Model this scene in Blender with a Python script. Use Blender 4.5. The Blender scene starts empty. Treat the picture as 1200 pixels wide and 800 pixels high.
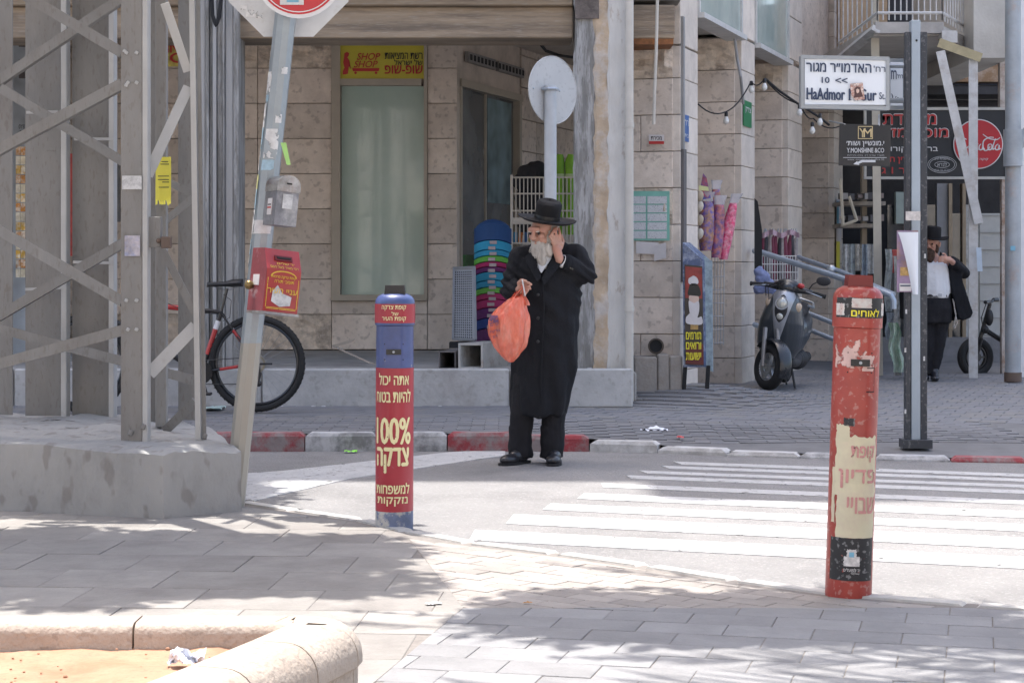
import bpy, bmesh, math, random
from mathutils import Vector, Matrix, Euler, noise
random.seed(7)
SC = bpy.context.scene
COL = SC.collection
PI = math.pi

# ---------------------------------------------------------------- camera, world, sun, exposure
CAMH = 1.27; F = 2190.0; CX = 600.0; HY = 315.0
cam = bpy.data.cameras.new('camera'); camo = bpy.data.objects.new('camera', cam); COL.objects.link(camo)
camo.location = (0, 0, CAMH); camo.rotation_euler = (PI/2, 0, 0)
cam.sensor_width = 36.0; cam.lens = 36.0*F/1200.0; cam.shift_y = -(400-HY)/1200.0
cam.clip_end = 2000; cam.clip_start = 0.1
SC.camera = camo
SUNV = Vector((-0.155, 0.235, 1.0)).normalized()      # towards the sun: high, behind the buildings and to the left
wd = bpy.data.worlds.new('World'); SC.world = wd; wd.use_nodes = True
nt = wd.node_tree
bg = nt.nodes['Background']; sky = nt.nodes.new('ShaderNodeTexSky'); sky.sky_type = 'NISHITA'; sky.sun_disc = False
sky.sun_elevation = math.asin(SUNV.z); sky.sun_rotation = math.atan2(SUNV.x, SUNV.y)
sky.air_density = 1.0; sky.dust_density = 4.0; sky.ozone_density = 1.0
nt.links.new(sky.outputs[0], bg.inputs[0]); bg.inputs[1].default_value = 0.14
sl = bpy.data.lights.new('sun', 'SUN'); sl.energy = 2.7; sl.angle = math.radians(0.53); sl.color = (1.0, 0.97, 0.93)
so = bpy.data.objects.new('sun', sl); COL.objects.link(so); so.rotation_euler = (-SUNV).to_track_quat('-Z', 'Y').to_euler()
SC.view_settings.view_transform = 'Standard'; SC.view_settings.look = 'None'
SC.view_settings.exposure = 1.56; SC.view_settings.gamma = 1.0
SC.view_settings.use_white_balance = True; SC.view_settings.white_balance_temperature = 6650; SC.view_settings.white_balance_tint = 10

# ---------------------------------------------------------------- materials
MATS = {}
def M(name, col, rough=0.7, metal=0.0, var=0.15, scale=6.0, bump=0.0, bscale=40.0, col2=None, patch=0.0,
      pscale=2.0, rnd=0.0, stretch=None, spec=0.5, coat=0.0, trans=0.0, alpha=1.0, emit=0.0, detail=6.0, thr=0.55, soft=0.08,
      chip=0.0, chipscale=30.0, speck=None, speckscale=200.0, speckamt=0.3):
    """procedural material: base colour broken by noise, an optional second colour in patches, bump, wear"""
    if name in MATS: return MATS[name]
    m = bpy.data.materials.new(name); m.use_nodes = True; t = m.node_tree; N = t.nodes; L = t.links
    p = N['Principled BSDF']; out = N['Material Output']
    tc = N.new('ShaderNodeTexCoord'); mp = N.new('ShaderNodeMapping'); L.new(tc.outputs['Object'], mp.inputs[0])
    if stretch: mp.inputs['Scale'].default_value = stretch
    oi = N.new('ShaderNodeObjectInfo')
    mul = N.new('ShaderNodeMath'); mul.operation = 'MULTIPLY'; mul.inputs[1].default_value = 37.0
    L.new(oi.outputs['Random'], mul.inputs[0]); L.new(mul.outputs[0], mp.inputs['Location'])
    n1 = N.new('ShaderNodeTexNoise'); n1.inputs['Scale'].default_value = scale; n1.inputs['Detail'].default_value = detail
    n1.inputs['Roughness'].default_value = 0.65
    L.new(mp.outputs[0], n1.inputs['Vector'])
    mr = N.new('ShaderNodeMapRange'); mr.inputs[1].default_value = 0.3; mr.inputs[2].default_value = 0.7
    mr.inputs[3].default_value = 1-var; mr.inputs[4].default_value = 1+var; L.new(n1.outputs[0], mr.inputs[0])
    src = None
    base = N.new('ShaderNodeRGB'); base.outputs[0].default_value = (*col, 1); src = base.outputs[0]
    if col2 is not None and patch > 0:
        n2 = N.new('ShaderNodeTexNoise'); n2.inputs['Scale'].default_value = pscale; n2.inputs['Detail'].default_value = 8
        n2.inputs['Roughness'].default_value = 0.7
        L.new(mp.outputs[0], n2.inputs['Vector'])
        r2 = N.new('ShaderNodeMapRange'); r2.inputs[1].default_value = thr-soft; r2.inputs[2].default_value = thr+soft
        r2.inputs[3].default_value = 0; r2.inputs[4].default_value = patch; L.new(n2.outputs[0], r2.inputs[0])
        mx = N.new('ShaderNodeMix'); mx.data_type = 'RGBA'; L.new(r2.outputs[0], mx.inputs[0]); L.new(src, mx.inputs[6])
        mx.inputs[7].default_value = (*col2, 1); src = mx.outputs[2]
    if speck is not None:
        n4 = N.new('ShaderNodeTexNoise'); n4.inputs['Scale'].default_value = speckscale; n4.inputs['Detail'].default_value = 2
        L.new(mp.outputs[0], n4.inputs['Vector'])
        r4 = N.new('ShaderNodeMapRange'); r4.inputs[1].default_value = 0.58; r4.inputs[2].default_value = 0.66
        r4.inputs[3].default_value = 0; r4.inputs[4].default_value = speckamt; L.new(n4.outputs[0], r4.inputs[0])
        mx = N.new('ShaderNodeMix'); mx.data_type = 'RGBA'; L.new(r4.outputs[0], mx.inputs[0]); L.new(src, mx.inputs[6])
        mx.inputs[7].default_value = (*speck, 1); src = mx.outputs[2]
    v = mr.outputs[0]
    if rnd > 0:
        r3 = N.new('ShaderNodeMapRange'); r3.inputs[3].default_value = 1-rnd; r3.inputs[4].default_value = 1+rnd
        L.new(oi.outputs['Random'], r3.inputs[0]); mm = N.new('ShaderNodeMath'); mm.operation = 'MULTIPLY'
        L.new(v, mm.inputs[0]); L.new(r3.outputs[0], mm.inputs[1]); v = mm.outputs[0]
    vm = N.new('ShaderNodeVectorMath'); vm.operation = 'SCALE'; L.new(src, vm.inputs[0]); L.new(v, vm.inputs['Scale'])
    L.new(vm.outputs[0], p.inputs['Base Color'])
    rr = N.new('ShaderNodeMapRange'); rr.inputs[3].default_value = max(0.02, rough*0.8); rr.inputs[4].default_value = min(1, rough*1.2)
    L.new(n1.outputs[0], rr.inputs[0]); L.new(rr.outputs[0], p.inputs['Roughness'])
    p.inputs['Metallic'].default_value = metal
    p.inputs['Specular IOR Level'].default_value = spec
    p.inputs['Coat Weight'].default_value = coat
    if trans: p.inputs['Transmission Weight'].default_value = trans
    if emit:
        L.new(vm.outputs[0], p.inputs['Emission Color']); p.inputs['Emission Strength'].default_value = emit
    if bump:
        n3 = N.new('ShaderNodeTexNoise'); n3.inputs['Scale'].default_value = bscale; n3.inputs['Detail'].default_value = 6
        L.new(mp.outputs[0], n3.inputs['Vector'])
        b = N.new('ShaderNodeBump'); b.inputs['Strength'].default_value = bump; b.inputs['Distance'].default_value = 0.012
        L.new(n3.outputs[0], b.inputs['Height']); L.new(b.outputs[0], p.inputs['Normal'])
    if alpha < 1: p.inputs['Alpha'].default_value = alpha
    if chip > 0:
        nc = N.new('ShaderNodeTexNoise'); nc.inputs['Scale'].default_value = chipscale; nc.inputs['Detail'].default_value = 6
        L.new(mp.outputs[0], nc.inputs['Vector'])
        rc = N.new('ShaderNodeMapRange'); e = 0.5+0.22*(1-2*chip)
        rc.inputs[1].default_value = e-0.02; rc.inputs[2].default_value = e+0.02; rc.inputs[3].default_value = 1; rc.inputs[4].default_value = 0
        L.new(nc.outputs[0], rc.inputs[0]); L.new(rc.outputs[0], p.inputs['Alpha'])
    MATS[name] = m; return m

stone   = M('limestone_cladding', (.70,.61,.53), .85, var=.13, scale=5, bump=.35, bscale=28, col2=(.50,.41,.34), patch=.65, pscale=1.6, rnd=.15, thr=.58, soft=.12, speck=(.22,.17,.14), speckscale=16, speckamt=.35)
stone_r = M('rough_limestone', (.66,.56,.46), .92, var=.25, scale=9, bump=.8, bscale=22, col2=(.27,.22,.18), patch=.75, pscale=6, rnd=.08, thr=.56)
mortar  = M('dark_mortar', (.40,.33,.28), .95, var=.2, bump=.3)
concrete= M('weathered_concrete', (.36,.345,.325), .9, var=.18, scale=4, bump=.5, bscale=30, col2=(.2,.18,.165), patch=.6, pscale=2.2, thr=.6, speck=(.5,.48,.46), speckscale=60, speckamt=.25)
conc_lt = M('pale_concrete', (.47,.465,.455), .88, var=.18, scale=3.5, bump=.4, bscale=26, col2=(.33,.31,.3), patch=.7, pscale=2.4, thr=.6, speck=(.25,.23,.2), speckscale=18, speckamt=.3)
conc_bm = M('stained_beam_concrete', (.34,.265,.19), .92, var=.2, scale=3, bump=.5, bscale=25, col2=(.19,.15,.115), patch=.85, pscale=2.2, stretch=(.4,2,5), thr=.53, speck=(.42,.38,.33), speckscale=20, speckamt=.35)
asphalt = M('bleached_asphalt', (.235,.23,.228), .95, var=.12, scale=1.2, bump=1.0, bscale=70, speck=(.33,.325,.32), speckscale=55, speckamt=.55, col2=(.165,.16,.16), patch=.6, pscale=.9)
roadpt  = M('worn_road_paint', (.48,.48,.48), .8, var=.10, scale=8, bump=.5, bscale=70, col2=(.34,.335,.33), patch=.8, pscale=7, thr=.62, soft=.05, chip=.13, chipscale=22)
paver_w = M('pinkish_paving', (.285,.268,.248), .92, var=.16, scale=3, bump=.5, bscale=50, rnd=.10, col2=(.215,.198,.185), patch=.7, pscale=1.8, speck=(.25,.22,.2), speckscale=120, speckamt=.3)
paver_b = M('pale_brick_paving', (.33,.30,.275), .92, var=.12, scale=5, bump=.4, bscale=80, rnd=.12, col2=(.26,.235,.215), patch=.5, pscale=2)
paver_g = M('grey_paving', (.26,.258,.262), .92, var=.12, scale=4, bump=.45, bscale=80, rnd=.10, col2=(.20,.198,.20), patch=.5, pscale=3)
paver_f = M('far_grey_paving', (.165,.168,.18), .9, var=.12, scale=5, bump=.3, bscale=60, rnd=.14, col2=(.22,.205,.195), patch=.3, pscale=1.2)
bedding = M('sandy_joint_bed', (.215,.195,.178), .97, var=.2, scale=20, bump=.3)
white_p = M('white_paint', (.75,.76,.78), .6, var=.06, scale=3, bump=.15, bscale=30, col2=(.48,.45,.4), patch=.35, pscale=3, thr=.62)
pole_g  = M('galvanised_steel', (.48,.52,.56), .42, .75, var=.12, scale=8, bump=.08, bscale=60, col2=(.33,.34,.35), patch=.5, pscale=5)
alu     = M('grey_painted_metal', (.42,.45,.49), .5, .2, var=.08, scale=5, col2=(.3,.31,.33), patch=.4, pscale=4)
pyl     = M('dusty_pylon_paint', (.245,.24,.232), .6, .15, var=.14, scale=3, bump=.2, bscale=30, col2=(.19,.165,.145), patch=.55, pscale=2.2, thr=.58, soft=.16, stretch=(1.5,1.5,.45), speck=(.13,.09,.07), speckscale=40, speckamt=.25)
pyl_e   = M('lit_pylon_paint', (.47,.468,.46), .55, .15, var=.08, scale=5, bump=.1, bscale=30, col2=(.36,.33,.3), patch=.5, pscale=7, thr=.66, soft=.05)  # paler copy of the pylon paint: bright lit edges put into the colour
black_p = M('black_plastic', (.018,.018,.02), .45, var=.2)
black_m = M('black_matt', (.02,.02,.022), .85, var=.2)
rubber  = M('tyre_rubber', (.022,.022,.023), .85, var=.2, bump=.2, bscale=90)
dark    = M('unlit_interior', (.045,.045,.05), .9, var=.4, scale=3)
glass_d = M('dark_shop_glass', (.035,.04,.043), .06, var=.2, spec=.8, coat=.5)
red_p   = M('red_paint', (.40,.03,.03), .5, var=.15)

# ---------------------------------------------------------------- mesh helpers
def P(px, py, Y): return Vector(((px-CX)/F*Y, Y, CAMH-(py-HY)/F*Y))
def G(px, py, z=0.0):
    Y = (CAMH-z)*F/(py-HY); return Vector(((px-CX)/F*Y, Y, z))
ROT = math.atan(.353)                                            # the arcade street runs off to the right by this angle
UX = Vector((math.cos(ROT), -math.sin(ROT), 0)); VY = Vector((math.sin(ROT), math.cos(ROT), 0))
FO = Vector((1.556, 17.0, 0))
def FR(a, b, z=0): return FO+UX*a+VY*b+Vector((0,0,z))          # a: out into the street, b: along the facade
def basis(o):
    m = Matrix.Identity(4)
    while o is not None: m = o.matrix_basis @ m; o = o.parent
    return m
class MB:
    def __init__(s): s.v = []; s.f = []
    def add(s, vs, fs, mat=None):
        k = len(s.v)
        s.v += [tuple(mat @ Vector(v)) if mat is not None else tuple(v) for v in vs]
        s.f += [tuple(i+k for i in f) for f in fs]; return s
    def box(s, c, d, mat=None, rot=None, ch=0.0):
        c = Vector(c); hx, hy, hz = d[0]/2, d[1]/2, d[2]/2
        R = Matrix.Identity(4)
        if rot is not None: R = Euler(rot).to_matrix().to_4x4()
        T = Matrix.Translation(c) @ R
        if mat is not None: T = mat @ T
        if ch <= 0:
            vs = [(x*hx, y*hy, z*hz) for x in (-1,1) for y in (-1,1) for z in (-1,1)]
            fs = [(0,1,3,2),(4,6,7,5),(0,4,5,1),(2,3,7,6),(0,2,6,4),(1,5,7,3)]
            return s.add(vs, fs, T)
        ch = min(ch, hx*.9, hy*.9, hz*.9)
        vs = []; idx = {}
        for x in (-1,1):
            for y in (-1,1):
                for z in (-1,1):
                    for a in range(3):
                        q = [x*(hx-ch), y*(hy-ch), z*(hz-ch)]; q[a] = (x*hx, y*hy, z*hz)[a]
                        idx[(x,y,z,a)] = len(vs); vs.append(q)
        fs = []
        for a in range(3):
            b, c2 = (a+1)%3, (a+2)%3
            for sg in (-1,1):
                l = []
                for (p, q) in ((-1,-1),(1,-1),(1,1),(-1,1)):
                    k = [0,0,0]; k[a] = sg; k[b] = p; k[c2] = q; l.append(idx[(*k, a)])
                fs.append(tuple(l if sg > 0 else l[::-1]))
        for a in range(3):
            b, c2 = (a+1)%3, (a+2)%3
            for p in (-1,1):
                for q in (-1,1):
                    k0 = [0,0,0]; k0[a] = -1; k0[b] = p; k0[c2] = q; k1 = list(k0); k1[a] = 1
                    l = [idx[(*k0,b)], idx[(*k1,b)], idx[(*k1,c2)], idx[(*k0,c2)]]
                    fs.append(tuple(l if p*q < 0 else l[::-1]))
        for x in (-1,1):
            for y in (-1,1):
                for z in (-1,1):
                    l = [idx[(x,y,z,0)], idx[(x,y,z,1)], idx[(x,y,z,2)]]
                    fs.append(tuple(l if x*y*z > 0 else l[::-1]))
        return s.add(vs, fs, T)
    def prism(s, poly, z0, z1, mat=None, inset=0.0, drop=0.0):
        """vertical prism over a counter-clockwise polygon; inset/drop chamfer the top edge"""
        n = len(poly); vs = [(x, y, z0) for x, y in poly]
        if inset > 0:
            cx = sum(p[0] for p in poly)/n; cy = sum(p[1] for p in poly)/n
            vs += [(x, y, z1-drop) for x, y in poly]
            for x, y in poly:
                d = math.hypot(x-cx, y-cy) or 1; k = max(0, 1-inset*1.3/d); vs.append((cx+(x-cx)*k, cy+(y-cy)*k, z1))
            fs = [tuple(range(n-1,-1,-1)), tuple(range(2*n, 3*n))]
            for i in range(n):
                j = (i+1)%n; fs += [(i, j, n+j, n+i), (n+i, n+j, 2*n+j, 2*n+i)]
        else:
            vs += [(x, y, z1) for x, y in poly]
            fs = [tuple(range(n-1,-1,-1)), tuple(range(n, 2*n))]
            for i in range(n):
                j = (i+1)%n; fs.append((i, j, n+j, n+i))
        return s.add(vs, fs, mat)
    def rings(s, rings, cap=True, closed=True, mat=None):
        n = len(rings[0]); vs = [p for r in rings for p in r]; fs = []
        for k in range(len(rings)-1):
            for i in range(n if closed else n-1):
                j = (i+1)%n; fs.append((k*n+i, k*n+j, (k+1)*n+j, (k+1)*n+i))
        if cap: fs += [tuple(range(n-1,-1,-1)), tuple(range((len(rings)-1)*n, len(rings)*n))]
        return s.add(vs, fs, mat)
    def lathe(s, prof, n=24, mat=None, cap=True, sx=1, sy=1):
        return s.rings([[(r*math.cos(2*PI*i/n)*sx, r*math.sin(2*PI*i/n)*sy, z) for i in range(n)] for r, z in prof], cap, True, mat)
    def tube(s, pts, r, n=8, mat=None, cap=True):
        pts = [Vector(p) for p in pts]; rs = r if isinstance(r, (list, tuple)) else [r]*len(pts)
        R = []; up = None
        for i, p in enumerate(pts):
            d = (pts[min(i+1, len(pts)-1)]-pts[max(i-1, 0)]).normalized()
            if up is None: up = Vector((0,0,1)) if abs(d.z) < .9 else Vector((1,0,0))
            a = d.cross(up)
            if a.length < 1e-5: a = d.orthogonal()
            a.normalize(); b = a.cross(d).normalized(); up = b
            R.append([tuple(p+(a*math.cos(2*PI*k/n)+b*math.sin(2*PI*k/n))*rs[i]) for k in range(n)])
        return s.rings(R, cap, True, mat)
    def torus(s, R, r, n=40, m=10, mat=None, flat=1.0):
        vs = []; fs = []
        for i in range(n):
            a = 2*PI*i/n
            for j in range(m):
                b = 2*PI*j/m; q = R+r*math.cos(b); vs.append((q*math.cos(a), r*flat*math.sin(b), q*math.sin(a)))
        for i in range(n):
            for j in range(m):
                fs.append((i*m+j, i*m+(j+1)%m, ((i+1)%n)*m+(j+1)%m, ((i+1)%n)*m+j))
        return s.add(vs, fs, mat)
    def ball(s, c, r, mat=None, n=16, m=10, rot=None):
        r = (r,r,r) if not isinstance(r, (list, tuple)) else r
        T = Matrix.Translation(Vector(c)) @ (Euler(rot).to_matrix().to_4x4() if rot else Matrix.Identity(4))
        if mat is not None: T = mat @ T
        rg = []
        for k in range(m+1):
            t = PI*k/m; q = max(math.sin(t), 1e-3)
            rg.append([(r[0]*q*math.cos(2*PI*i/n), r[1]*q*math.sin(2*PI*i/n), -r[2]*math.cos(t)) for i in range(n)])
        return s.rings(rg, True, True, T)
    def caps(s, p0, p1, r0, r1=None, n=14, mat=None):
        """tapered capsule"""
        r1 = r0 if r1 is None else r1; p0 = Vector(p0); p1 = Vector(p1); d = p1-p0; L = d.length or 1e-4
        q = d.to_track_quat('Z', 'Y').to_matrix().to_4x4(); T = Matrix.Translation(p0) @ q
        if mat is not None: T = mat @ T
        rg = []
        for k in range(6):
            t = PI/2*k/5; rg.append((max(r0*math.sin(t), 1e-4), -r0*math.cos(t)))
        for k in range(6):
            t = PI/2*k/5; rg.append((max(r1*math.cos(t), 1e-4), L+r1*math.sin(t)))
        return s.lathe(rg, n, T)
    def bar(s, a, b, w, t, mat=None, up=(0,1,0)):
        """flat bar from a to b, w wide across, t thick along `up`"""
        a = Vector(a); b = Vector(b); d = (b-a).normalized(); u = Vector(up); u = (u-d*u.dot(d)).normalized(); x = d.cross(u)
        vs = []
        for p in (a, b):
            for (i, j) in ((-1,-1),(1,-1),(1,1),(-1,1)): vs.append(tuple(p+x*(i*w/2)+u*(j*t/2)))
        return s.add(vs, [(3,2,1,0),(4,5,6,7),(0,1,5,4),(1,2,6,5),(2,3,7,6),(3,0,4,7)], mat)
    def angle(s, a, b, w, t, up=(0,1,0), side=1, mat=None):
        """L-section member"""
        a = Vector(a); b = Vector(b); d = (b-a).normalized(); u = Vector(up); u = (u-d*u.dot(d)).normalized(); x = d.cross(u)
        s.bar(a, b, w, t, mat, up); o = x*(side*(w/2-t/2))+u*(w/2+t/2-.0005)
        return s.bar(a+o, b+o, t, w-.001, mat, up)
    def quad(s, a, b, c, d, mat=None): return s.add([a,b,c,d], [(0,1,2,3)], mat)
    def grid(s, fn, nu, nv, thick=0.0):
        vs = [tuple(fn(i/nu, j/nv)) for j in range(nv+1) for i in range(nu+1)]
        fs = [(j*(nu+1)+i, j*(nu+1)+i+1, (j+1)*(nu+1)+i+1, (j+1)*(nu+1)+i) for j in range(nv) for i in range(nu)]
        return s.add(vs, fs)
    def mesh(s, name, mat=None, smooth=False, fixn=True):
        me = bpy.data.meshes.new(name); me.from_pydata(s.v, [], s.f)
        if fixn:
            bm = bmesh.new(); bm.from_mesh(me); bmesh.ops.recalc_face_normals(bm, faces=bm.faces); bm.to_mesh(me); bm.free()
        if mat is not None: me.materials.append(mat)
        if smooth: shade(me)
        me.update(); return me
    def build(s, name, mat, parent=None, world=False, smooth=False, **k):
        if world and parent is not None:
            inv = basis(parent).inverted(); s.v = [tuple(inv @ Vector(v)) for v in s.v]
        if parent is None and world:
            xs = [v[0] for v in s.v]; ys = [v[1] for v in s.v]; zs = [v[2] for v in s.v]
            o0 = Vector(((min(xs)+max(xs))/2, (min(ys)+max(ys))/2, min(zs))); s.v = [tuple(Vector(v)-o0) for v in s.v]
        o = bpy.data.objects.new(name, s.mesh(name, mat, smooth)); COL.objects.link(o); o.parent = parent
        if parent is None and world: o.location = o0
        for a, b in k.items(): o[a] = b
        return o
def shade(me, ang=35):
    me.polygons.foreach_set('use_smooth', [True]*len(me.polygons))
    try: me.set_sharp_from_angle(angle=math.radians(ang))
    except Exception: pass
def tag(o, label, cat, group=None):
    o['label'] = label; o['category'] = cat
    if group: o['group'] = group
    return o
def thing(name, loc, label, cat, group=None, rz=0.0, rot=None):
    o = bpy.data.objects.new(name, None); COL.objects.link(o); o.location = loc; o.empty_display_size = .2
    o.rotation_euler = rot if rot else (0,0,rz); return tag(o, label, cat, group)
def struct(o): o['kind'] = 'structure'; return o
def empty_part(name, parent, loc=(0,0,0)):
    o = bpy.data.objects.new(name, None); COL.objects.link(o); o.location = loc; o.parent = parent; return o
def copy_tree(o, parent=None):
    c = o.copy(); COL.objects.link(c); c.parent = parent
    for ch in list(o.children): copy_tree(ch, c)
    return c
def fuse(mb, name, mat, parent, voxel=.006, smooth=3, disp=None, world=False, **k):
    """one continuous surface out of overlapping solids"""
    o = mb.build(name, mat, parent, world, True)
    md = o.modifiers.new('r', 'REMESH'); md.mode = 'VOXEL'; md.voxel_size = voxel
    if smooth: sm = o.modifiers.new('s', 'SMOOTH'); sm.factor = .5; sm.iterations = smooth
    dg = bpy.context.evaluated_depsgraph_get()
    me = bpy.data.meshes.new_from_object(o.evaluated_get(dg)); o.modifiers.clear()
    old = o.data; o.data = me; bpy.data.meshes.remove(old)
    if disp:
        n = len(me.vertices); me.update(); nm = [v.normal.copy() for v in me.vertices]
        for i, v in enumerate(me.vertices): v.co += nm[i]*disp(v.co)
    me.polygons.foreach_set('use_smooth', [True]*len(me.polygons))
    if not me.materials: me.materials.append(mat)
    for a, b in k.items(): o[a] = b
    return o
BOXC = {}
def piece(name, parent, c, d, mat, rz=0.0, ch=.006, **k):
    """one block or tile; alike blocks share their mesh"""
    key = (round(d[0],3), round(d[1],3), round(d[2],3), round(ch,4), mat.name)
    if key not in BOXC: BOXC[key] = MB().box((0,0,0), d, ch=ch).mesh(name, mat)
    o = bpy.data.objects.new(name, BOXC[key]); COL.objects.link(o)
    Mw = Matrix.Translation(Vector(c)) @ Matrix.Rotation(rz, 4, 'Z')
    o.parent = parent; o.matrix_basis = basis(parent).inverted() @ Mw if parent else Mw
    for a, b in k.items(): o[a] = b
    return o
ROUGHC = {}
def rough_piece(name, parent, c, d, mat, rz=0.0, seed=0, amp=.02, **k):
    """a quarry-faced block: the two street faces are broken and uneven"""
    key = (round(d[0],3), round(d[1],3), round(d[2],3), seed, mat.name)
    if key not in ROUGHC:
        bm = bmesh.new(); bmesh.ops.create_cube(bm, size=1.0)
        bmesh.ops.subdivide_edges(bm, edges=bm.edges[:], cuts=7, use_grid_fill=True)
        for v in bm.verts:
            q = Vector((v.co.x*d[0], v.co.y*d[1], v.co.z*d[2])); e = max(abs(v.co.x), abs(v.co.z)) > .49
            n_ = noise.fractal(q*9+Vector((seed*7.1,0,0)), 1.0, 2.0, 4)
            v.co = q+Vector((0, -n_*amp*1.5*(0.2 if e else 1) if v.co.y < -.49 else 0, 0))
        me = bpy.data.meshes.new(name); bm.to_mesh(me); bm.free(); me.materials.append(mat); ROUGHC[key] = me
    o = bpy.data.objects.new(name, ROUGHC[key]); COL.objects.link(o)
    Mw = Matrix.Translation(Vector(c)) @ Matrix.Rotation(rz, 4, 'Z')
    o.parent = parent; o.matrix_basis = basis(parent).inverted() @ Mw if parent else Mw
    return o

# ---------------------------------------------------------------- lettering
def heb(s): return s[::-1]
TXC = {}; CHC = {}
def raw_text(s):
    d = bpy.data.curves.new('lettering', 'FONT'); d.body = s; d.resolution_u = 3
    o = bpy.data.objects.new('lettering', d); COL.objects.link(o)
    dg = bpy.context.evaluated_depsgraph_get(); dg.update()
    me = bpy.data.meshes.new_from_object(o.evaluated_get(dg))
    vs = [(v.co.x, v.co.y) for v in me.vertices]; fs = [tuple(p.vertices) for p in me.polygons]
    bpy.data.objects.remove(o); bpy.data.curves.remove(d); bpy.data.meshes.remove(me); return vs, fs
def width(vs): return max(v[0] for v in vs)-min(v[0] for v in vs)
def glyph(c):
    if c in CHC: return CHC[c]
    if '||' not in CHC: CHC['||'] = width(raw_text('||')[0])
    adv = width(raw_text('|'+c+'|')[0])-CHC['||']
    if c == ' ': CHC[c] = ([], [], adv)
    elif c == chr(1491):                                         # dalet drawn as a bar with a heel and a stem
        v, f = raw_text(chr(1512)); adv = width(raw_text('|'+chr(1512)+'|')[0])-CHC['||']+.04
        h = max(q[1] for q in v); x0 = min(q[0] for q in v); x1 = max(q[0] for q in v); t = .075
        CHC[c] = ([(x0,h-t),(x1+.05,h-t),(x1+.05,h),(x0,h),(x1-t-.02,0),(x1-.02,0),(x1-.02,h-t),(x1-t-.02,h-t)], [(0,1,2,3),(4,5,6,7)], adv)
    else: v, f = raw_text(c); CHC[c] = (v, f, adv)
    return CHC[c]
def text_mesh(s, bold=0):
    if s in TXC: return TXC[s]
    vs = []; fs = []; x = 0
    for c in s:
        v, f, adv = glyph(c); k = len(vs); vs += [(a+x, b) for a, b in v]; fs += [tuple(i+k for i in q) for q in f]; x += adv
    x0 = min(v[0] for v in vs); x1 = max(v[0] for v in vs); y0 = min(v[1] for v in vs); y1 = max(v[1] for v in vs)
    vs = [((a-x0)/(x1-x0), (b-y0)/(y1-y0)) for a, b in vs]
    TXC[s] = (vs, fs); return vs, fs
def text(s, fn, mat, parent, bold=.02, world=False, name='lettering', slant=0.0):
    """s: visual-order string; fn(u, v) -> point for u right, v up in 0..1"""
    vs, fs = text_mesh(s); mb = MB(); ex = fn(1,0)-fn(0,0) if isinstance(fn(0,0), Vector) else Vector(fn(1,0))-Vector(fn(0,0))
    ez = Vector(fn(0,1))-Vector(fn(0,0)); fw = ex.cross(ez).normalized(); bu = bold*.55*ez.length/max(ex.length,1e-6); bv = bold*.45
    for k, (du, dv) in enumerate(((0,0),(1,0),(-1,0),(0,1),(0,-1)) if bold > .012 else ((0,0),)):
        mb.add([tuple(Vector(fn(u+slant*v+du*bu, v+dv*bv))+fw*(.0002*k)) for u, v in vs], fs)
    inv = basis(parent).inverted() if world else None
    if inv: mb.v = [tuple(inv @ Vector(v)) for v in mb.v]
    me = bpy.data.meshes.new(name); me.from_pydata(mb.v, [], mb.f); me.materials.append(mat)
    o = bpy.data.objects.new(name, me); COL.objects.link(o); o.parent = parent; return o
def text_px(s, x0, y0, x1, y1, Y, mat, parent, bold=.02, slant=0.0):
    return text(s, lambda u, v: P(x0+(x1-x0)*u, y1+(y0-y1)*v, Y), mat, parent, bold, True, slant=slant)
def text_cyl(s, ang0, ang1, z0, z1, r, mat, parent, bold=.02, squeeze=1.0):
    """lettering wrapped on an upright cylinder; angle 0 faces -Y, positive to the right"""
    vs, fs = text_mesh(s); bw = bold*.55*(z1-z0)/(r*abs(ang1-ang0)); bh = bold*.45
    bm = bmesh.new()
    for k, (du, dv) in enumerate(((0,0),(1,0),(-1,0),(0,1),(0,-1)) if bold > .012 else ((0,0),)):
        bv = [bm.verts.new((u+du*bw, v+dv*bh, k*.0002)) for u, v in vs]
        for f in fs:
            try: bm.faces.new([bv[i] for i in f])
            except ValueError: pass
    for k in range(1, 14):
        bmesh.ops.bisect_plane(bm, geom=bm.verts[:]+bm.edges[:]+bm.faces[:], plane_co=(k/14,0,0), plane_no=(1,0,0))
    for v in bm.verts:
        a = ang0+(ang1-ang0)*v.co.x; rr = r+v.co.z; v.co = Vector((rr*math.sin(a), -rr*math.cos(a), z0+(z1-z0)*v.co.y))
    me = bpy.data.meshes.new('lettering'); bm.to_mesh(me); bm.free(); me.materials.append(mat)
    o = bpy.data.objects.new('lettering', me); COL.objects.link(o); o.parent = parent; return o
def sheet_cyl(parent, name, a0, a1, z0, z1, r, mat, edge=None, n=16, m=10):
    """a paper or paint wrap on a cylinder, edge(u, v) may push its outline for torn paper"""
    def fn(u, v):
        if edge: u, v = edge(u, v)
        a = a0+(a1-a0)*u; return (r*math.sin(a), -r*math.cos(a), z0+(z1-z0)*v)
    return MB().grid(fn, n, m).build(name, mat, parent, False, True)
def poly_px(pts, Y, name, mat, parent, th=0.002, dy=0.0):
    """a thin flat plate with a given outline at depth Y (pixel outline only sets its real size)"""
    q = [P(x, y, Y) for x, y in pts]; n = len(q); mb = MB()
    vs = [tuple(p+Vector((0,dy,0))) for p in q]+[tuple(p+Vector((0,dy+th,0))) for p in q]
    fs = [tuple(range(n)), tuple(range(2*n-1, n-1, -1))]+[(i, (i+1)%n, n+(i+1)%n, n+i) for i in range(n)]
    mb.add(vs, fs); return mb.build(name, mat, parent, True)
def rect_px(x0, y0, x1, y1, Y, name, mat, parent, th=.004, dy=0.0):
    return poly_px([(x0,y0),(x1,y0),(x1,y1),(x0,y1)], Y, name, mat, parent, th, dy)

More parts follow.
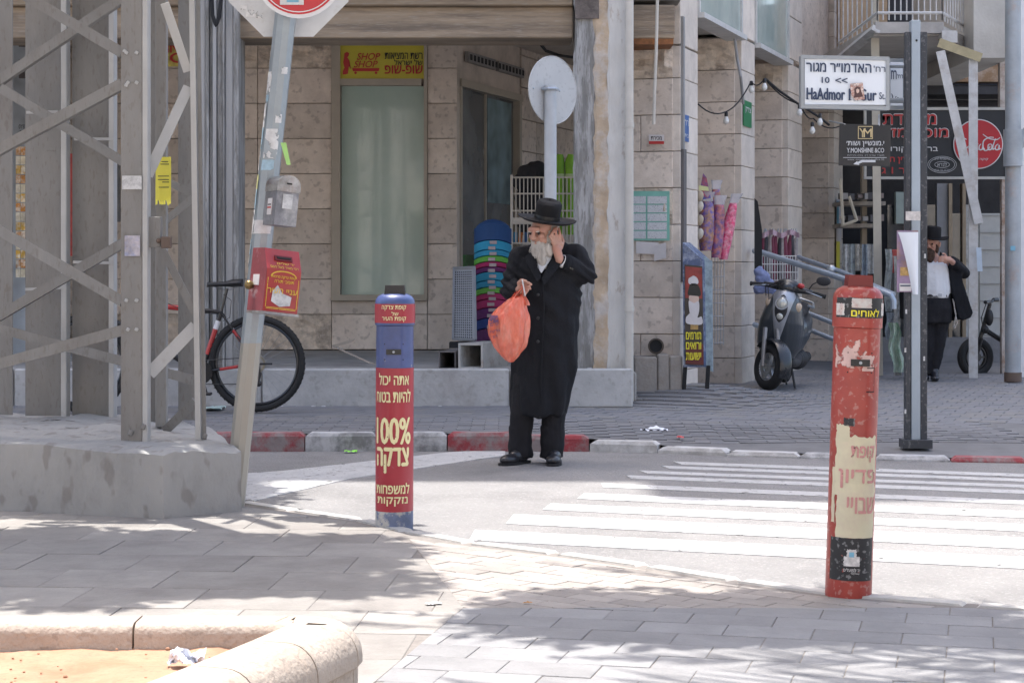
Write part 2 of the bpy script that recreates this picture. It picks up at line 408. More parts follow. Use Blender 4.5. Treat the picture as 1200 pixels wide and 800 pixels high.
# ================================================================ GROUND
road = struct(MB().quad((-200,-60,0),(200,-60,0),(200,300,0),(-200,300,0)).build('road', asphalt))
def catmull(pts, n=8):
    out = []
    for i in range(len(pts)-1):
        p0 = pts[max(i-1,0)]; p1 = pts[i]; p2 = pts[i+1]; p3 = pts[min(i+2, len(pts)-1)]
        for k in range(n):
            t = k/n
            out.append(tuple(.5*((2*p1[a])+(-p0[a]+p2[a])*t+(2*p0[a]-5*p1[a]+4*p2[a]-p3[a])*t*t+(-p0[a]+3*p1[a]-3*p2[a]+p3[a])*t**3) for a in range(2)))
    out.append(tuple(pts[-1])); return out
NK = catmull([(-9,12.2),(-5,11.5),(-3.2,11.1),(-1.9,10.5),(-1.35,9.95),(-.68,9.28),(-.40,8.78),(.37,8.12),(1.18,7.3),(1.92,6.95),(3.2,6.6),(9,6.0)])
FK = catmull([(-12,13.0),(-6,13.0),(-2,13.0),(.55,13.0),(1.0,12.88),(1.5,12.66),(2.3,12.42),(3.4,12.2),(6,11.8),(12,10.6)])
def curve_y(C, x):
    for i in range(len(C)-1):
        if C[i][0] <= x <= C[i+1][0]:
            t = (x-C[i][0])/(C[i+1][0]-C[i][0]+1e-9); return C[i][1]+(C[i+1][1]-C[i][1])*t, math.atan2(C[i+1][1]-C[i][1], C[i+1][0]-C[i][0])
    e = C[0] if x < C[0][0] else C[-1]; return e[1], 0.0
NZ = .02
# near pavement bed (joints show it), pieces on top
mb = MB()
for i in range(len(NK)-1):
    mb.quad((NK[i][0],-30,NZ-.0035),(NK[i+1][0],-30,NZ-.0035),(NK[i+1][0],NK[i+1][1]-.02,NZ-.0035),(NK[i][0],NK[i][1]-.02,NZ-.0035))
near = struct(mb.build('near_pavement', bedding))
struct(MB().prism([(-30,-10),(30,-10),(30,4.0),(-30,4.0)], NZ-.05, NZ-.001).build('rear_pavement', M('pale_rear_paving', (.40,.37,.34), .9, var=.1)))  # unseen paving behind the camera, added pale for more bounce light
def clip(poly, p, n):
    """keep the side of the half plane through p that n points to"""
    out = []
    for i in range(len(poly)):
        a = poly[i]; b = poly[(i+1)%len(poly)]
        da = (a[0]-p[0])*n[0]+(a[1]-p[1])*n[1]; db = (b[0]-p[0])*n[0]+(b[1]-p[1])*n[1]
        if da >= 0: out.append(a)
        if (da >= 0) != (db >= 0):
            t = da/(da-db); out.append((a[0]+(b[0]-a[0])*t, a[1]+(b[1]-a[1])*t))
    return out
def area(p): return abs(sum(p[i][0]*p[(i+1)%len(p)][1]-p[(i+1)%len(p)][0]*p[i][1] for i in range(len(p)))/2) if len(p) > 2 else 0
PV = []                                                          # (name, polygon, z, material)
def lay(name, mat, ang, org, w, d, ia, ib, planes, curve=None, bond=.5, gap=.006, margin=.06, zf=None, dmax=99, jit=.0):
    ca, sa = math.cos(ang), math.sin(ang); res = []
    for j in range(*ib):
        for i in range(*ia):
            x0 = (i+(bond if j%2 else 0))*w; y0 = j*d; g = gap/2
            q = [(x0+g, y0+g), (x0+w-g, y0+g), (x0+w-g, y0+d-g), (x0+g, y0+d-g)]
            q = [(org[0]+ca*x-sa*y, org[1]+sa*x+ca*y) for x, y in q]
            for p, n in planes: q = clip(q, p, n)
            if curve and q:
                cx = sum(t[0] for t in q)/len(q); cy = sum(t[1] for t in q)/len(q)
                yy, a = curve_y(curve, cx); nn = (math.sin(a), -math.cos(a)); q = clip(q, (cx+nn[0]*margin, yy+nn[1]*margin), nn)
            if area(q) < w*d*.08: continue
            res.append((name, q, mat))
    return res
L1 = (Vector((-.35, 4.2)), Vector((-.13, 7.15)))                 # seam between slabs and the grey pavers
def hp(a, b):                                                    # half plane left of a->b
    return ((a[0], a[1]), (-(b[1]-a[1]), b[0]-a[0]))
A0, A1 = (-.62, 4.6), (-.18, 6.9); B1 = (.55, 7.75); B0 = (-.55, 9.1); C1 = (2.2, 6.9)
slabs = lay('paving_slab', paver_w, math.radians(-4), (-4.6, 4.6), .46, .42, (0, 12), (-1, 14), [hp(A0, A1), hp(A1, B0)], NK, margin=.12, gap=.0035)
bricks = lay('paving_brick', paver_b, math.radians(-38), (-.4, 6.2), .20, .10, (-10, 14), (-14, 34), [hp(B0, A1), hp(A1, C1)], NK, margin=.12, gap=.005)
greys = lay('paving_brick', paver_g, math.radians(-14), (-1.2, 4.9), .30, .19, (0, 17), (0, 16), [hp(A1, A0), hp(C1, A1)], NK, margin=.12, gap=.004)
allp = sorted(slabs+bricks+greys, key=lambda t: min(Vector(v).length for v in t[1]) if min(v[1] for v in t[1]) > 4.4 else 99)
rest = MB(); cnt = 0
for nm, q, mt in allp:
    cx = sum(t[0] for t in q)/len(q); cy = sum(t[1] for t in q)/len(q)
    if cy < 5.4 or abs(cx) > cy*.29+.3: continue
    dz = random.uniform(-.0012, .0012); tx, ty = random.uniform(-.003,.003), random.uniform(-.003,.003)
    if cnt < 292:
        m2 = MB().prism([(x-cx, y-cy) for x, y in q], -.03, 0, inset=.003, drop=.0015)
        o = m2.build(nm, mt, near); o.location = (cx, cy, NZ+dz); o.rotation_euler = (tx*1.2, ty*1.2, 0); cnt += 1
    else: rest.prism(q, NZ-.03, NZ+dz, inset=.003, drop=.0015)
if rest.v: o = rest.build('paving_bricks_far', paver_b, near); o.name = 'paving_bricks'; o['kind'] = 'stuff'
def kerb_run(parent, C, x0, x1, L, w, z1, mats, name='kerb_stone', zf=None, gap=.008, off=0.0):
    d = 0; last = None; pts = []
    P0 = [p for p in C if x0 <= p[0] <= x1]
    s = [0]
    for i in range(1, len(P0)): s.append(s[-1]+math.hypot(P0[i][0]-P0[i-1][0], P0[i][1]-P0[i-1][1]))
    def at(t):
        for i in range(len(s)-1):
            if s[i] <= t <= s[i+1]: k = (t-s[i])/(s[i+1]-s[i]+1e-9); return Vector((P0[i][0]+(P0[i+1][0]-P0[i][0])*k, P0[i][1]+(P0[i+1][1]-P0[i][1])*k))
        return Vector(P0[-1])
    t = 0; k = 0
    while t+L <= s[-1]+1e-6:
        a = at(t); b = at(t+L-gap); dd = (b-a).normalized(); n = Vector((-dd.y, dd.x))*w; c = (a+b)/2
        a = a+n*off; b = b+n*off
        h = zf(c.x) if zf else z1
        q = [tuple(a), tuple(b), tuple(b+n), tuple(a+n)]
        cx, cy = c.x, c.y
        mt = mats(c.x) if callable(mats) else mats
        o = MB().prism([(x-cx, y-cy) for x, y in q], -h-.02, 0, inset=.028, drop=.022).build(name, mt, parent)
        o.location = (cx, cy, h); t += L; k += 1
nk_st = M('pale_flush_kerb', (.45,.435,.41), .85, var=.12, scale=10, bump=.4, rnd=.08)
kerb_run(near, [(p[0], p[1]-.1) for p in NK], -3.3, 3.4, .5, .085, NZ+.004, nk_st, zf=lambda x: NZ+.005)

# ---- far pavement: a sheet with a slight fall, raised at the left, lowered at the crossing
def fz(x, y):
    k, _ = curve_y(FK, x); d = y-k
    low = min(1, max(0, x/1.4)); edge = .122-.095*low+.065*low*min(1, max(0, d/1.5))
    return edge - .03*min(1, max(0, (x-2.5)/2)) + .13*math.exp(-((x-1.6)/.75)**2-((y-17.0)/.9)**2)
mb = MB(); nx, ny = 60, 40
XS = [-12+i*.25 for i in range(125)]; YS = [0,.1,.3,.6,1,1.5,2,2.5,3,3.3,3.6,3.9,4.2,4.5,4.8,5.2,5.6,6,7,9,14,30]
vs = []; fs = []
for j, yy in enumerate(YS):
    for x in XS:
        k, _ = curve_y(FK, x); vs.append((x, k+.1+yy, fz(x, k+.1+yy)-.005))
for j in range(len(YS)-1):
    for i in range(len(XS)-1): a = j*len(XS)+i; fs.append((a, a+1, a+1+len(XS), a+len(XS)))
mb.add(vs, fs); far = struct(mb.build('far_pavement', M('dark_joint_sand', (.15,.15,.155), .95, var=.2)))
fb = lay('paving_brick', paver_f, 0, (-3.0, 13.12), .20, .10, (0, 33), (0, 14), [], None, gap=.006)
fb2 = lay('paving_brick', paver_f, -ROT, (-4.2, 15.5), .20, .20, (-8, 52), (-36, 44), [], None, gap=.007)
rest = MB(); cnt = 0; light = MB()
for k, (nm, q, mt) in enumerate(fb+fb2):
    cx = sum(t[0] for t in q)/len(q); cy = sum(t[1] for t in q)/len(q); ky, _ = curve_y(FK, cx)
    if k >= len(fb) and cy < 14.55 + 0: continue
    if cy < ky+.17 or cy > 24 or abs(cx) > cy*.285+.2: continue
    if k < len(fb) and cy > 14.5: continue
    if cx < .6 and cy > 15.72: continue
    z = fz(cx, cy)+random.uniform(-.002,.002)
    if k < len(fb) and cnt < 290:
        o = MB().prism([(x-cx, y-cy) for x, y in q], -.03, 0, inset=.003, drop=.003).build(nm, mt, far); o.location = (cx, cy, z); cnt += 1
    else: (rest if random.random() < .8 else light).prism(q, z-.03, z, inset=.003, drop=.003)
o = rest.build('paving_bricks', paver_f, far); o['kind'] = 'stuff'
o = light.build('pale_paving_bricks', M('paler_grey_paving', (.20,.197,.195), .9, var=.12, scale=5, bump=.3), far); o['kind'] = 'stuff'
# blocks fill the strip in between the two bonds
fk_r = M('red_kerb_paint', (.30,.045,.055), .75, var=.2, scale=8, bump=.35, col2=(.27,.25,.245), patch=.9, pscale=5, thr=.52)
fk_w = M('white_kerb_paint', (.50,.50,.51), .8, var=.15, scale=8, bump=.35, col2=(.18,.18,.18), patch=.85, pscale=5, thr=.55)
fk_g = M('bare_kerb_concrete', (.40,.39,.38), .85, var=.2, scale=8, bump=.4, col2=(.6,.6,.6), patch=.8, pscale=5, thr=.5)
def kmat(x):
    if x < -1.45: return fk_r
    if x < -.42: return fk_w
    if x < .66: return fk_r
    if x < 1.7: return fk_g
    if x < 3.12: return fk_w
    return fk_r
kerb_run(far, FK, -9, 6, .495, .15, .12, kmat, zf=lambda x: .128-.095*min(1, max(0, (x-.0)/1.4)))

# ---- crossing and other road paint
cr = thing('crosswalk', (1.5, 10.3, 0), 'zebra crossing of long white stripes painted on the asphalt beyond the kerb', 'crosswalk')
def stripe(y0, y1, x0, x1, sk0):                                 # nominal edges at X=.4, running parallel to UX
    s = -.353; pts = []
    q = [(x0+.10, y0+s*(x0+.10-.4)), (x1, y0+s*(x1-.4)), (x1, y1+s*(x1-.4)), (x0+sk0, y1+s*(x0+sk0-.4))]
    return q
ST = [(8.53,8.88,-.30,.12),(9.15,9.53,-.13,.14),(9.76,10.04,.06,.15),(10.30,10.58,.26,.15),(10.90,11.10,.43,.10)]
ST2 = [(11.42,11.60,.62,.08),(11.74,11.90,.74,.06),(12.08,12.24,.90,.06),(12.36,12.54,1.0,.06)]
for y0, y1, x0, sk in ST+ST2:
    q = stripe(y0, y1, x0, 7.5, sk)
    if y0 > 11.2: q = [(a, min(b, curve_y(FK, a)[0]-.06)) for a, b in q]
    MB().prism(q, 0, .004).build('stripe', roadpt, cr, True)
tag((MB().prism([tuple(G(*p)[:2]) for p in [(298,587),(410,561),(489,549),(592,534),(592,526),(527,530),(438,540),(331,552),(240,558),(200,575)]][::1], 0, .0042).build('road_marking', roadpt)), 'wide curved white marking painted on the road left of the crossing', 'road marking')

# ================================================================ CORNER BUILDING WITH THE ARCADE
bld = thing('arcade_building', (0, 17, .1), 'stone clad corner building with an open arcade and shop window behind the two men', 'building')
# raised platform of the arcade
plat = empty_part('platform', bld)
mb = MB().box((-5.2, 18.1, .2), (11.5, 4.8, .44)); mb.build('platform_core', concrete, plat, True)
for i in range(11):
    w = 1.04; x = -10.6+i*w+w/2+.0
    piece('platform_stone', plat, (x+.18-.0, 15.72, .27), (w-.012, .10, .325), conc_lt, ch=.012)
piece('platform_stone', plat, (.66, 15.84, .27), (.05, .3, .32), conc_lt, ch=.01)
# storefront wall, Y = 19.5: stone slabs round a tall window
WY = 19.5
wall = MB().box((-5.9, WY+.20, 2.1), (10.64, .30, 3.4)); wall.build('wall_core', mortar, bld, True)
wx0, wx1, wz0, wz1 = P(389,0,WY).x, P(501,0,WY).x, P(0,352,WY).z, P(0,47,WY).z
ch = .366
def wall_stones(parent, xa, xb, za, zb, widths, y, depth=.07, roughrows=(), off=0, rowh=ch, mat=None):
    z = za; r = 0
    while z < zb-.05:
        h = min(rowh, zb-z); x = xa; k = r*3+off
        while x < xb-.03:
            w = min(widths[k % len(widths)], xb-x)
            if xb-(x+w) < .12: w = xb-x
            c = (x+w/2, y, z+h/2); d = (w-.006, depth, h-.006)
            if (r, ) in roughrows or r in roughrows: rough_piece('stone_block', parent, c, d, stone_r, seed=k%3, amp=.03)
            else: piece('stone_block', parent, c, d, mat or stone, ch=.004)
            x += w; k += 1
        z += h; r += 1
FL = .43
xL = P(281,0,WY).x; xE = P(536,0,WY).x
wall_stones(bld, -5.6, wx0, FL, wz1, [.9,1.1,.95], WY, roughrows=(0,8))
wall_stones(bld, wx0, wx1, FL, wz0, [.5,.52,.49], WY, roughrows=())
wall_stones(bld, wx1, xE, FL, wz1+.2, [.29], WY, off=2)
# window: cream frame, shop sign box above, mint film glass
win = empty_part('shop_window', bld)
fm = M('cream_window_frame', (.42,.37,.30), .6, var=.08, scale=6)
mb = MB()
for (a, b, c, d) in ((wx0, wx0+.09, wz0, wz1), (wx1-.035, wx1, wz0, wz1)):
    mb.box(((a+b)/2, WY-.01, (c+d)/2), (b-a, .12, d-c))
mb.box(((wx0+wx1)/2, WY-.012, wz0+.03), (wx1-wx0-.002, .16, .06)); mb.box(((wx0+wx1)/2, WY-.012, wz1-.03), (wx1-wx0-.002, .124, .06))
mb.box(((wx0+wx1)/2, WY-.008, P(0,97,WY).z), (wx1-wx0-.12, .10, .07)); mb.build('window_frame', fm, win, True)
mint = M('mint_film_glass', (.42,.53,.46), .10, var=.05, scale=1.2, spec=.6, coat=.6, col2=(.50,.59,.53), patch=.5, pscale=.8)  # pale patches in the colour imitate faint street reflections
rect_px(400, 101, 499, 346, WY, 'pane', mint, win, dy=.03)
ysign = M('yellow_sign_face', (.58,.50,.05), .5, var=.05)
sg = rect_px(399, 54, 499, 93, WY, 'sign_panel', ysign, win, dy=-.03)
redt = M('red_print', (.50,.04,.035), .6, var=.05); blk_t = M('black_print', (.03,.03,.035), .6, var=.05)
text_px('SHOP', 418, 62.5, 444, 70.5, WY-.04, redt, sg, .03, .08); text_px('SHOP', 414.5, 71.5, 441, 79.3, WY-.04, redt, sg, .03, .08)
text_px(heb('רשת המציאות'), 451, 62, 495, 69.5, WY-.04, blk_t, sg, .03); text_px(heb('של ישראל'), 462, 70, 495, 76.5, WY-.04, blk_t, sg, .03)
text_px(heb('שופ-שופ'), 451, 77, 495, 86.5, WY-.04, redt, sg, .05)
poly_px([(404,63),(407,61.5),(409.5,63),(409,66),(407.5,68),(410,72),(411,79),(409,79),(408,87),(405,88),(402,88),(402,84),(404,80),(402.5,74),(403.5,68)], WY, 'figure_print', redt, sg, .003, -.036)
poly_px([(409,73),(412,81),(411.4,81.6),(408.6,74)], WY, 'cart_handle_print', redt, sg, .003, -.036)
poly_px([(413,80.5),(445,80.5),(444,84.2),(414,84.2)], WY, 'cart_print', redt, sg, .003, -.036)
for x in (417, 441): poly_px([(x+1.6*math.cos(t), 86+1.6*math.sin(t)) for t in [k*PI/4 for k in range(8)]], WY, 'wheel_print', redt, sg, .003, -.036)
# side wall running back from the corner, with the dark shop window
sw = empty_part('side_wall', bld)
SO = Vector((xE, WY-.03, 0)); SV = VY; SU = -UX
def S(b, z, a=0): return SO+SV*b+UX*a+Vector((0,0,z))
def sbox(mb, b0, b1, z0, z1, a0, a1):
    c = S((b0+b1)/2, (z0+z1)/2, (a0+a1)/2); return mb.box(c, (abs(a1-a0), b1-b0, z1-z0), rot=(0,0,-ROT))
mb = MB(); sbox(mb, .0, .12, FL, 3.8, -.3, -.012); sbox(mb, 2.05, 5, FL, 3.8, -.3, -.06); sbox(mb, .1, 2.06, 3.22, 3.8, -.3, -.03); mb.build('side_wall_core', M('cream_plaster', (.58,.50,.43), .85, var=.12, scale=3, bump=.3, col2=(.3,.26,.22), patch=.5), sw, True)
mb = MB(); sbox(mb, .14, 2.05, FL+.1, 3.2, -.10, -.08); mb.build('pane', M('painted_reflection_glass', (.115,.13,.135), .10, var=.55, scale=1.4, detail=3, coat=.8), sw, True)  # grey mottled tone stands in for reflections of the street
mb = MB(); sbox(mb, .10, .16, FL, 3.24, -.11, 0); sbox(mb, 1.02, 1.05, FL, 3.2, -.11, -.06); sbox(mb, 1.98, 2.06, FL, 3.24, -.11, 0); sbox(mb, .1, 2.06, 3.18, 3.26, -.11, .015); mb.build('window_frame', fm, sw, True)
# thin tinted sheets over that glass: bluish above, mottled green below
mb = MB(); sbox(mb, 1.12, 1.9, 2.0, 3.15, -.077, -.074); mb.build('blue_film', M('bluish_film', (.17,.25,.27), .15, var=.5, scale=2.2, detail=2), sw, True)
mb = MB(); sbox(mb, .2, 1.9, .55, 1.42, -.077, -.073); mb.build('green_film', M('green_meadow_film', (.035,.12,.035), .25, var=.6, scale=5), sw, True)
for k in range(3):
    c = S(2.2+k*.75, 0, -.02)
z = FL; r = 0
while z < 3.75:
    for b0, b1 in ((2.1,2.62),(2.64,3.3),(3.32,4.2)):
        c = S((b0+b1)/2, z+.18, -.045); piece('stone_block', sw, c, (.05, b1-b0, .355), stone, -ROT, .004)
    z += ch; r += 1
mb = MB()
for k in range(2): sbox(mb, .25+k*.95, 1.1+k*.95, 3.45, 3.56, -.01, .03)
mb.build('shutter_track', M('track_metal', (.3,.29,.28), .5, .4), sw, True)
mb = MB()
for k in range(16): sbox(mb, .3+k*.112, .36+k*.112, 3.475, 3.535, .03, .034)
mb.build('track_slots', black_m, sw, True)
# back wall deep inside, ceiling
MB().box((1.0, 24.4, 2.0), (5.0, .2, 4.2)).build('inner_back_wall', M('inner_wall_paint', (.40,.36,.33), .9, var=.1), bld, True)
MB().prism([(-6.7,16.2),(1.1,16.2),(1.45,17.6),(3.6,24.2),(-6.7,24.2)], 3.80, 3.92).build('arcade_ceiling', M('ceiling_plaster', (.60,.54,.47), .9, var=.2, scale=2, col2=(.25,.2,.17), patch=.6), bld, True)
# beam over the arcade front, three stepped bands of stained concrete
bm_ = empty_part('beam', bld)
for z0, z1, yf, nm, mt in ((3.25, 3.52, 16.05, 'beam_band', conc_bm), (3.522, 3.62, 15.98, 'beam_band', conc_bm), (3.625, 3.78, 15.9, 'beam_band', M('dark_stained_concrete', (.22,.20,.18), .9, var=.2, scale=3, bump=.4))):
    x0, x1 = -7, P(672,0,15.9).x
    MB().box(((x0+x1)/2, (yf+16.6)/2, (z0+z1)/2), (x1-x0, 16.6-yf, z1-z0), ch=.01).build(nm, mt, bm_, True)
x0, x1 = P(741,0,16.3).x, P(790,0,16.6).x
MB().box(((x0+x1)/2, 16.75, 3.45), (x1-x0, .5, .30), ch=.01).build('beam_band', conc_bm, bm_, True)
MB().box(((x0+x1)/2, 16.73, 3.275), (x1-x0-.03, .47, .05)).build('rusty_edge', M('rusty_steel', (.22,.09,.035), .9, var=.5, scale=14), bm_, True)
MB().box(((x0+x1)/2, 16.8, 3.8), (x1-x0+.1, .6, .32)).build('beam_band', M('dark_stained_concrete', ()), bm_, True)
# front column: grey strip, bare plaster, white painted face
CY = 15.92
cp = empty_part('front_column', bld)
def cbox(mb, xa, xb, ya, yb, y0, y1, ch=.0):
    a = P(xa, ya, y0); b = P(xb, yb, y0); return mb.box(((a.x+b.x)/2, (y0+y1)/2, (a.z+b.z)/2), (b.x-a.x, y1-y0, abs(a.z-b.z)), ch=ch)
cbox(MB(), 674, 734, -60, 472, CY+.06, CY+.5).build('column_core', concrete, cp, True)
gp = M('peeling_grey_paint', (.23,.225,.215), .85, var=.2, scale=3, bump=.6, bscale=18, col2=(.46,.455,.45), patch=.7, pscale=2.5, stretch=(6,6,.7), thr=.5, soft=.05, speck=(.16,.14,.12), speckscale=14, speckamt=.5)
pl = M('bare_plaster', (.50,.39,.28), .92, var=.2, scale=5, bump=.8, bscale=16, col2=(.6,.6,.6), patch=.6, pscale=4, thr=.55)
wp = M('chalky_white_paint', (.60,.585,.555), .85, var=.08, scale=3, bump=.35, bscale=18, col2=(.40,.34,.29), patch=.75, pscale=2.6, thr=.62, soft=.03, stretch=(3,3,1))
def uneven(x0, x1, y0, y1, yd, amp, nm, mt, seed, edge=.010):
    a = P(x0,y0,yd); b = P(x1,y1,yd)
    def fn(u, v):
        x = a.x+(b.x-a.x)*u; z = b.z+(a.z-b.z)*v
        if u in (0, 1): x += edge*noise.noise(Vector((seed, z*6, u)))+edge*.6*noise.noise(Vector((seed, z*22, u)))
        return (x, yd-amp*noise.fractal(Vector((x*7+seed, 0, z*5)), 1, 2, 4)-(0 if 0 < u < 1 else -.02), z)
    MB().grid(fn, 8, 90).build(nm, mt, cp, True, True)
uneven(673, 700, -60, 466, CY+.015, .012, 'grey_face', gp, 1.3, .02)
uneven(696, 717, -60, 466, CY-.004, .02, 'plaster_face', pl, 4.1, .022)
uneven(712, 735.5, -60, 432, CY-.022, .010, 'white_face', wp, 8.2, .014)
cbox(MB(), 735, 735.9, -60, 432, CY-.02, CY+.4).build('white_edge', wp, cp, True)
mb = MB(); cbox(mb, 674, 702, -4, 22, CY-.01, CY+.03); mb.build('dark_patch', M('dark_concrete', (.13,.11,.10), .95, var=.5, scale=12, bump=.8), cp, True)  # darker mottled patch at the top of the grey strip
pipe = thing('drain_pipe', P(737, 468, 15.8), 'cream painted drain pipe running down the right edge of the white column', 'pipe')
mb = MB(); a = P(737.5, 470, 15.82); b = P(737.5, -60, 15.82); mb.tube([a, b], .036, 14); mb.build('tube', M('cream_pipe_paint', (.55,.52,.47), .5, var=.08), pipe, True, True)
mb = MB()
for y in (150, 365): q = P(737.5, y, 15.82); mb.tube([q, q+Vector((0,0,.045))], .042, 14)
mb.build('collar', M('cream_pipe_paint', ()), pipe, True, True)
# low base wall right of the column with its open drain
lw = empty_part('base_wall', bld)
def lowbox(x0, x1, yt, yb, y0, y1, nm, mt, ch=.012):
    return cbox(MB(), x0, x1, yt, yb, y0, y1, ch).build(nm, mt, lw, True)
lowbox(660, 703, 430, 474, 15.95, 16.3, 'footing', concrete); lowbox(703, 746, 436, 470, 16.05, 16.5, 'footing', concrete)
lowbox(690, 701, 450, 473, 15.86, 15.96, 'rubble_stone', concrete, .03)
for a, b, t in ((743, 770, 418), (770.6, 784, 415), (784.5, 800, 417)): lowbox(a, b, t, 462, 16.66, 17.0, 'base_stone', M('dirty_base_stone', (.36,.33,.30), .9, var=.25, scale=5, bump=.5, col2=(.22,.19,.16), patch=.7, pscale=5))
mb = MB(); q = P(768, 405, 16.8); 
mb.rings([[tuple(q+Vector((r*math.cos(2*PI*i/24), y, r*math.sin(2*PI*i/24)))) for i in range(24)] for r, y in ((.058,.0),(.072,-.07),(.058,-.075),(.052,.05))], cap=False)
dp = mb.build('drain_opening', M('brown_clay_pipe', (.10,.08,.065), .8), lw, True, True)
mb = MB(); mb.rings([[tuple(q+Vector((.058*math.cos(2*PI*i/24), -.052+y, .058*math.sin(2*PI*i/24)))) for i in range(24)] for y in (0,.002)]); mb.build('drain_dark', black_m, lw, True)
# pillars along the street, stone slabs on two faces
def pillar(b0, b1, dep, zt, roughrows, idx):
    pr = empty_part('pillar', bld)
    c = FR(-dep/2-.03, (b0+b1)/2+.012, (zt+.05)/2); MB().box(c, (dep-.04, b1-b0-.03, zt-.05), rot=(0,0,-ROT)).build('pillar_core', mortar, pr, True)
    z = .02; r = 0; n = int((zt-z)/.33)+1
    while z < zt-.02:
        h = min(.33, zt-z)
        if h < .06: break
        zc = z+h/2
        cf = FR(-dep/2-.03, b0+.02, zc)
        if r in roughrows: rough_piece('stone_block', pr, cf, (dep-.045, .07, h-.007), stone_r, -ROT, seed=(r+idx)%4, amp=.035)
        elif (r+idx)%3 == 1 and dep > .4:
            for k, (fa, fb_) in enumerate(((0,.42),(.42,1))):
                cc = FR(-.03-(dep-.045)*(1-(fa+fb_)/2)-.02, b0+.02, zc); piece('stone_block', pr, cc, ((dep-.045)*(fb_-fa)-.006, .07, h-.007), stone, -ROT, .004)
        else: piece('stone_block', pr, cf, (dep-.045, .07, h-.007), stone, -ROT, .004)
        cs = FR(-.02, (b0+b1)/2+.0, zc); piece('stone_block', pr, cs, (.075, b1-b0, h-.006), stone_l, -ROT, .005)
        z += h; r += 1
    return pr
stone_l = M('pale_limestone_edge', (.66,.59,.52), .85, var=.12, scale=5, bump=.3, bscale=26, col2=(.42,.36,.31), patch=.5, pscale=3, rnd=.08, thr=.6)
def bfor(px):                                                    # facade parameter b for a pixel column, used to place the pillars
    Y = 4.445*F/(1373-px); return (Y-FO.y)/VY.y
p1 = pillar(bfor(795), bfor(815.5), .56, 3.28, (5, 9), 0)
p2 = pillar(bfor(867), bfor(882.5), .85, 3.66, (10,), 1)
p3 = pillar(bfor(922), bfor(938), .85, 3.70, (10,), 2)
p4 = pillar(bfor(976), bfor(986), 1.15, 6.5, (), 1)
# shop fronts between the pillars
for (a, b) in ((815.5, 867), (882.5, 922), (938, 976)):
    b0, b1 = bfor(a)+.02, bfor(b)-.02
    MB().box(FR(-.75, (b0+b1)/2, 3.72), (1.4, b1-b0, .06), rot=(0,0,-ROT)).build('soffit', M('painted_soffit', (.42,.40,.37), .85), bld, True)
    MB().box(FR(-.80, b1+.15, .33), (.75, .06, .42), rot=(0,0,-ROT)).build('brown_plinth', M('brown_plinth_stone', (.30,.19,.15), .8, var=.15, bump=.3), bld, True)
# upper cladding and greenish glass sign boxes above the street openings
def sign_box(a, b):
    b0, b1 = bfor(a)+.01, bfor(b)-.01; sb = empty_part('sign_box', bld)
    gm = M('greenish_sign_glass', (.40,.50,.47), .12, var=.10, scale=1.6, detail=2, coat=.5, col2=(.55,.62,.58), patch=.7, pscale=1.1)
    MB().box(FR(.0, (b0+b1)/2, 4.45), (.03, b1-b0, 1.6), rot=(0,0,-ROT)).build('glass_panel', gm, sb, True)
    mb = MB(); mb.box(FR(-.03, (b0+b1)/2, 3.64), (.22, b1-b0, .05), rot=(0,0,-ROT)); mb.box(FR(.005, b0+.02, 4.45), (.06, .04, 1.58), rot=(0,0,-ROT)); mb.box(FR(.005, b1-.02, 4.45), (.06, .04, 1.58), rot=(0,0,-ROT))
    mb.build('sign_frame', M('pale_sign_frame', (.55,.55,.54), .5), sb, True)
sign_box(815.5, 867); sign_box(882.5, 922)
for (a, b, z0) in ((795, 815.5, 3.29), (867, 882.5, 3.67), (922, 938, 3.71)):
    b0, b1 = bfor(a)+.0, bfor(b); z = z0
    while z < 6.4:
        piece('stone_block', bld, FR(-.02, (b0+b1)/2, z+.245), (.075, b1-b0, .48), stone_l, -ROT, .005)
        if a == 922 or a == 795: piece('stone_block', bld, FR(-.33, b0+.02, z+.245), (.52, .07, .48), stone, -ROT, .004)
        z += .49
MB().box(FR(-.5, bfor(938)+.8, 4.5), (1.0, bfor(976)-bfor(938), 1.6), rot=(0,0,-ROT)).build('upper_wall', stone, bld, True)
# storeys above: the mass that shades the street
q = [(-22, 16.0), (.75, 16.0), (1.2, 17.3), (1.2+.353*20, 37.3), (-22, 42)]
MB().prism(q, 6.6, 20.6).build('upper_storeys', stone, bld, True)
q = [(-22, 16.05), (.75, 16.05), (1.25, 17.0), (1.25+.353*20, 37), (-22, 41.9)]
MB().prism([(-22,16.1),(.7,16.1),(.7,17.0),(-22,17.0)], 3.79, 6.6).build('upper_storeys', stone, bld, True)
MB().prism([(.70,16.9),(1.35,16.9),(1.35+.353*8,24.9),(-3,24.9)], 4.0, 6.6).build('upper_storeys', stone, bld, True)
for x0, x1, z in ((-2.2, .1, 19.6), (-8, -4.5, 19.4), (-2.2, .1, 12), (-2.2, .1, 9)): MB().box(((x0+x1)/2, 15.5, z), (x1-x0, 1.2, .9)).build('balcony', stone, bld, True)
# rough left column behind the bicycle
lc = empty_part('left_column', bld)
x0, x1 = P(234,0,15.95).x, P(281,0,15.95).x
MB().box(((x0+x1)/2, 16.15, 2.0), (x1-x0-.02, .36, 3.7)).build('column_core', gp, lc, True)
random.seed(11)
xx = x0; k = 0
for w in (.052,.034,.028,.035,.05,.02,.07,.05):
    d = (.03,.05,.02,.045,.015,.05,.02,.035)[k]
    MB().box((xx+w/2, 15.97-d/2, 2.0), (w-.004, d+.03, 3.7), ch=.004).build('fluted_strip', gp if k % 3 else M('pale_fluted_paint', (.42,.42,.415), .8, var=.15, scale=3, bump=.4, stretch=(5,5,.5), col2=(.33,.32,.31), patch=.7, pscale=3), lc, True); xx += w; k += 1
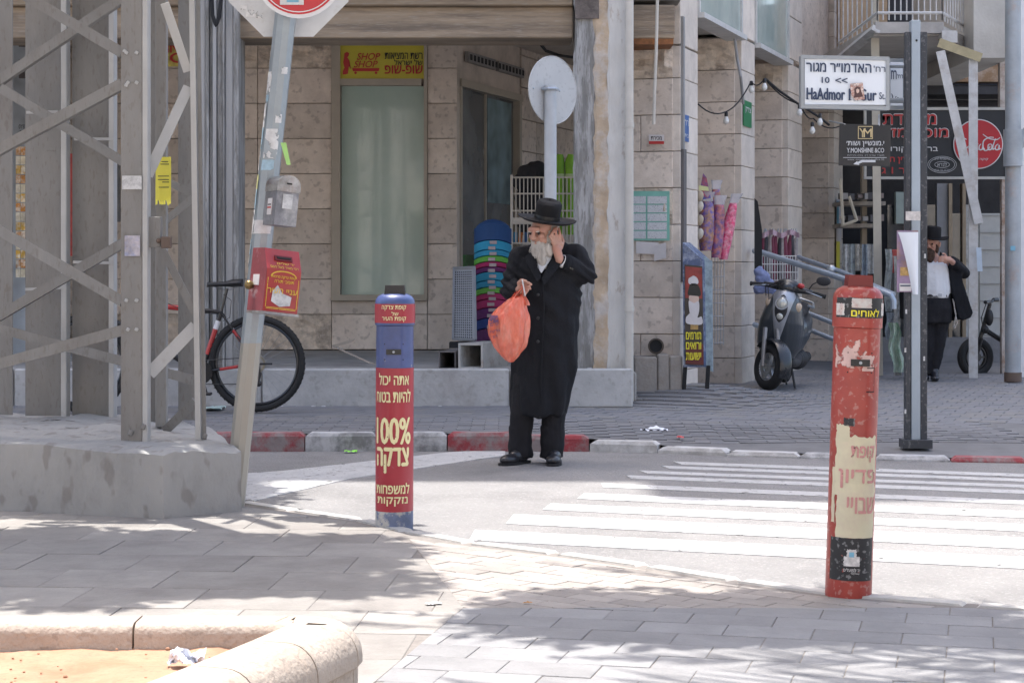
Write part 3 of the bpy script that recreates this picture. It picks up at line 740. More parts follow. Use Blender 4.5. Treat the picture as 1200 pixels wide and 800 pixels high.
# far left shops seen through the pylon
ls = thing('left_shopfront', (-5.5, 18.0, .1), 'pale shopfront with a strip of colourful snack posters seen between the pylon plates', 'shop')
MB().box((-6.2, 18.6, 2.0), (3.2, .1, 4.0)).build('wall', M('pale_shop_wall', (.30,.33,.36), .6, var=.5, scale=1.5, detail=3), ls, True)
pc = [(.5,.2,.03),(.03,.12,.35),(.62,.55,.4),(.4,.05,.04),(.6,.35,.04),(.08,.3,.4)]
for i in range(14):
    for x in (18.5, 24.2):
        m_ = M('poster_tile_%d' % ((i*2+int(x))%6), pc[(i*2+int(x))%6], .5, var=.4, scale=9, col2=(.75,.7,.6), patch=.9, pscale=12, thr=.5)
        cbox(MB(), x, x+5.3, 172+i*11, 182+i*11, 18.4, 18.42).build('poster', m_, ls, True)
for xa, xb, ya, yb, cc in ((22,29,0,55,(.06,.05,.05)), (22,29,70,92,(.5,.25,.1)), (81,86,180,300,(.4,.05,.04)), (136,141,0,40,(.1,.1,.1)), (136,141,190,260,(.4,.06,.08)), (195,222,48,78,(.6,.5,.12))):
    cbox(MB(), xa, xb, ya, yb, 18.36, 18.38).build('poster', M('poster_%d' % xa, cc, .6, var=.4, scale=12), ls, True)
text_px('INC', 196, 50, 220, 62, 18.34, redt, ls, .05); text_px('C', 199, 62, 216, 74, 18.34, redt, ls, .05)
text_px('0Y8', 22, 146, 29, 151, 18.34, blk_t, ls, .03); text_px('27', 23, 153, 29, 158, 18.34, blk_t, ls, .03)

# ================================================================ BUILDING WITH BALCONY, far right
b2 = thing('balcony_building', (5.2, 24, .05), 'shabby building at the right end with iron balcony, cluttered dark shop and cream upper wall', 'building')
SY = 24.5
# shop front: dark recess, frames, shelves
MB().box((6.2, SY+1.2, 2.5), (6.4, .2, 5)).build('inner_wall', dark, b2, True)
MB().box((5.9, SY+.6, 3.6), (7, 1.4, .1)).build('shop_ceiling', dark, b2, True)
cw = M('cream_upper_wall', (.55,.53,.49), .85, var=.08, scale=3, bump=.25, col2=(.4,.37,.33), patch=.4)
cbox(MB(), 1141, 1187, -120, 68, 21.2, 24.4).build('cream_wall', cw, b2, True)
cbox(MB(), 985, 1260, 60, 96, SY-.05, SY+.2).build('lintel', M('orange_brown_lintel', (.30,.19,.11), .85, var=.3, scale=4, bump=.3, col2=(.45,.42,.4), patch=.6), b2, True)
cbox(MB(), 985, 1040, -90, 60, 24.0, 24.3).build('orange_wall', M('orange_plaster', (.50,.37,.25), .9, var=.15, scale=4, bump=.3), b2, True)
grey_f = M('grey_shop_frame', (.22,.23,.25), .5, var=.1); brz = M('bronze_frame', (.26,.21,.15), .5, .2, var=.15)
tiles = M('pale_tile_wall', (.42,.43,.42), .5, var=.08)
def sb(xa, xb, ya, yb, y0, y1, nm, mt, par=None, ch=0): return cbox(MB(), xa, xb, ya, yb, y0, y1, ch).build(nm, mt, par or b2, True)
sb(1148, 1178, 250, 433, SY, SY+.1, 'white_door', tiles); sb(1098, 1112, 215, 433, SY, SY+.1, 'door_panel', grey_f); sb(1112, 1116, 215, 430, SY-.05, SY+.1, 'door_frame', brz)
sb(1128, 1132, 215, 430, SY-.05, SY+.1, 'door_frame', brz); sb(1116, 1128, 250, 420, SY+.02, SY+.06, 'pane', glass_d); sb(1132, 1148, 240, 433, SY+.02, SY+.08, 'pane', M('pale_reflecting_glass', (.25,.28,.30), .1, var=.6, scale=4, coat=.4))
for k in range(9): sb(1149, 1177, 252+k*20, 253+k*20, SY-.015, SY+.05, 'tile_joint', M('tile_joint', (.3,.3,.29), .8))
sb(985, 1260, 395, 433, SY-.08, SY, 'grey_plinth', M('grey_plinth_stone', (.20,.20,.21), .7, var=.2)); sb(1040, 1100, 240, 395, SY+.05, SY+.1, 'pane', glass_d)
sb(1050, 1072, 225, 262, SY-.1, SY, 'light_box', M('pale_green_panel', (.32,.40,.38), .4, var=.1)); sb(1010, 1016, 180, 400, SY-.1, SY, 'frame', brz)
for k in range(14): sb(1060, 1180, 100+k*8.2, 100.8+k*8.2, SY+.10, SY+.14, 'shutter_slat', M('dark_shutter', (.10,.10,.105), .6))
for k, y in enumerate((236, 262)): sb(985, 1038-6*k, y, y+4.5, SY-.6, SY, 'shelf', M('pale_shelf_board', (.42,.38,.34), .7, var=.3, scale=10))
# concrete post and white strip at the right edge
sb(1172, 1183, 72, 128, 21.70, 21.80, 'post_head', M('rust_stained_white', (.55,.50,.46), .8, var=.15, col2=(.3,.17,.1), patch=.8, pscale=5, thr=.55)); sb(1174, 1180, 128, 442, 21.72, 21.80, 'post', M('rust_stained_white', ())); sb(1196.5, 1215, 0, 442, 20.9, 21.0, 'white_pilaster', white_p)
# balcony: slab, railing with bars, brackets
bal = empty_part('balcony', b2); BY = 20.6
ironw = M('pale_iron_paint', (.55,.55,.55), .5, .1, var=.15, scale=8, col2=(.33,.27,.22), patch=.5, pscale=9, thr=.6)
sb(1026, 1106, 26, 39, BY, BY+.1, 'slab_edge', M('balcony_edge_paint', (.42,.40,.38), .8, var=.2, scale=5), bal)
q0 = P(1026, 39, BY); q1 = P(1106, 39, BY)
MB().prism([(q0.x, BY+.105), (q1.x, BY+.105), (q1.x+.55, BY+1.2), (q1.x+.55, 24.4), (q0.x-.1, 24.4)], q0.z-.02, q0.z+.1).build('slab', M('soffit_plaster', (.45,.43,.40), .9, var=.15, scale=3), bal, True)
def rail(a, b, n, zt, nm='railing_bar'):
    a = Vector(a); b = Vector(b)
    MB().tube([a+Vector((0,0,.10)), b+Vector((0,0,.10))], .018, 6).build('rail', ironw, bal, True)
    MB().tube([a+Vector((0,0,zt)), b+Vector((0,0,zt))], .022, 6).build('rail', ironw, bal, True)
    for k in range(n+1):
        p = a+(b-a)*k/n; MB().tube([p+Vector((0,0,.02)), p+Vector((0,0,zt))], .009, 5).build(nm, ironw, bal, True)
rail(P(1028, 26, BY), P(1104, 26, BY), 11, 1.0)
rail(P(1104, 26, BY), P(1104, 26, BY)+Vector((.55,1.2,0)), 9, 1.0)
rail(P(1028, 26, BY), P(983, 60, 22.6), 8, 1.0)
MB().bar(P(1027, 34, BY), P(984, 70, 22.6), .10, .06).build('stringer', ironw, bal, True)
sb(1104, 1122, 36, 50, BY-.03, BY+.15, 'bracket_plate', ironw, bal)
MB().angle(P(1100, 50, BY-.05), P(1150, 68, BY-.05), .10, .01).build('bracket', M('mustard_stained_iron', (.42,.36,.22), .6, var=.2), bal, True)
for a, b, w, nm in ((P(1102, 60, BY-.1), P(1147, 262, BY-.1), .10, 'diagonal_strut'), (P(1140.5, 62, BY), P(1140.5, 443, BY), .10, 'post'), (P(1025, 0, BY+.3), P(1030, 440, BY+.3), .09, 'post')):
    MB().bar(a, b, w, .012).bar(a+Vector((w/2-.006,.05,0)), b+Vector((w/2-.006,.05,0)), .012, .09).build(nm, ironw if nm != 'post' or a.x > 5 else M('cream_post', (.50,.46,.38), .7, var=.1), bal, True)
# opposite side of the street, behind the camera: gives the bounce light and the reflections
ob = thing('opposite_building', (0, -10, 0), 'plastered apartment block across the street behind the viewpoint', 'building')
MB().box((0, -14, 7), (60, 8, 14)).build('wall', M('opposite_plaster', (.72,.68,.62), .9, var=.1, scale=.6), ob, True)
for i in range(12):
    for j in range(4): MB().box((-20+i*3.6, -9.98, 2+j*2.9), (1.4, .1, 1.5)).build('window', glass_d, ob, True)

# ================================================================ LATTICE PYLON and its concrete base
cb = thing('concrete_base', (-2.3, 10.2, 0), 'chipped grey concrete block under the lattice pylon at the left', 'concrete block')
def blockmesh():
    bm = bmesh.new(); N_ = 14
    base = [(-3.6,9.98),(-1.745,9.37),(-1.40,9.66),(-1.72,10.65),(-2.1,11.35),(-3.6,11.5)]
    def top(x, y): return .385-.025*max(0, (x+2.4))-.03*max(0, 10.2-y)*.6+.03*noise.fractal(Vector((x*3,y*3,2)),1,2,4)+.010*noise.noise(Vector((x*15,y*15,4)))
    pts = []
    for i in range(len(base)):
        a = Vector(base[i]); b = Vector(base[(i+1)%len(base)])
        for k in range(N_): pts.append(a+(b-a)*k/N_)
    c = Vector((-2.5, 10.4)); lv = []
    for zf_ in (0, .2, .45, .7, .9, 1.0):
        lv.append([bm.verts.new((p.x+.004*noise.noise(Vector((p.x*7,p.y*7,zf_*3))), p.y+.006*noise.noise(Vector((p.x*9,p.y*9,zf_*3+5))), zf_*(top(p.x,p.y)-.012))) for p in pts])
    for kk in (.97,.9,.75,.5,.25):
        lv.append([bm.verts.new((c.x+(p.x-c.x)*kk, c.y+(p.y-c.y)*kk, top(c.x+(p.x-c.x)*kk, c.y+(p.y-c.y)*kk)+.03*(1-kk))) for p in pts])
    n = len(pts)
    for r in range(len(lv)-1):
        for i in range(n): bm.faces.new((lv[r][i], lv[r][(i+1)%n], lv[r+1][(i+1)%n], lv[r+1][i]))
    bm.faces.new(lv[-1]); bmesh.ops.recalc_face_normals(bm, faces=bm.faces)
    me = bpy.data.meshes.new('block'); bm.to_mesh(me); bm.free(); me.materials.append(M('old_base_concrete', (.35,.345,.335), .9, var=.2, scale=3, bump=.9, bscale=18, col2=(.24,.22,.20), patch=.45, pscale=3, thr=.62, soft=.15, speck=(.12,.09,.07), speckscale=11, speckamt=.35, stretch=(1,1,.6))); shade(me, 30)
    o = bpy.data.objects.new('block', me); COL.objects.link(o); o.parent = cb; o.matrix_basis = basis(cb).inverted()
blockmesh()
py = thing('lattice_pylon', (-2.2, 10.2, .38), 'dusty grey steel lattice pylon with wide plates and crossed braces standing on the concrete block', 'pylon')
PH = 3.4
def up(p, z): return Vector((p.x, p.y, z))
TOPZ = 5.2
# wide channel plates at the back
for x0, x1, yb, edge, Y in ((-22, 15, 486, 0, 11.0), (30, 76, 487, 6.5, 11.0), (85, 131.5, 488, 6, 11.0), (176, 190, 500, 6, 10.9), (209, 231, 492, 0, 11.0)):
    a = P(x0, yb, Y); b = P(x1, yb, Y)
    MB().box(((a.x+b.x)/2, Y, (a.z+TOPZ)/2), (b.x-a.x, .012, TOPZ-a.z)).build('plate', pyl, py, True)
    if edge:
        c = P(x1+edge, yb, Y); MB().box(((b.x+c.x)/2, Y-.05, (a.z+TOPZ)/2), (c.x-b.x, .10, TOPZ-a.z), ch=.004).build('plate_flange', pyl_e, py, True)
# main front leg and right leg
a = P(142, 518, 9.72); b = P(166.5, 518, 9.72)
mb = MB(); mb.box(((a.x+b.x)/2, 9.72, (.34+TOPZ)/2), (b.x-a.x, .012, TOPZ-.34)); leg = mb.build('leg', pyl, py, True)
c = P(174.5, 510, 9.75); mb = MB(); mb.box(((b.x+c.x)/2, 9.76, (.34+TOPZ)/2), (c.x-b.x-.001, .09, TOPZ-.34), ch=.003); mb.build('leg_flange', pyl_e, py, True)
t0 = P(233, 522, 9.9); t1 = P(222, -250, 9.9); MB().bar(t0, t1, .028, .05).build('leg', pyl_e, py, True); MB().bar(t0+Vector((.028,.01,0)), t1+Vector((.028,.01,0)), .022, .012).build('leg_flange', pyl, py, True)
# slim middle post
MB().box((P(189.5,0,10.3).x, 10.3, (.4+TOPZ)/2), (.062, .05, TOPZ-.4), ch=.004).build('post', pyl, py, True)
def brace(x0, y0, x1, y1, Y0, Y1, w, mt, ang=False, nm='brace'):
    mb = MB()
    if ang: mb.angle(P(x0,y0,Y0), P(x1,y1,Y1), w, .008, side=-1)
    else: mb.bar(P(x0,y0,Y0), P(x1,y1,Y1), w, .010)
    return mb.build(nm, mt, py, True)
for q in ((-10,-28,143,62), (-30,190,143,98), (-30,253,143,353), (-30,434,143,387), (-30,-80,10,-40)): brace(*q, 9.86, 9.74, .056, pyl, True)
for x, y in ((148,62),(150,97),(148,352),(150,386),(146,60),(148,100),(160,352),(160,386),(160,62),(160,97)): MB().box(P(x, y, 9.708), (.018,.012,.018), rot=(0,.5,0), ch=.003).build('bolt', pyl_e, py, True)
for q in ((-12,101,145,-4), (0,103,145,190), (-5,372,145,284), (-5,384,230,446)): brace(*q, 10.7, 10.7, .055, pyl, True)
for q in ((4,92,4,104), (0,378,8,380)): pass
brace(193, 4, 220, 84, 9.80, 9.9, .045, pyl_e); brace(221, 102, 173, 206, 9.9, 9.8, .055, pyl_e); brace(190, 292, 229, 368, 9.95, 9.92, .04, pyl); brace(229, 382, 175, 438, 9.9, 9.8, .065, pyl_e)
brace(229, 470, 193, 505, 10.0, 10.2, .05, pyl); brace(176, 202, 226, 228, 10.5, 10.5, .04, pyl, True); brace(190, 262, 226, 232, 10.5, 10.5, .04, pyl)
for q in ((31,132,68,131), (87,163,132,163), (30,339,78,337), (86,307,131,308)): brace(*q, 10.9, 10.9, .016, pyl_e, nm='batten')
brace(60, 176, 60, 178, 10.9, 10.9, .05, pyl)
MB().box(P(180, 272, 9.78), (.085, .05, .16), ch=.004).build('bracket', pyl, py, True); MB().box(P(195, 284, 9.74), (.05, .05, .06), ch=.004).build('bracket', M('rust_brown', (.14,.10,.08), .8), py, True)
MB().ball(P(186, 282, 9.74), .014).build('bolt', M('rust_brown', ()), py, True)
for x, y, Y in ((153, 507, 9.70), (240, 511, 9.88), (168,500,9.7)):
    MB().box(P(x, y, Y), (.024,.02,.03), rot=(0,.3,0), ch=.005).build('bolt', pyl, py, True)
ppr = M('torn_white_paper', (.62,.62,.62), .8, var=.1, col2=(.35,.35,.36), patch=.7, pscale=30, thr=.52)
rect_px(143, 206, 166, 222, 9.70, 'sticker', ppr, py, .002)
rect_px(146, 276, 164, 300, 9.70, 'sticker', M('faded_sticker', (.45,.42,.46), .6, var=.3, scale=30, col2=(.25,.3,.5), patch=.8, pscale=25), py, .002)
ysh = M('yellow_paper', (.75,.68,.10), .8, var=.06, scale=10)
yp = thing('yellow_notice', P(191, 236, 9.95), 'yellow paper notice with a fringed lower edge taped to the slim pylon post', 'notice')
def ny(u, v):
    q = P(182.5+18*u, 235-51*v, 10.24); return q+Vector((0, -.008*math.sin(u*5)*(1-v)-.01*(1-v), 0))
MB().grid(ny, 10, 14).build('sheet', ysh, yp, True, True)
for k in range(6): MB().bar(P(183.5+3*k, 233, 10.235), P(183+3.4*k+random.uniform(-1,2), 238+random.uniform(0,3), 10.20), .011, .001).build('fringe', ysh, yp, True)
for y, x0, x1 in ((189,189,197),(192,188,198),(206,185,198),(210,185,198),(213,190,198),(219,186,198)): rect_px(x0, y, x1, y+1.0, 10.215, 'print_line', blk_t, yp, .001)

# ================================================================ BOLLARD-SHAPED CHARITY BOXES
yell = M('cream_yellow_print', (.78,.70,.40), .6, var=.06, chip=.10, chipscale=60)
def bollard(loc, hgt, r, tilt, label, paint, cap_paint, handle, nm='charity_bollard'):
    t = thing(nm, loc, label, 'charity box', 'cylindrical street charity boxes', rot=(0, tilt, 0))
    zc = hgt*.835
    MB().lathe([(r,-.03),(r,.02),(r,.4),(r,.7),(r,zc)], 48).build('body', paint, t, False, True)
    MB().lathe([(r+.001,zc+.001),(r+.0065,zc+.004),(r+.0065,hgt*.965-.05),(r+.004,hgt*.965-.03),(r-.008,hgt*.965-.012),(r-.03,hgt*.965)], 48).build('cap', cap_paint, t, False, True)
    mb = MB(); mb.rings([[(x*sx, y*.045, z) for x, y in ((-1,-1),(1,-1),(1,1),(-1,1))] for sx, z in ((r*.56, hgt*.955), (r*.50, hgt*1.0))]); mb.build('slot_head', handle, t)
    z = hgt*.73
    MB().box((-.0, -r-.002, z), (.072, .008, .026)).build('lock_plate', M('dark_lock_metal', (.05,.05,.05), .5, .6), t); MB().tube([(0,-r-.004,z),(0,-r-.010,z)], .006, 10).build('keyhole', alu, t)
    for dx in (-.045,.045):
        for dz in (-.025,.025): MB().ball((dx, -math.sqrt(r*r-dx*dx), z+dz*1.5), .003, n=8, m=5).build('rivet', black_m, t)
    return t, zc
blue = M('scratched_blue_paint', (.045,.07,.20), .38, var=.2, scale=8, col2=(.33,.31,.27), patch=.9, pscale=9, thr=.66, soft=.02, coat=.3)
redw = M('faded_crimson_print', (.34,.02,.035), .45, var=.1, col2=(.25,.18,.25), patch=.7, pscale=14, thr=.67, soft=.03, coat=.2)
p_ = G(462, 620, .0)
bb, zc = bollard((p_.x, p_.y, .0), 1.19, .091, math.radians(.2), 'blue charity box post with red wraps and yellow lettering, left of the crossing', blue, blue, black_p)
base = M('scuffed_base_paint', (.13,.16,.25), .7, var=.3, scale=10, col2=(.42,.41,.39), patch=.95, pscale=12, thr=.5, soft=.04)
sheet_cyl(bb, 'base_band', -PI, PI, 0, .095, .0922, base, n=40)
sheet_cyl(bb, 'red_wrap', -2.3, 2.3, .095, .79, .0925, redw, n=40); sheet_cyl(bb, 'cap_wrap', -2.3, 2.3, 1.008, 1.10, .0985, redw, n=40)
def T(o, s, a0, a1, z0, z1, bold=.04, r=.0945, mt=yell): return text_cyl(s, a0, a1, z0, z1, r, mt, o, bold)
T(bb, heb('קופת צדקה'), -.62, .62, 1.068, 1.093, r=.1005); T(bb, heb('של'), -.1, .22, 1.045, 1.063, r=.1005); T(bb, heb('קופת העיר'), -.6, .62, 1.014, 1.038, r=.1005)
T(bb, heb('אתה יכול'), -.85, .85, .710, .765); T(bb, heb('להיות בטוח'), -1.05, .98, .625, .688)
T(bb, '100%', -1.05, .98, .425, .55, .05); T(bb, heb('צדקה'), -1.0, .85, .285, .405, .06)
T(bb, heb('למשפחות'), -1.05, .92, .185, .235, .05); T(bb, heb('נזקקות'), -.95, .80, .125, .168, .05)
redb = M('sunfaded_red_paint', (.37,.05,.035), .42, var=.14, scale=4, col2=(.22,.03,.025), patch=.7, pscale=4, thr=.58, coat=.2, speck=(.5,.35,.3), speckscale=45, speckamt=.35)
p_ = G(994, 698, .012)
rb, zc = bollard((p_.x, p_.y, .012), 1.235, .089, math.radians(1.9), 'red charity box post with peeling cream and black posters at the right kerb', redb, redb, M('dark_red_handle', (.15,.012,.012), .4, var=.1))
blkst = M('black_poster_print', (.022,.022,.025), .5, var=.2, chip=.05, chipscale=40, speck=(.5,.5,.5), speckscale=50, speckamt=.3)
def torn(s, a=.08):
    def e(u, v):
        if u < .01 or u > .99: u += a*noise.noise(Vector((s+u*9, v*6, 0)))
        if v > .99: v += a*1.1*noise.noise(Vector((s, u*8, 3)))
        if v < .01: v += a*.2*noise.noise(Vector((s, u*8, 3)))
        return u, v
    return e
sheet_cyl(rb, 'black_sticker', -1.15, 1.15, 1.072, 1.148, .0966, blkst, torn(1, .03), 30)
wt = M('weathered_white_sticker', (.60,.58,.55), .7, var=.15, scale=20, col2=(.45,.25,.22), patch=.7, pscale=25, thr=.55, chip=.12, chipscale=25)
sheet_cyl(rb, 'white_sticker', -.42, .38, 1.11, 1.146, .0975, wt, torn(2, .05)); sheet_cyl(rb, 'white_sticker', -1.15, -.72, 1.08, 1.125, .0975, wt, torn(5,.08)); sheet_cyl(rb, 'white_sticker', .95, 1.3, 1.082, 1.13, .0975, wt, torn(7,.08))
yb = M('bright_yellow_print', (.80,.70,.05), .6)
T(rb, heb('לאוחים'), -.42, .75, 1.078, 1.106, .05, .0985, yb)
glue = M('pinkish_glue_scuffs', (.60,.42,.38), .8, var=.2, scale=12, chip=.45, chipscale=14)
sheet_cyl(rb, 'glue_scuff', -1.2, .2, .88, .985, .0902, glue, torn(3,.12), 24); sheet_cyl(rb, 'glue_scuff', .1, .9, .87, .93, .0903, glue, torn(9,.15))
mb = MB()
for a0, a1, z0, z1 in ((.3,.72,.88,.884),(.30,.72,.79,.794),(.70,.72,.79,.884)): mb.grid(lambda u, v: (.0905*math.sin(a0+(a1-a0)*u), -.0905*math.cos(a0+(a1-a0)*u), z0+(z1-z0)*v), 6, 1)
mb.build('door_outline', black_m, rb)
crm = M('cream_poster_paper', (.66,.60,.42), .8, var=.07, scale=8, col2=(.58,.42,.36), patch=.35, pscale=7)
sheet_cyl(rb, 'cream_poster', -.98, 1.02, .395, .62, .0905, crm, torn(4, .09), 34, 14)
sheet_cyl(rb, 'cream_poster', -.85, 1.0, .235, .44, .0907, crm, torn(8, .05), 34, 14)
sheet_cyl(rb, 'cream_poster', -1.15, -.95, .29, .50, .0904, crm, torn(6, .3), 8, 14)
sheet_cyl(rb, 'cream_poster', -.98, -.35, .60, .665, .0906, crm, torn(14, .12), 12, 10)
pk = M('faded_pink_print', (.62,.30,.28), .7, chip=.25, chipscale=30)
T(rb, heb('קופת'), -.25, .85, .525, .585, .05, .0925, pk); T(rb, heb('פדיון'), -.75, .95, .425, .495, .05, .0925, pk); T(rb, heb('שבויי'), -.35, .95, .33, .39, .05, .0925, pk)
sheet_cyl(rb, 'black_poster', -1.12, .98, .072, .235, .0906, blkst, torn(10,.02), 30); sheet_cyl(rb, 'torn_edge', -.62, -.15, .66, .69, .0906, blkst, torn(11,.15))
wst = M('white_emblem_print', (.62,.60,.58), .6, var=.3, scale=60)
sheet_cyl(rb, 'emblem', -.42, .25, .128, .165, .092, wst, torn(15,.05)); sheet_cyl(rb, 'emblem', -.30, .10, .16, .192, .092, wst, torn(12,.18)); sheet_cyl(rb, 'emblem_blue', -.2, 0, .163, .182, .0925, M('pale_blue_print', (.2,.45,.6), .6))
T(rb, heb('יד לפועלים'), -.42, .27, .108, .121, .03, .0925, wst); T(rb, heb('קופת העיר'), -.12, .25, .097, .103, .02, .0925, wst)

# ================================================================ LEANING SIGN POST with two collection boxes
sp0 = P(276, 606, 9.85); sp0.z = 0
sp = thing('sign_post', sp0, 'leaning steel post covered in sticker scraps with a red round sign on top', 'sign post')
PA = P(273, 606, 9.85); PB = P(336, 5, 9.85); PB2 = PA+(PB-PA)*1.12
n = 10
def postprof(c, r): return [tuple(c+Vector((r*math.cos(2*PI*i/10+.3), r*math.sin(2*PI*i/10+.3), 0))) for i in range(10)]
PP = M('beige_dusty_post', (.38,.36,.32), .5, .4, var=.12, scale=6, col2=(.30,.27,.23), patch=.6, pscale=3, stretch=(2,2,.5))
mid = PA+(PB-PA)*.34
MB().rings([postprof(PA, .055), postprof(mid, .056)], cap=False).build('post_lower', PP, sp, True, True)
MB().rings([postprof(mid, .0562), postprof(PB2, .058)], cap=True).build('post_upper', M('grey_post_paint', (.32,.36,.39), .45, .5, var=.1, scale=8), sp, True, True)
def on_post(py, dx=0.0, dy=-.0): 
    t = (606-py)/(606-5); c = PA+(PB-PA)*t; return c+Vector((dx, dy, 0))
scr = [ (M('scrap_white', (.66,.66,.66), .8, var=.2, scale=20, chip=.35, chipscale=18)), (M('scrap_blue', (.35,.5,.6), .6, var=.3, scale=20, chip=.3, chipscale=25)), (M('scrap_yellow', (.7,.68,.3), .7, var=.2, chip=.3)), (M('scrap_dark', (.12,.1,.12), .7, chip=.2))]
random.seed(5)
for k, (y0, y1, a0, a1, m_) in enumerate(((85,110,-1.5,-.6,0),(80,88,.3,.9,0),(112,120,-1.4,-.7,1),(122,150,-1.6,-.9,0),(135,145,.2,.8,0),(152,186,-.6,.7,0),(188,200,-.7,.5,1),(150,175,-1.6,-1.0,1),(176,200,-1.6,-1.1,0),(205,222,-1.7,-1.0,2),(222,245,-1.6,-1.0,1),(246,276,-1.6,-1.0,0),(258,274,-.9,.9,0),(280,300,-1.6,-1.1,1),(60,80,-1.5,-1.2,0),(300,330,-1.7,-1.2,0))):
    def fn(u, v):
        a = a0+(a1-a0)*u+.08*noise.noise(Vector((k, v*5, 0))); c = on_post(y0+(y1-y0)*v); return c+Vector((.0585*math.sin(a), -.0585*math.cos(a), 0))
    MB().grid(fn, 5, 6).build('sticker', scr[m_], sp, True, True)
gr = M('green_tape', (.40,.70,.22), .6)
def fn(u, v): c = on_post(168+26*v, .05+.045*v+.03*u*(1-.3*v), -.05); return c
MB().grid(fn, 2, 5).build('green_tape', gr, sp, True, True)
def disc(nm, c, r, n, mat, par, th=.003, a0=0.0, yoff=0): 
    mb = MB(); mb.rings([[(c.x+r*math.cos(a0+2*PI*i/n), c.y+y, c.z+r*math.sin(a0+2*PI*i/n)) for i in range(n)] for y in (yoff, yoff+th)]); return mb.build(nm, mat, par, True)
# no-entry face on the near side, larger octagonal sign back behind it
oc = P(338, -27, 9.93)
sgb = disc('octagon_sign', oc, .345, 8, M('white_sign_back', (.62,.63,.64), .5, var=.1, col2=(.4,.38,.35), patch=.6, pscale=8, thr=.62), sp, .004, PI/8, .0)
rc = P(350, -31, 9.76)
disc('sign_rim', rc, .235, 48, white_p, sp, .004); d_ = disc('sign_face', rc, .215, 48, M('sign_red', (.55,.02,.03), .35, var=.05, coat=.3), sp, .003, 0, -.004)
for r0, r1 in ((.200, .205),): 
    mb = MB(); mb.rings([[(rc.x+r*math.cos(2*PI*i/48), rc.y-.0055, rc.z+r*math.sin(2*PI*i/48)) for i in range(48)] for r in (r0, r1)], cap=False); mb.build('thin_ring', white_p, sp, True)
rect_px(328, -8, 356, 6, 9.75, 'sticker', M('scrap_white', ()), sp, .001); rect_px(336, -2, 350, 3, 9.747, 'sticker', M('pale_blue_print', ()), sp, .001)
for x, y, w, h in ((288,12,14,8),(300,16,8,6),(282,6,8,6)): rect_px(x, y, x+w, y+h, 9.925, 'sticker', M('scrap_white', ()), sp, .001)
MB().box(P(333, 4, 9.80), (.16, .06, .04), ch=.004).build('clamp', pole_g, sp, True)
# upper grey collection box: slanted round-topped front, hung on the post and turned to the right
def boxed(name, label, cx, cy, Y, rz, ry):
    return thing(name, P(cx, cy, Y), label, 'collection box', rot=(0, ry, rz))
gmt = M('worn_grey_box', (.20,.20,.22), .45, .4, var=.3, scale=10, col2=(.45,.44,.44), patch=.6, pscale=8, thr=.55)
g1 = boxed('collection_box', 'scratched grey metal collection box with rounded top, upper one on the leaning post', 328, 237, 9.70, math.radians(32), math.radians(6.0))
s_ = 9.7/F
mb = MB(); prof = []
for k in range(9): a = PI-PI*k/8; prof.append((.062*math.cos(a), .078+.05*math.sin(a)))
prof += [(.062,-.125),(-.062,-.125)]
mb.rings([[(x, y, z) for x, z in prof] for y in (-.09, .05)]); mb.build('body', gmt, g1, False, False)
mb = MB(); mb.rings([[(x*1.06, y, .002+z*1.05 if z > .07 else .07) for x, z in prof[:9]]+[(.0657,y,.05),(-.0657,y,.05)] for y in (-.096, .052)]); mb.build('lid', M('rubbed_lid_metal', (.36,.35,.35), .35, .7, var=.3, scale=14, col2=(.2,.13,.1), patch=.6, pscale=10), g1)
MB().box((.0,-.0975,.092), (.028,.004,.008)).build('coin_slot', black_m, g1); MB().box((.0,-.0925,.0), (.055,.003,.075)).build('sticker', M('torn_white_paper', ()), g1)
MB().box((-.0645,-.02,-.03), (.003,.05,.085)).build('sticker', M('white_label', (.65,.62,.62), .6, var=.1), g1); MB().box((-.067,-.02,-.035), (.002,.04,.008)).build('label_stripe', redt, g1); MB().box((-.067,-.02,-.02), (.002,.036,.006)).build('label_stripe', blk_t, g1)
# lower red box: sloping top with slot, yellow print
rbx = M('glossy_red_box', (.40,.035,.03), .35, var=.2, scale=8, col2=(.22,.05,.05), patch=.5, pscale=8, coat=.4)
rsd = M('faded_maroon_side', (.26,.05,.06), .55, var=.25, scale=8, col2=(.5,.45,.45), patch=.8, pscale=9, thr=.62)
g2 = boxed('collection_box', 'red house-shaped collection box with yellow print, lower one on the leaning post', 321, 330, 9.66, math.radians(34), math.radians(6.5))
sec = [(-.105,-.16),(-.105,.06),(-.055,.165),(.075,.165),(.075,-.16)]       # y, z profile, front at -y
mb = MB(); mb.rings([[(x, y, z) for y, z in sec] for x in (-.098, .098)]); mb.build('body', rbx, g2)
mb = MB(); mb.rings([[(x, y*.99, z*.99) for y, z in sec] for x in (-.101, -.0975)]); mb.build('side_panel', rsd, g2)
MB().box((0,-.02,-.165), (.205,.19,.012)).build('bottom_edge', M('rubbed_lid_metal', ()), g2)
MB().box((.0,-.083,.118), (.10,.006,.028), rot=(math.radians(-25.5),0,0)).build('coin_slot', M('dark_red_handle', ()), g2); MB().box((.0,-.086,.120), (.08,.006,.010), rot=(math.radians(-25.5),0,0)).build('slot_opening', black_m, g2)
ylw = M('gold_print', (.72,.48,.06), .5, chip=.15, chipscale=50)
def T2(s, x0, x1, z0, z1, b=.04): return text(s, lambda u, v: (x0+(x1-x0)*u, -.1075, z0+(z1-z0)*v), ylw, g2, b)
T2(heb('קופת צדקה מרכזית'), -.07, .07, .012, .028); T2(heb('תומכי תורה'), -.05, .06, -.008, .006); T2(heb('עניי העיר'), -.085, .085, -.062, -.038)
def T3(s, x0, x1, a, b): return text(s, lambda u, v: (x0+(x1-x0)*u, -.106+.0476*(a+(b-a)*v)-.003, .06+.1*(a+(b-a)*v)), ylw, g2, .04)
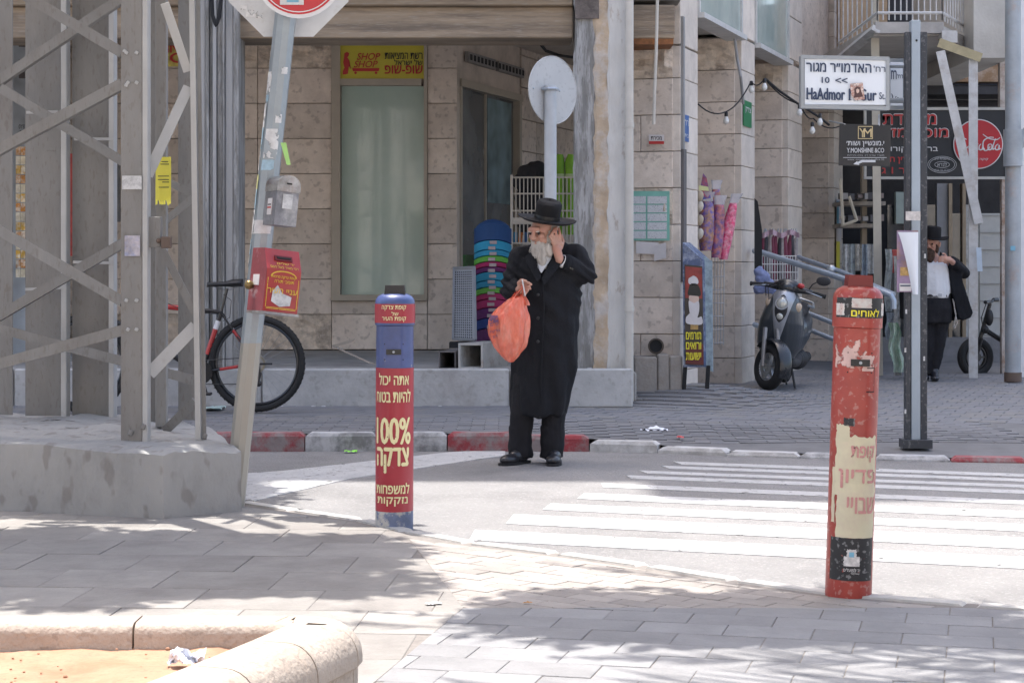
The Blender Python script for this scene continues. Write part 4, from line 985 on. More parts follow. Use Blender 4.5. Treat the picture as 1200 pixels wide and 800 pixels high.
T3(heb('רבי מאיר בעל הנס'), -.08, .08, .06, .2); T3(heb('ירושלים'), -.04, .06, .26, .38)
mb = MB()
mb.tube([(.072*math.cos(PI*k/10), -.107, .022+.03*math.sin(PI*k/10)) for k in range(11)], .0035, 5)
for x0, x1, z in ((-.085,.085,-.142),(-.085,.085,-.136)): mb.box((0,-.1065,z), (x1-x0,.002,.003))
for x in (-.088,.088): mb.box((x,-.1065,-.06), (.003,.002,.15))
mb.build('gold_border', ylw, g2)
mb = MB(); mb.add([(-.055,-.108,-.05),(-.03,-.108,-.02),(.0,-.108,-.06),(.055,-.108,-.075),(.05,-.108,-.12),(-.01,-.108,-.13),(-.06,-.108,-.105)], [(0,1,2,3,4,5,6)]); mb.build('torn_sticker', M('torn_white_paper', ()), g2)
MB().box((-.102,0,.0), (.003,.07,.055)).build('white_label', M('white_label', ()), g2)
MB().box((.12,-.0,-.055), (.04,.05,.075), ch=.006).build('side_catch', rbx, g2); MB().ball((-.125,.03,-.03), .024).build('padlock', M('old_brass', (.25,.18,.08), .4, .8, var=.3), g2, False, True)

# ================================================================ ROUND SIGN SEEN FROM BEHIND
q = G(645, 478, .12); q.y = 15.1; q.x = (645-600)/F*15.1
rs = thing('round_sign', (q.x, 15.1, .12), 'blank white back of a round road sign on a steel pole behind the bearded man', 'road sign')
MB().lathe([(.05,0),(.05,2.62),(.046,2.63)], 20).build('pole', M('galvanised_light', (.44,.45,.455), .5, .15, var=.1, scale=5), rs, False, True)
mb = MB(); R_ = .278; T_ = Matrix.Translation((.018, .085, 2.60)) @ Matrix.Rotation(math.radians(44), 4, 'Z') @ Matrix.Rotation(PI/2, 4, 'X')
mb.lathe([(R_-.006,-.004),(R_,0),(R_,.008),(R_-.004,.010),(R_-.008,.006),(.01,.006)], 48, T_); mb.build('disc', M('white_disc_back', (.50,.505,.505), .5, var=.06, scale=3, speck=(.3,.3,.3), speckscale=30, speckamt=.3), rs, False, True)
T_ = Matrix.Rotation(math.radians(44), 4, 'Z')
mb = MB(); mb.box((0,.055,2.60), (.34,.02,.035), T_, ch=.003); mb.tube([(-.056,.04,2.60),(-.05,-.03,2.60),(0,-.056,2.60),(.05,-.03,2.60),(.056,.04,2.60)], .014, 6, T_); mb.build('bracket', pole_g, rs)
for x in (-.15,.15): MB().ball((x,.045,2.60), .011, T_, 8, 6).build('bolt', pole_g, rs)

# ================================================================ TALL STREET NAME POST
q = P(1073, 515, 12.75); PZ = q.z
st = thing('street_name_post', (q.x, q.y, PZ), 'tall post of grey steel between two black strips carrying the white street name boxes', 'post')
x0, x1 = P(1060,0,12.75).x, P(1085.5,0,12.75).x; wd_ = x1-x0; hz = P(0,38,12.75).z-PZ; f0 = P(1066.5,0,12.75).x-q.x; f1 = P(1077.5,0,12.75).x-q.x
MB().box((x0-q.x+.018, 0, hz/2-.02), (.036, .06, hz+.04), ch=.003).build('black_strip', M('black_post_coating', (.035,.04,.05), .5, var=.15, speck=(.4,.4,.4), speckscale=40, speckamt=.2), st)
MB().box((x1-q.x-.022, 0, hz/2-.02), (.044, .06, hz+.04), ch=.003).build('black_strip', M('black_post_coating', ()), st)
MB().box(((x0+x1)/2-q.x-.002, .012, hz/2+.04), (x1-x0-.086, .08, hz+.08), ch=.003).build('steel_core', M('blue_grey_steel', (.33,.39,.45), .45, .3, var=.08, scale=5), st)
MB().ball((-.0,-.03,hz-.06), .008).build('bolt', black_m, st); MB().box((0,0,-.025), (.20,.15,.060), ch=.003).build('foot_plate', M('black_post_coating', ()), st)
MB().box(P(1070,253,12.67)-Vector((q.x,q.y,PZ)), (.10,.004,.062)).build('sticker', M('worn_paper_label', (.55,.52,.5), .8, var=.3, scale=30), st)
for x, y in ((1061,410),(1083,420),(1062,365),(1084,300),(1061,482)): MB().box(P(x,y,12.685)-Vector((q.x,q.y,PZ)), (.012,.002,.03)).build('paper_scrap', ppr, st)
fr = M('brushed_aluminium', (.33,.36,.39), .4, .6, var=.06); wface = M('white_sign_face', (.78,.82,.86), .45, var=.02, scale=2)
def street_sign(x0, y0, x1, y1, Y, yb1, name, label, rot=0):
    t = thing(name, P((x0+x1)/2, y1, Y), label, 'street sign'); return t
ss = street_sign(939, 65, 1042, 128, 12.7, 0, 'street_name_sign', 'white street name box reading HaAdmor MiGur St. with a small portrait sticker')
SK = 2.2                                                        # the box hangs a little crooked: its right end sits lower
def sq(x, y, Y=12.7): return P(x, y+(x-939)/103*SK, Y)
def splate(pts, Y, nm, mt, th, par=ss):
    a = [sq(x, y, Y) for x, y in pts]; n = len(a); mb = MB(); mb.add([tuple(v) for v in a]+[tuple(v+Vector((0,th,0))) for v in a], [tuple(range(n)), tuple(range(2*n-1,n-1,-1))]+[(i,(i+1)%n,n+(i+1)%n,n+i) for i in range(n)]); return mb.build(nm, mt, par, True)
splate([(939,65),(1042,65),(1042,126.5),(939,126.5)], 12.715, 'box_body', fr, .10)
splate([(943,69.5),(1038.5,68),(1038.5,121),(943,122.5)], 12.70, 'sign_face', wface, .004)
for q_ in (((938.5,64.5),(1042.5,64.5),(1042.5,69),(938.5,69)), ((938.5,122.5),(1042.5,122.5),(1042.5,127),(938.5,127)), ((938.5,69.1),(942.5,69.1),(942.5,122.4),(938.5,122.4)), ((1038.5,69.1),(1042.5,69.1),(1042.5,122.4),(1038.5,122.4))):
    splate(q_, 12.69, 'frame_bar', fr, .03)
nav = M('navy_print', (.03,.05,.10), .5)
def tsx(s, x0, y0, x1, y1, b=.03, Y=12.69, mt=nav, par=ss, tail=0): return text(s, lambda u, v: sq(x0+(x1-x0)*u, y1+(y0-y1)*v, Y), mt, par, b, True)
tsx(heb('האדמו״ר מגור'), 945, 73.5, 1021, 84, .045); tsx(heb("רח'"), 1024, 75.5, 1037.5, 82.5, .03)
tsx('10', 963, 90, 972, 96.8, .06); tsx('<', 979, 90.5, 985.5, 96.5, .07); tsx('<', 986.5, 90.5, 993, 96.5, .07)
tsx('HaAdmor', 945.5, 103, 990, 116.5, .065); tsx('MiGur', 995, 103, 1027, 116.5, .065); tsx('St.', 1030.5, 106.5, 1037.5, 114.5, .028)
mb = MB()                                                       # short serifs under and over the stems
for x in (946.5,952.5,961,969,978,983.5,996,1002): 
    a = sq(x-1.8, 116.6, 12.6895); b = sq(x+1.8, 115.7, 12.6895); mb.box(((a.x+b.x)/2, 12.6895, (a.z+b.z)/2), (b.x-a.x, .001, abs(a.z-b.z)))
mb.build('serifs', nav, ss, True)
stk = M('sepia_sticker', (.42,.22,.17), .6, var=.5, scale=60, col2=(.75,.68,.62), patch=.8, pscale=50, thr=.52)
splate([(996,97),(1011,95.5),(1013.5,115),(1002,116.5),(998,112)], 12.684, 'portrait_sticker', stk, .001)
splate([(1001,103),(1004,100),(1008,101),(1009.5,106),(1011.5,112),(1000.5,113.5),(1001.5,108)], 12.682, 'portrait_print', M('dark_brown_print', (.10,.05,.045), .6), .001)
splate([(1003.2,104),(1005,102.6),(1007,104),(1006.6,107),(1005,108.2),(1003.6,107)], 12.680, 'portrait_face', M('pale_face_print', (.65,.48,.40), .6), .001)
s2 = street_sign(1042, 70, 1060, 128, 12.9, 0, 'street_name_sign', 'second white street name box mostly hidden between the first sign and the post')
MB().box(((P(1042,0,12.95).x+P(1059,0,12.95).x)/2+.0, 12.98, P(0,98,12.95).z), (P(1059,0,12.95).x-P(1042,0,12.95).x, .05, P(0,70,12.95).z-P(0,129,12.95).z)).build('box_body', fr, s2, True)
rect_px(1043.5, 73, 1058, 124, 12.945, 'sign_face', wface, s2, .003); text_px(heb('רח'), 1044.5, 83, 1050.5, 93, 12.94, nav, s2, .04); text_px(heb("רח'"), 1051.5, 87, 1058, 92, 12.94, nav, s2, .03); text_px('St.', 1049, 113, 1054, 117, 12.94, nav, s2, .03); text_px(')', 1044.5, 110, 1046.5, 118, 12.94, nav, s2, .05)
for y in (77, 118): MB().tube([P(1043,y,12.85), P(1062,y,12.78)], .018, 8).build('arm', fr, st, True)
# poster taped to the post, curling forward
fp = thing('curling_poster', P(1063, 345, 12.6), 'purple poster with a white corner curling forward, taped to the tall street name post', 'poster')
pm = M('purple_orange_poster', (.28,.20,.30), .6, var=.35, scale=7, col2=(.45,.25,.12), patch=.8, pscale=6, thr=.55)
MB().grid(lambda u, v: P(1051+25*u, 342-72*v, 12.66)+Vector((0,-.01*math.sin(u*3),0)), 8, 12).build('sheet', pm, fp, True, True)
rect_px(1054, 332, 1068, 341, 12.645, 'white_print', M('white_label', ()), fp, .001); rect_px(1055, 334, 1067, 335.5, 12.64, 'print_line', nav, fp, .001)
rect_px(1055, 313, 1073, 323, 12.645, 'gold_print', M('dull_gold_print', (.45,.28,.10), .6, var=.4, scale=40), fp, .001)
def curl(u, v):
    x = 1052.5+(23.5-1.5*v)*u+ (1-v)*0; xl = 1052+17.5*(1-v)**.75; x = xl+(1076-xl)*u; return P(x, 345-73*v, 12.62-.05*math.sin(u*2.2)*(1-v*.6))
MB().grid(curl, 10, 14).build('curled_sheet', M('white_paper_back', (.72,.76,.82), .8, var=.03), fp, True, True)

# ================================================================ SHOP SIGNS
cc = thing('shop_sign', P(1098, 210, 21.6), 'wide black shop board with red Hebrew letters and a round red logo', 'shop sign')
rect_px(1014, 127, 1180, 209, 21.62, 'board', M('black_board', (.022,.026,.032), .5, var=.15), cc, .05)
for q_ in ((1013,126,1181,129),(1013,207,1181,210),(1013,129.1,1015.5,206.9),(1178.5,129.1,1181,206.9)): rect_px(*q_, 21.6, 'frame_bar', M('pale_board_frame', (.55,.54,.50), .6), cc, .06)
rl = M('red_sign_letter', (.50,.04,.04), .5); wl = M('white_sign_letter', (.7,.7,.7), .5)
def tc(s, x0, y0, x1, y1, m_, b=.05, Y=21.59): text_px(s, x0, y0, x1, y1, Y, m_, cc, b)
for x0, y0, x1, y1, s in ((1035,134,1097,146,'מסעדת'),(1045,151,1111,164.5,'מוכן ומז')):
    text_px(heb(s), x0-.5, y0-.5, x1+.5, y1+.5, 21.6, wl, cc, .085); text_px(heb(s), x0, y0, x1, y1, 21.585, rl, cc, .045)
tc(heb('ברסלב קורו'), 1044, 171, 1099, 179, wl, .03); tc(heb('מהדרין ח'), 1043, 184, 1082, 192, rl, .05); tc(heb('כשר 1 גור'), 1022, 196, 1078, 203.5, rl, .05)
dc = P(1146, 169, 21.6)
disc('red_disc_rim', dc, .288, 48, wl, cc, .004, 0, -.012); disc('red_disc', dc, .276, 48, M('logo_red', (.50,.025,.035), .5, var=.04), cc, .004, 0, -.017)
mb = MB()                                                       # flowing script, drawn stroke by stroke
def sc(pts, r=.0085):
    o = [Vector((dc.x+.02+x*.0105, dc.y-.020, dc.z-y*.0125)) for x, y in catmull([(float(a), float(b)) for a, b in pts], 6)]; mb.tube(o, [r*(.6+.4*math.sin(PI*i/(len(o)-1))) for i in range(len(o))], 6)
sc([(-15,-4),(-18,-5),(-22,-1),(-22,5),(-17,6),(-13,2)]); sc([(-9,0),(-12,1),(-12,5),(-9,5),(-7,2),(-9,0),(-6,0)]); sc([(-2,0),(-5,1),(-5,5),(-2,5)])
sc([(1,0),(-1,2),(-1,5),(2,5),(3,1),(3,5),(5,4)]); sc([(15,-6),(10,-6),(4,-3),(3,2),(5,6),(9,5),(11,2)]); sc([(3,-9),(10,-5),(18,-4),(22,-6)], .007)
sc([(12,0),(9,1),(9,5),(12,5),(13,2),(12,0)]); sc([(17,-5),(14,2),(14,5),(16,4)]); sc([(20,0),(17,2),(17,5),(20,5),(21,1),(20,5),(23,4)])
mb.v = [(x, min(y, dc.y-.018), z) for x, y, z in mb.v]
mb.build('script_lettering', wl, cc, True); tc(heb('קוקה קולה'), 1137, 185, 1158, 188.5, wl, .02, 21.575)
oc2 = P(1104, 193, 21.58); mb = MB()
for rx, rz in ((.165,.095),(.145,.078),(.085,.035)): mb.tube([(oc2.x+rx*math.cos(k*PI/20), oc2.y, oc2.z+rz*math.sin(k*PI/20)) for k in range(41)], .0035, 5)
mb.build('oval_seal', M('grey_print', (.45,.46,.46), .5), cc, True); tc(heb('לנדא'), 1098.5, 190.5, 1109.5, 195, M('grey_print', ()), .04, 21.58); tc(heb('בהשגחת הרב'), 1095, 184.5, 1113, 187.5, M('grey_print', ()), .02, 21.58); tc(heb('בד"צ בני ברק'), 1095, 198, 1113, 201, M('grey_print', ()), .02, 21.58)
ym = thing('shop_sign', P(1014, 195, 18.6), 'small black hanging sign reading Y.MONSHINE &CO with gold monogram and white arrow', 'shop sign')
def ykx(x, y): return x, y+(x-984)*.01
poly_px([(984,145),(1044,147),(1043,195),(983,194)], 18.6, 'board', M('black_sign_board', (.015,.016,.019), .4, var=.1, coat=.2), ym, .02)
gold = M('gold_foil', (.62,.50,.28), .4, .3)
for q_ in ((1005.5,148,1006.3,163),(1022,148,1022.8,163),(1006.3,148,1022,148.8),(1006.3,162.2,1022,163)): rect_px(*q_, 18.59, 'monogram_frame', gold, ym, .003)
text_px('Y', 1007, 150.5, 1014.5, 161, 18.59, gold, ym, .02); text_px('M', 1012, 151, 1021.5, 161, 18.585, gold, ym, .02)
text_px(heb('י.מונשיין ושות׳'), 992, 165.5, 1036, 172.5, 18.59, wl, ym, .03); text_px('Y.MONSHINE &CO', 992.5, 173.5, 1036, 179, 18.59, wl, ym, .035); text_px(heb('משרד עורכי דין  בניה וחדלות'), 993, 181, 1036, 183.5, 18.59, M('grey_print', ()), ym, .01)
rect_px(988, 184.5, 1039, 185.1, 18.59, 'rule', wl, ym, .002); text_px('www. monshine law office 03', 993, 186, 1036, 188, 18.59, M('grey_print', ()), ym, .01)
poly_px([(1000,192.5),(1004.5,188.8),(1005,190),(1010,187.5),(1026,187.5),(1026,190.3),(1011,190.3),(1006.5,192),(1007,193.5)][::-1], 18.59, 'arrow', wl, ym, .002)
MB().tube([P(990,146,18.6), P(972,142,19.5)], .010, 6).build('hanger_arm', pole_g, ym, True); MB().tube([P(1030,147,18.6), P(1030,135,20.8)], .010, 6).build('hanger_arm', pole_g, ym, True)

# ================================================================ SMALL SIGNS, POSTER AND CABLES ON THE PILLARS
def fplate(name, px0, px1, py0, py1, mt, par, off=.03, th=.01):
    b0, b1 = bfor(px0), bfor(px1); bm_ = (b0+b1)/2; Y = FR(0, bm_).y; z0 = P(0, py1, Y).z; z1 = P(0, py0, Y).z
    return MB().box(FR(off, bm_, (z0+z1)/2), (th, b1-b0, z1-z0), rot=(0,0,-ROT)).build(name, mt, par, True), (b0, b1, z0, z1, off)
def ftext(s, q, u0, u1, v0, v1, mt, par, b=.03):
    b0, b1, z0, z1, off = q; return text(s, lambda u, v: FR(off+.008, b0+(b1-b0)*(u0+(u1-u0)*u), z0+(z1-z0)*(v0+(v1-v0)*v)), mt, par, b, True)
t = thing('green_plate', FR(.03, bfor(872), P(0,148,19.5).z), 'small green enamel plate with white Hebrew letters on the second stone pillar', 'plaque')
o, q = fplate('plate', 868, 877, 119, 149, M('green_enamel', (.03,.22,.09), .4, var=.1), t); ftext(heb('צדק'), q, .15, .85, .5, .75, wl, t)
t = thing('blue_plate', FR(.03, bfor(799), P(0,162,17).z), 'small blue plate with pale writing on the edge of the first stone pillar', 'plaque')
o, q = fplate('plate', 796.5, 803, 135, 166, M('blue_enamel', (.05,.14,.38), .4, var=.15), t); ftext(heb('רח'), q, .15, .85, .6, .8, wl, t); ftext(heb('בית'), q, .15, .85, .15, .28, wl, t)
t = thing('wall_calendar_poster', FR(-.25, .02, 2.1), 'green edged timetable poster with a grid of pale boxes on the first pillar', 'poster')
YP = 0
TR = Matrix.Identity(4)
def pf(px, py, off=0.0):                                         # point on the camera-facing side of the first pillar
    a_ = (795-px)/(795-739)*.56; q = FR(-a_, bfor(795)-.05-off); return Vector((q.x, q.y, P(0, py, q.y).z))
def pfplate(x0, y0, x1, y1, nm, mt, par, off=.0, tilt=0):
    a, b, c, d = pf(x0,y0,off), pf(x1,y0+tilt,off), pf(x1,y1+tilt,off), pf(x0,y1,off); w = VY*.003
    mb = MB(); mb.add([tuple(v) for v in (a,b,c,d,a+w,b+w,c+w,d+w)], [(3,2,1,0),(4,5,6,7),(0,1,5,4),(1,2,6,5),(2,3,7,6),(3,0,4,7)]); return mb.build(nm, mt, par, True)
pfplate(746, 224, 788, 282, 'sheet', M('green_poster_edge', (.22,.50,.42), .5, var=.15), t)
for r in range(5):
    for c in range(2): 
        x = 748+c*19.6; y = 230+r*10.2; pfplate(x, y, x+18, y+8.8, 'grid_box', M('pale_poster_box', (.62,.64,.66), .6, var=.08, scale=60, speck=(.25,.25,.3), speckscale=120, speckamt=.7), t, .005)
t = thing('paper_notice', pf(764, 296), 'white torn paper notices hanging under the timetable poster on the first pillar', 'notice')
pfplate(757, 283, 778, 297, 'sheet', M('white_label', ()), t, .006, 1); pfplate(774, 288, 785, 306, 'loose_sheet', M('white_label', ()), t, .01, -4)
t = thing('small_sticker', pf(776, 170), 'little white sticker with red edge high on the first stone pillar', 'sticker')
pfplate(769, 158, 783, 169, 'sheet', M('white_label', ()), t, .004); pfplate(769, 165.5, 783, 169, 'red_strip', redt, t, .006); text(heb('מכירת'), lambda u, v: pf(771+10*u, 164-4*v, .007), blk_t, t, .03, True)
t = thing('hanging_conduit', pf(767, 145), 'thin pale electrical conduit hanging loose beside the first stone pillar', 'conduit'); MB().tube([P(771, -30, 16.3), P(769, 60, 16.3), P(767, 110, 16.3), P(766, 146, 16.3)], .014, 8).build('tube', M('cream_pipe_paint', ()), t, True, True)
t = thing('grey_cable_duct', FR(.03, bfor(798), 1.0), 'dark grey cable duct strip running up the lower edge of the first stone pillar', 'conduit')
for nm_, x0, x1, y0, y1, mt in (('duct', 795.5, 799, 175, 330, M('dark_duct', (.13,.12,.12), .7)),('duct', 795.3, 797, 20, 175, M('grey_duct', (.28,.28,.28), .7))): fplate(nm_, x0, x1, y0, y1, mt, t, .03, .03)
def cable(name, pts, r, label, cat='cable', mat=None, sag=0):
    t = thing(name, pts[0], label, cat); c = []
    for i in range(len(pts)-1):
        for k in range(8):
            u = k/8; p = pts[i]+(pts[i+1]-pts[i])*u; c.append(p-Vector((0,0,sag*4*u*(1-u))))
    c.append(pts[-1]); MB().tube(c, r, 6).build('wire', mat or black_m, t, True, True); return t
cable('pillar_cable', [P(861, 46, 18.9), P(864, 70, 18.9), P(868, 90, 18.8), P(871, 122, 18.9)], .016, 'loose grey cable curving down the second pillar to the green plate', mat=M('grey_duct', ()))
# string of bulbs
bl = thing('bulb_string', P(870, 130, 18.4), 'black string of clear light bulbs hung between the stone pillars', 'string lights')
pts = [P(818, 122, 18.0), P(851, 131, 18.2), P(880, 96, 18.6), P(896, 92, 18.7), P(938, 122, 18.7), P(953, 139, 18.7), P(984, 148, 18.8)]
c = []
for i in range(len(pts)-1):
    for k in range(7): u = k/7; c.append(pts[i]+(pts[i+1]-pts[i])*u-Vector((0,0,.05*4*u*(1-u))))
c.append(pts[-1]); MB().tube(c, .007, 6).build('wire', black_m, bl, True, True)
MB().tube([P(896,92,18.7), P(915,108,18.7), P(934,121,18.7), P(958,136,18.8), P(972,147,18.8)], .013, 6).build('wire', black_m, bl, True, True)
bgl = M('frosted_bulb_glass', (.70,.70,.68), .15, var=.08, coat=.5)
for x, y, s in ((851,131,1), (880.5,95,1), (896,92,.8), (937,122,.9), (952,143,1), (961,133,.8), (915,104,.0)):
    if s == 0: continue
    c0 = P(x, y, 18.25 if x < 870 else 18.65); MB().lathe([(.012,0),(.018,-.01),(.018,-.045),(.013,-.048)], 12, Matrix.Translation(c0)).build('bulb_socket', black_p, bl, True, True)
    MB().lathe([(.013,-.045),(.020,-.062),(.029,-.085),(.026,-.105),(.013,-.12),(.002,-.124)], 14, Matrix.Translation(c0)).build('bulb', bgl, bl, True, True)
cable('arcade_cable', [P(629, 47, 16.4), P(640, 60, 16.9), P(655, 65, 17.0), P(675, 68, 16.2)], .014, 'black cable drooping from the beam behind the round sign')
cable('column_cable', [P(262, -30, 15.8), P(257, 20, 15.8), P(253, 30, 15.8), P(249, 18, 15.8), P(247, -30, 15.8)], .018, 'frayed dark cable ends hanging at the top of the left column')
cable('shop_cable', [P(995, 230, 22), P(1004, 258, 22), P(988, 264, 22), P(985, 210, 22)], .02, 'cream cable loop hanging in front of the cluttered shop shelves', mat=M('cream_cable', (.55,.5,.4), .6))

# ================================================================ POSTER STAND by the pillar
b0 = 16.55
psb = G(820, 446, .1); psY = 16.62
ps = thing('poster_stand', (P(816,0,psY).x, psY, .23), 'blue framed advert stand with a white bearded figure and yellow Hebrew letters', 'advert stand')
bf = M('scuffed_blue_frame', (.07,.10,.19), .5, var=.3, scale=12, col2=(.35,.38,.45), patch=.7, pscale=14, thr=.55)
A_ = [(801,284),(829,303),(832,446),(828,446),(826,438),(806,433),(803,440),(801,440)]
mb = MB(); q = [P(x,y,psY) for x, y in [(800,284),(823,304),(825,430),(801,430)]]; q2 = [p+Vector((.075,.10,0)) for p in q]
mb.add([tuple(v) for v in q+q2], [(3,2,1,0),(4,5,6,7),(0,1,5,4),(1,2,6,5),(2,3,7,6),(3,0,4,7)]); mb.build('frame', bf, ps, True)
q2 = [P(x,y,psY)+Vector((.02,.03,0)) for x, y in [(822,300),(832,306),(833,436),(823,430)]]; mb = MB(); w = Vector((.01,.05,0)); mb.add([tuple(v) for v in q2]+[tuple(v+w) for v in q2], [(3,2,1,0),(4,5,6,7),(0,1,5,4),(1,2,6,5),(2,3,7,6),(3,0,4,7)]); mb.build('side_panel', M('greenish_side_print', (.25,.33,.38), .5, var=.5, scale=14), ps, True)
for x in (803, 830): a_ = P(x,428,psY+.03); MB().bar(a_, Vector((a_.x-.01, psY+.05, fz(a_.x, psY)-.004)), .035, .03).build('leg', black_m, ps, True)
D = -.006
def pp(pts, nm, mt, dy):
    if len(pts) > 4 and nm != 'poster':
        q = pts+pts[:3]; pts = catmull([tuple(map(float, a)) for a in q], 4)[4:-8]
    return poly_px(pts, psY, nm, mt, ps, .002, dy)
pp([(802,310),(823,312),(824.5,428),(803,427)], 'poster', M('dark_poster_print', (.035,.028,.025), .35, var=.4, scale=8), -.008)
pp([(803,312),(822.5,314),(822.8,350),(803,349)], 'red_print', M('poster_red', (.28,.035,.03), .4, var=.3, scale=14), -.012)
pp([(804,402),(824,403),(824.5,427),(803.5,426)], 'maroon_print', M('poster_maroon', (.13,.02,.02), .4), -.0115)
pp([(806,341),(808,334),(812,332),(818,334),(821,343),(819,347),(807,346)], 'hat_print', M('poster_black', (.015,.015,.015), .4), -.016)
pp([(807,326),(812,323),(817,326),(818,332),(812,334),(807,332)], 'white_emblem', M('white_label', ()), -.016)
pp([(808,346),(818,347),(818,354),(813,357),(808,353)], 'face_print', M('pale_face_print', ()), -.018)
pp([(807,352),(813,355),(818.5,353),(819,364),(816,374),(812,377),(808,366)], 'beard_print', M('white_label', ()), -.020)
pp([(804,371),(808,367),(817,372),(822,371),(822,380),(805,379)], 'shirt_print', M('white_label', ()), -.016)
pp([(809,380),(818,380.5),(818,386),(809,386)], 'gold_print', M('dull_gold_print', ()), -.016)
for k, (s, y0, y1) in enumerate((('תורמים',389,397.5),('ורואים',401,409),('ישועות',413,421.5))): text_px(heb(s), 804, y0, 821.5, y1, psY-.024, yb, ps, .05)

# ================================================================ GOODS HUNG OUTSIDE THE TOY SHOP
random.seed(9)
tg = thing('toy_rack', FR(.05, 1.35, .15), 'wire rack holding plastic wrapped purple and pink toys between the first two pillars', 'display rack')
wire = M('grey_wire', (.42,.42,.43), .5, .5)
mb = MB(); Yr = 17.9
for k in range(5): mb.tube([P(834+k*3.7, 292, Yr), P(834.5+k*3.3, 404, Yr)], .005, 5)
for k in range(8): mb.tube([P(834, 293+k*15.5, Yr), P(849-k*.2, 293+k*15.5, Yr)], .005, 5)
mb.build('wire_grid', wire, tg, True)
def wrapped(name, label, x, y0, y1, w, tilt, c1, c2, Y):
    a = P(x, y1, Y); b = P(x+tilt, y0, Y); m1 = M('toy_'+name+str(x), c1, .35, var=.5, scale=18, col2=c2, patch=.9, pscale=22, thr=.5, coat=.6)
    t = thing(name, a, label, 'toy'); L = (b-a); mb = MB(); n = 14; rg = []
    for k in range(12):
        u = k/11; r = w*(.80+.28*math.sin(PI*u)) if u < .95 else w*.7
        rg.append([tuple(a+L*u+Vector((r*math.cos(2*PI*i/n)*(1+.18*noise.noise(Vector((x, i, k*.6)))), .7*r*math.sin(2*PI*i/n), 0))) for i in range(n)])
    mb.rings(rg); mb.build('wrapped_toy', m1, t, True, True)
    mb = MB(); q = b; mb.rings([[tuple(q+Vector((w*s*math.cos(2*PI*i/8)+tilt*.001*kk, w*.5*s*math.sin(2*PI*i/8), kk*.03))) for i in range(8)] for kk, s in ((0,.9),(1,.85),(2,1.0),(3,1.1))]); mb.build('wrapper_top', M('clear_wrapper', (.60,.60,.66), .2, alpha=.45, coat=.5), t, True, True)
wrapped('wrapped_toy', 'small orange and violet packet hanging behind the wrapped toys', 836, 222, 262, .05, 3, (.45,.16,.04), (.12,.06,.28), 17.95)
wrapped('wrapped_toy', 'purple printed toy in clear plastic wrapper, left one of the hanging row', 827.5, 236, 294, .068, 1, (.10,.06,.28), (.35,.16,.06), 17.75)
wrapped('wrapped_toy', 'dark violet toy in clear wrapper, middle one of the hanging row', 839, 240, 302, .058, 4, (.12,.05,.22), (.45,.12,.10), 17.8)
wrapped('wrapped_toy', 'bright pink wrapped toy tilted to the right at the end of the hanging row', 847.5, 238, 304, .052, 12, (.60,.03,.14), (.65,.25,.35), 17.85)
t = thing('folded_kite', P(824, 236, 17.7), 'small blue and red pointed bag hung above the wrapped toys', 'toy')
MB().rings([[tuple(P(x, y, 17.72+dy)) for x, y in ((819,228),(824,203),(828,208),(833,232),(824,234))] for dy in (0,.04)]).build('kite_body', M('toy_kite', (.06,.07,.30), .4, var=.4, scale=12, col2=(.5,.08,.06), patch=.8, pscale=9, thr=.55), t, True)
poly_px([(819,217),(830,219),(831,224),(819,223)], 17.7, 'kite_stripe', M('toy_stripe', (.6,.62,.3), .5), t)
t = thing('hanging_slippers', P(820, 262, 17.6), 'beige rolled slippers hung on the inner edge of the first pillar', 'slippers')
for k, y in enumerate((230, 242, 258, 274)): MB().ball(P(819.5, y, 17.65), (.04,.05,.055), rot=(0,.3,0)).build('slipper', M('beige_cloth%d' % (k%2), ((.45,.38,.28),(.55,.5,.42))[k%2], .8), t, True, True)
# wire basket and umbrellas between the second and third pillars
ub = thing('wire_basket', P(906, 330, 20.3), 'white wire basket of folded dark red and grey umbrellas between two pillars', 'basket')
mb = MB(); Yb = 20.2
for k in range(15): mb.tube([P(893+k*3.0, 300, Yb), P(893+k*3.0, 338, Yb)], .005, 5)
for k in range(5): mb.tube([P(893, 300+k*9.5, Yb), P(936, 300+k*9.5, Yb)], .006, 5)
mb.build('wire_grid', M('white_wire', (.6,.6,.6), .5), ub, True)
ORD = ['leftmost','second','third','fourth','fifth','sixth','seventh','eighth','ninth','tenth','rightmost']
UL = ['%s %s folded umbrella in the wire basket, counted from the left' % (ORD[k], ('dark red','black','pale grey','wine red')[k%4]) for k in range(11)]
for k in range(11):
    x = 894+k*3.9; c = ((.16,.03,.06),(.05,.05,.06),(.30,.27,.27),(.20,.05,.09))[k%4]
    t = thing('folded_umbrella', P(x, 335, 20.35), UL[k], 'umbrella', 'folded umbrellas in the wire basket')
    MB().tube([P(x, 338, 20.4), P(x+random.uniform(-2,2), 300, 20.4), P(x+random.uniform(-2,2), 281, 20.4), P(x+1, 272+random.uniform(0,5), 20.4)], [.012,.034,.026,.006], 8).build('folded_canopy', M('umbrella_%d' % (k%4), c, .7, var=.3, scale=20), t, True, True)
    MB().tube([P(x+1, 274, 20.4), P(x+1+random.uniform(-2,2), 268, 20.4)], .008, 6).build('handle', alu, t, True, True)
t = thing('pink_net', P(910, 276, 20.3), 'pale pink netting gathered above the umbrella basket', 'netting'); MB().grid(lambda u, v: P(888+49*u, 271+6*v+2*math.sin(u*14), 20.28+.03*math.sin(u*30)), 30, 3).build('net', M('pink_net', (.50,.36,.42), .7, var=.3, scale=20), t, True, True)
t = thing('blue_cloth_bag', P(893, 345, 18.9), 'crumpled periwinkle blue bag hanging beside the railing end', 'bag')
mb = MB()
for c_, r in (((889,318),.05),((894,325),.075),((901,336),.07),((890,338),.06),((906,342),.035)): mb.ball(P(*c_, 18.9), (r, r*.6, r*1.1))
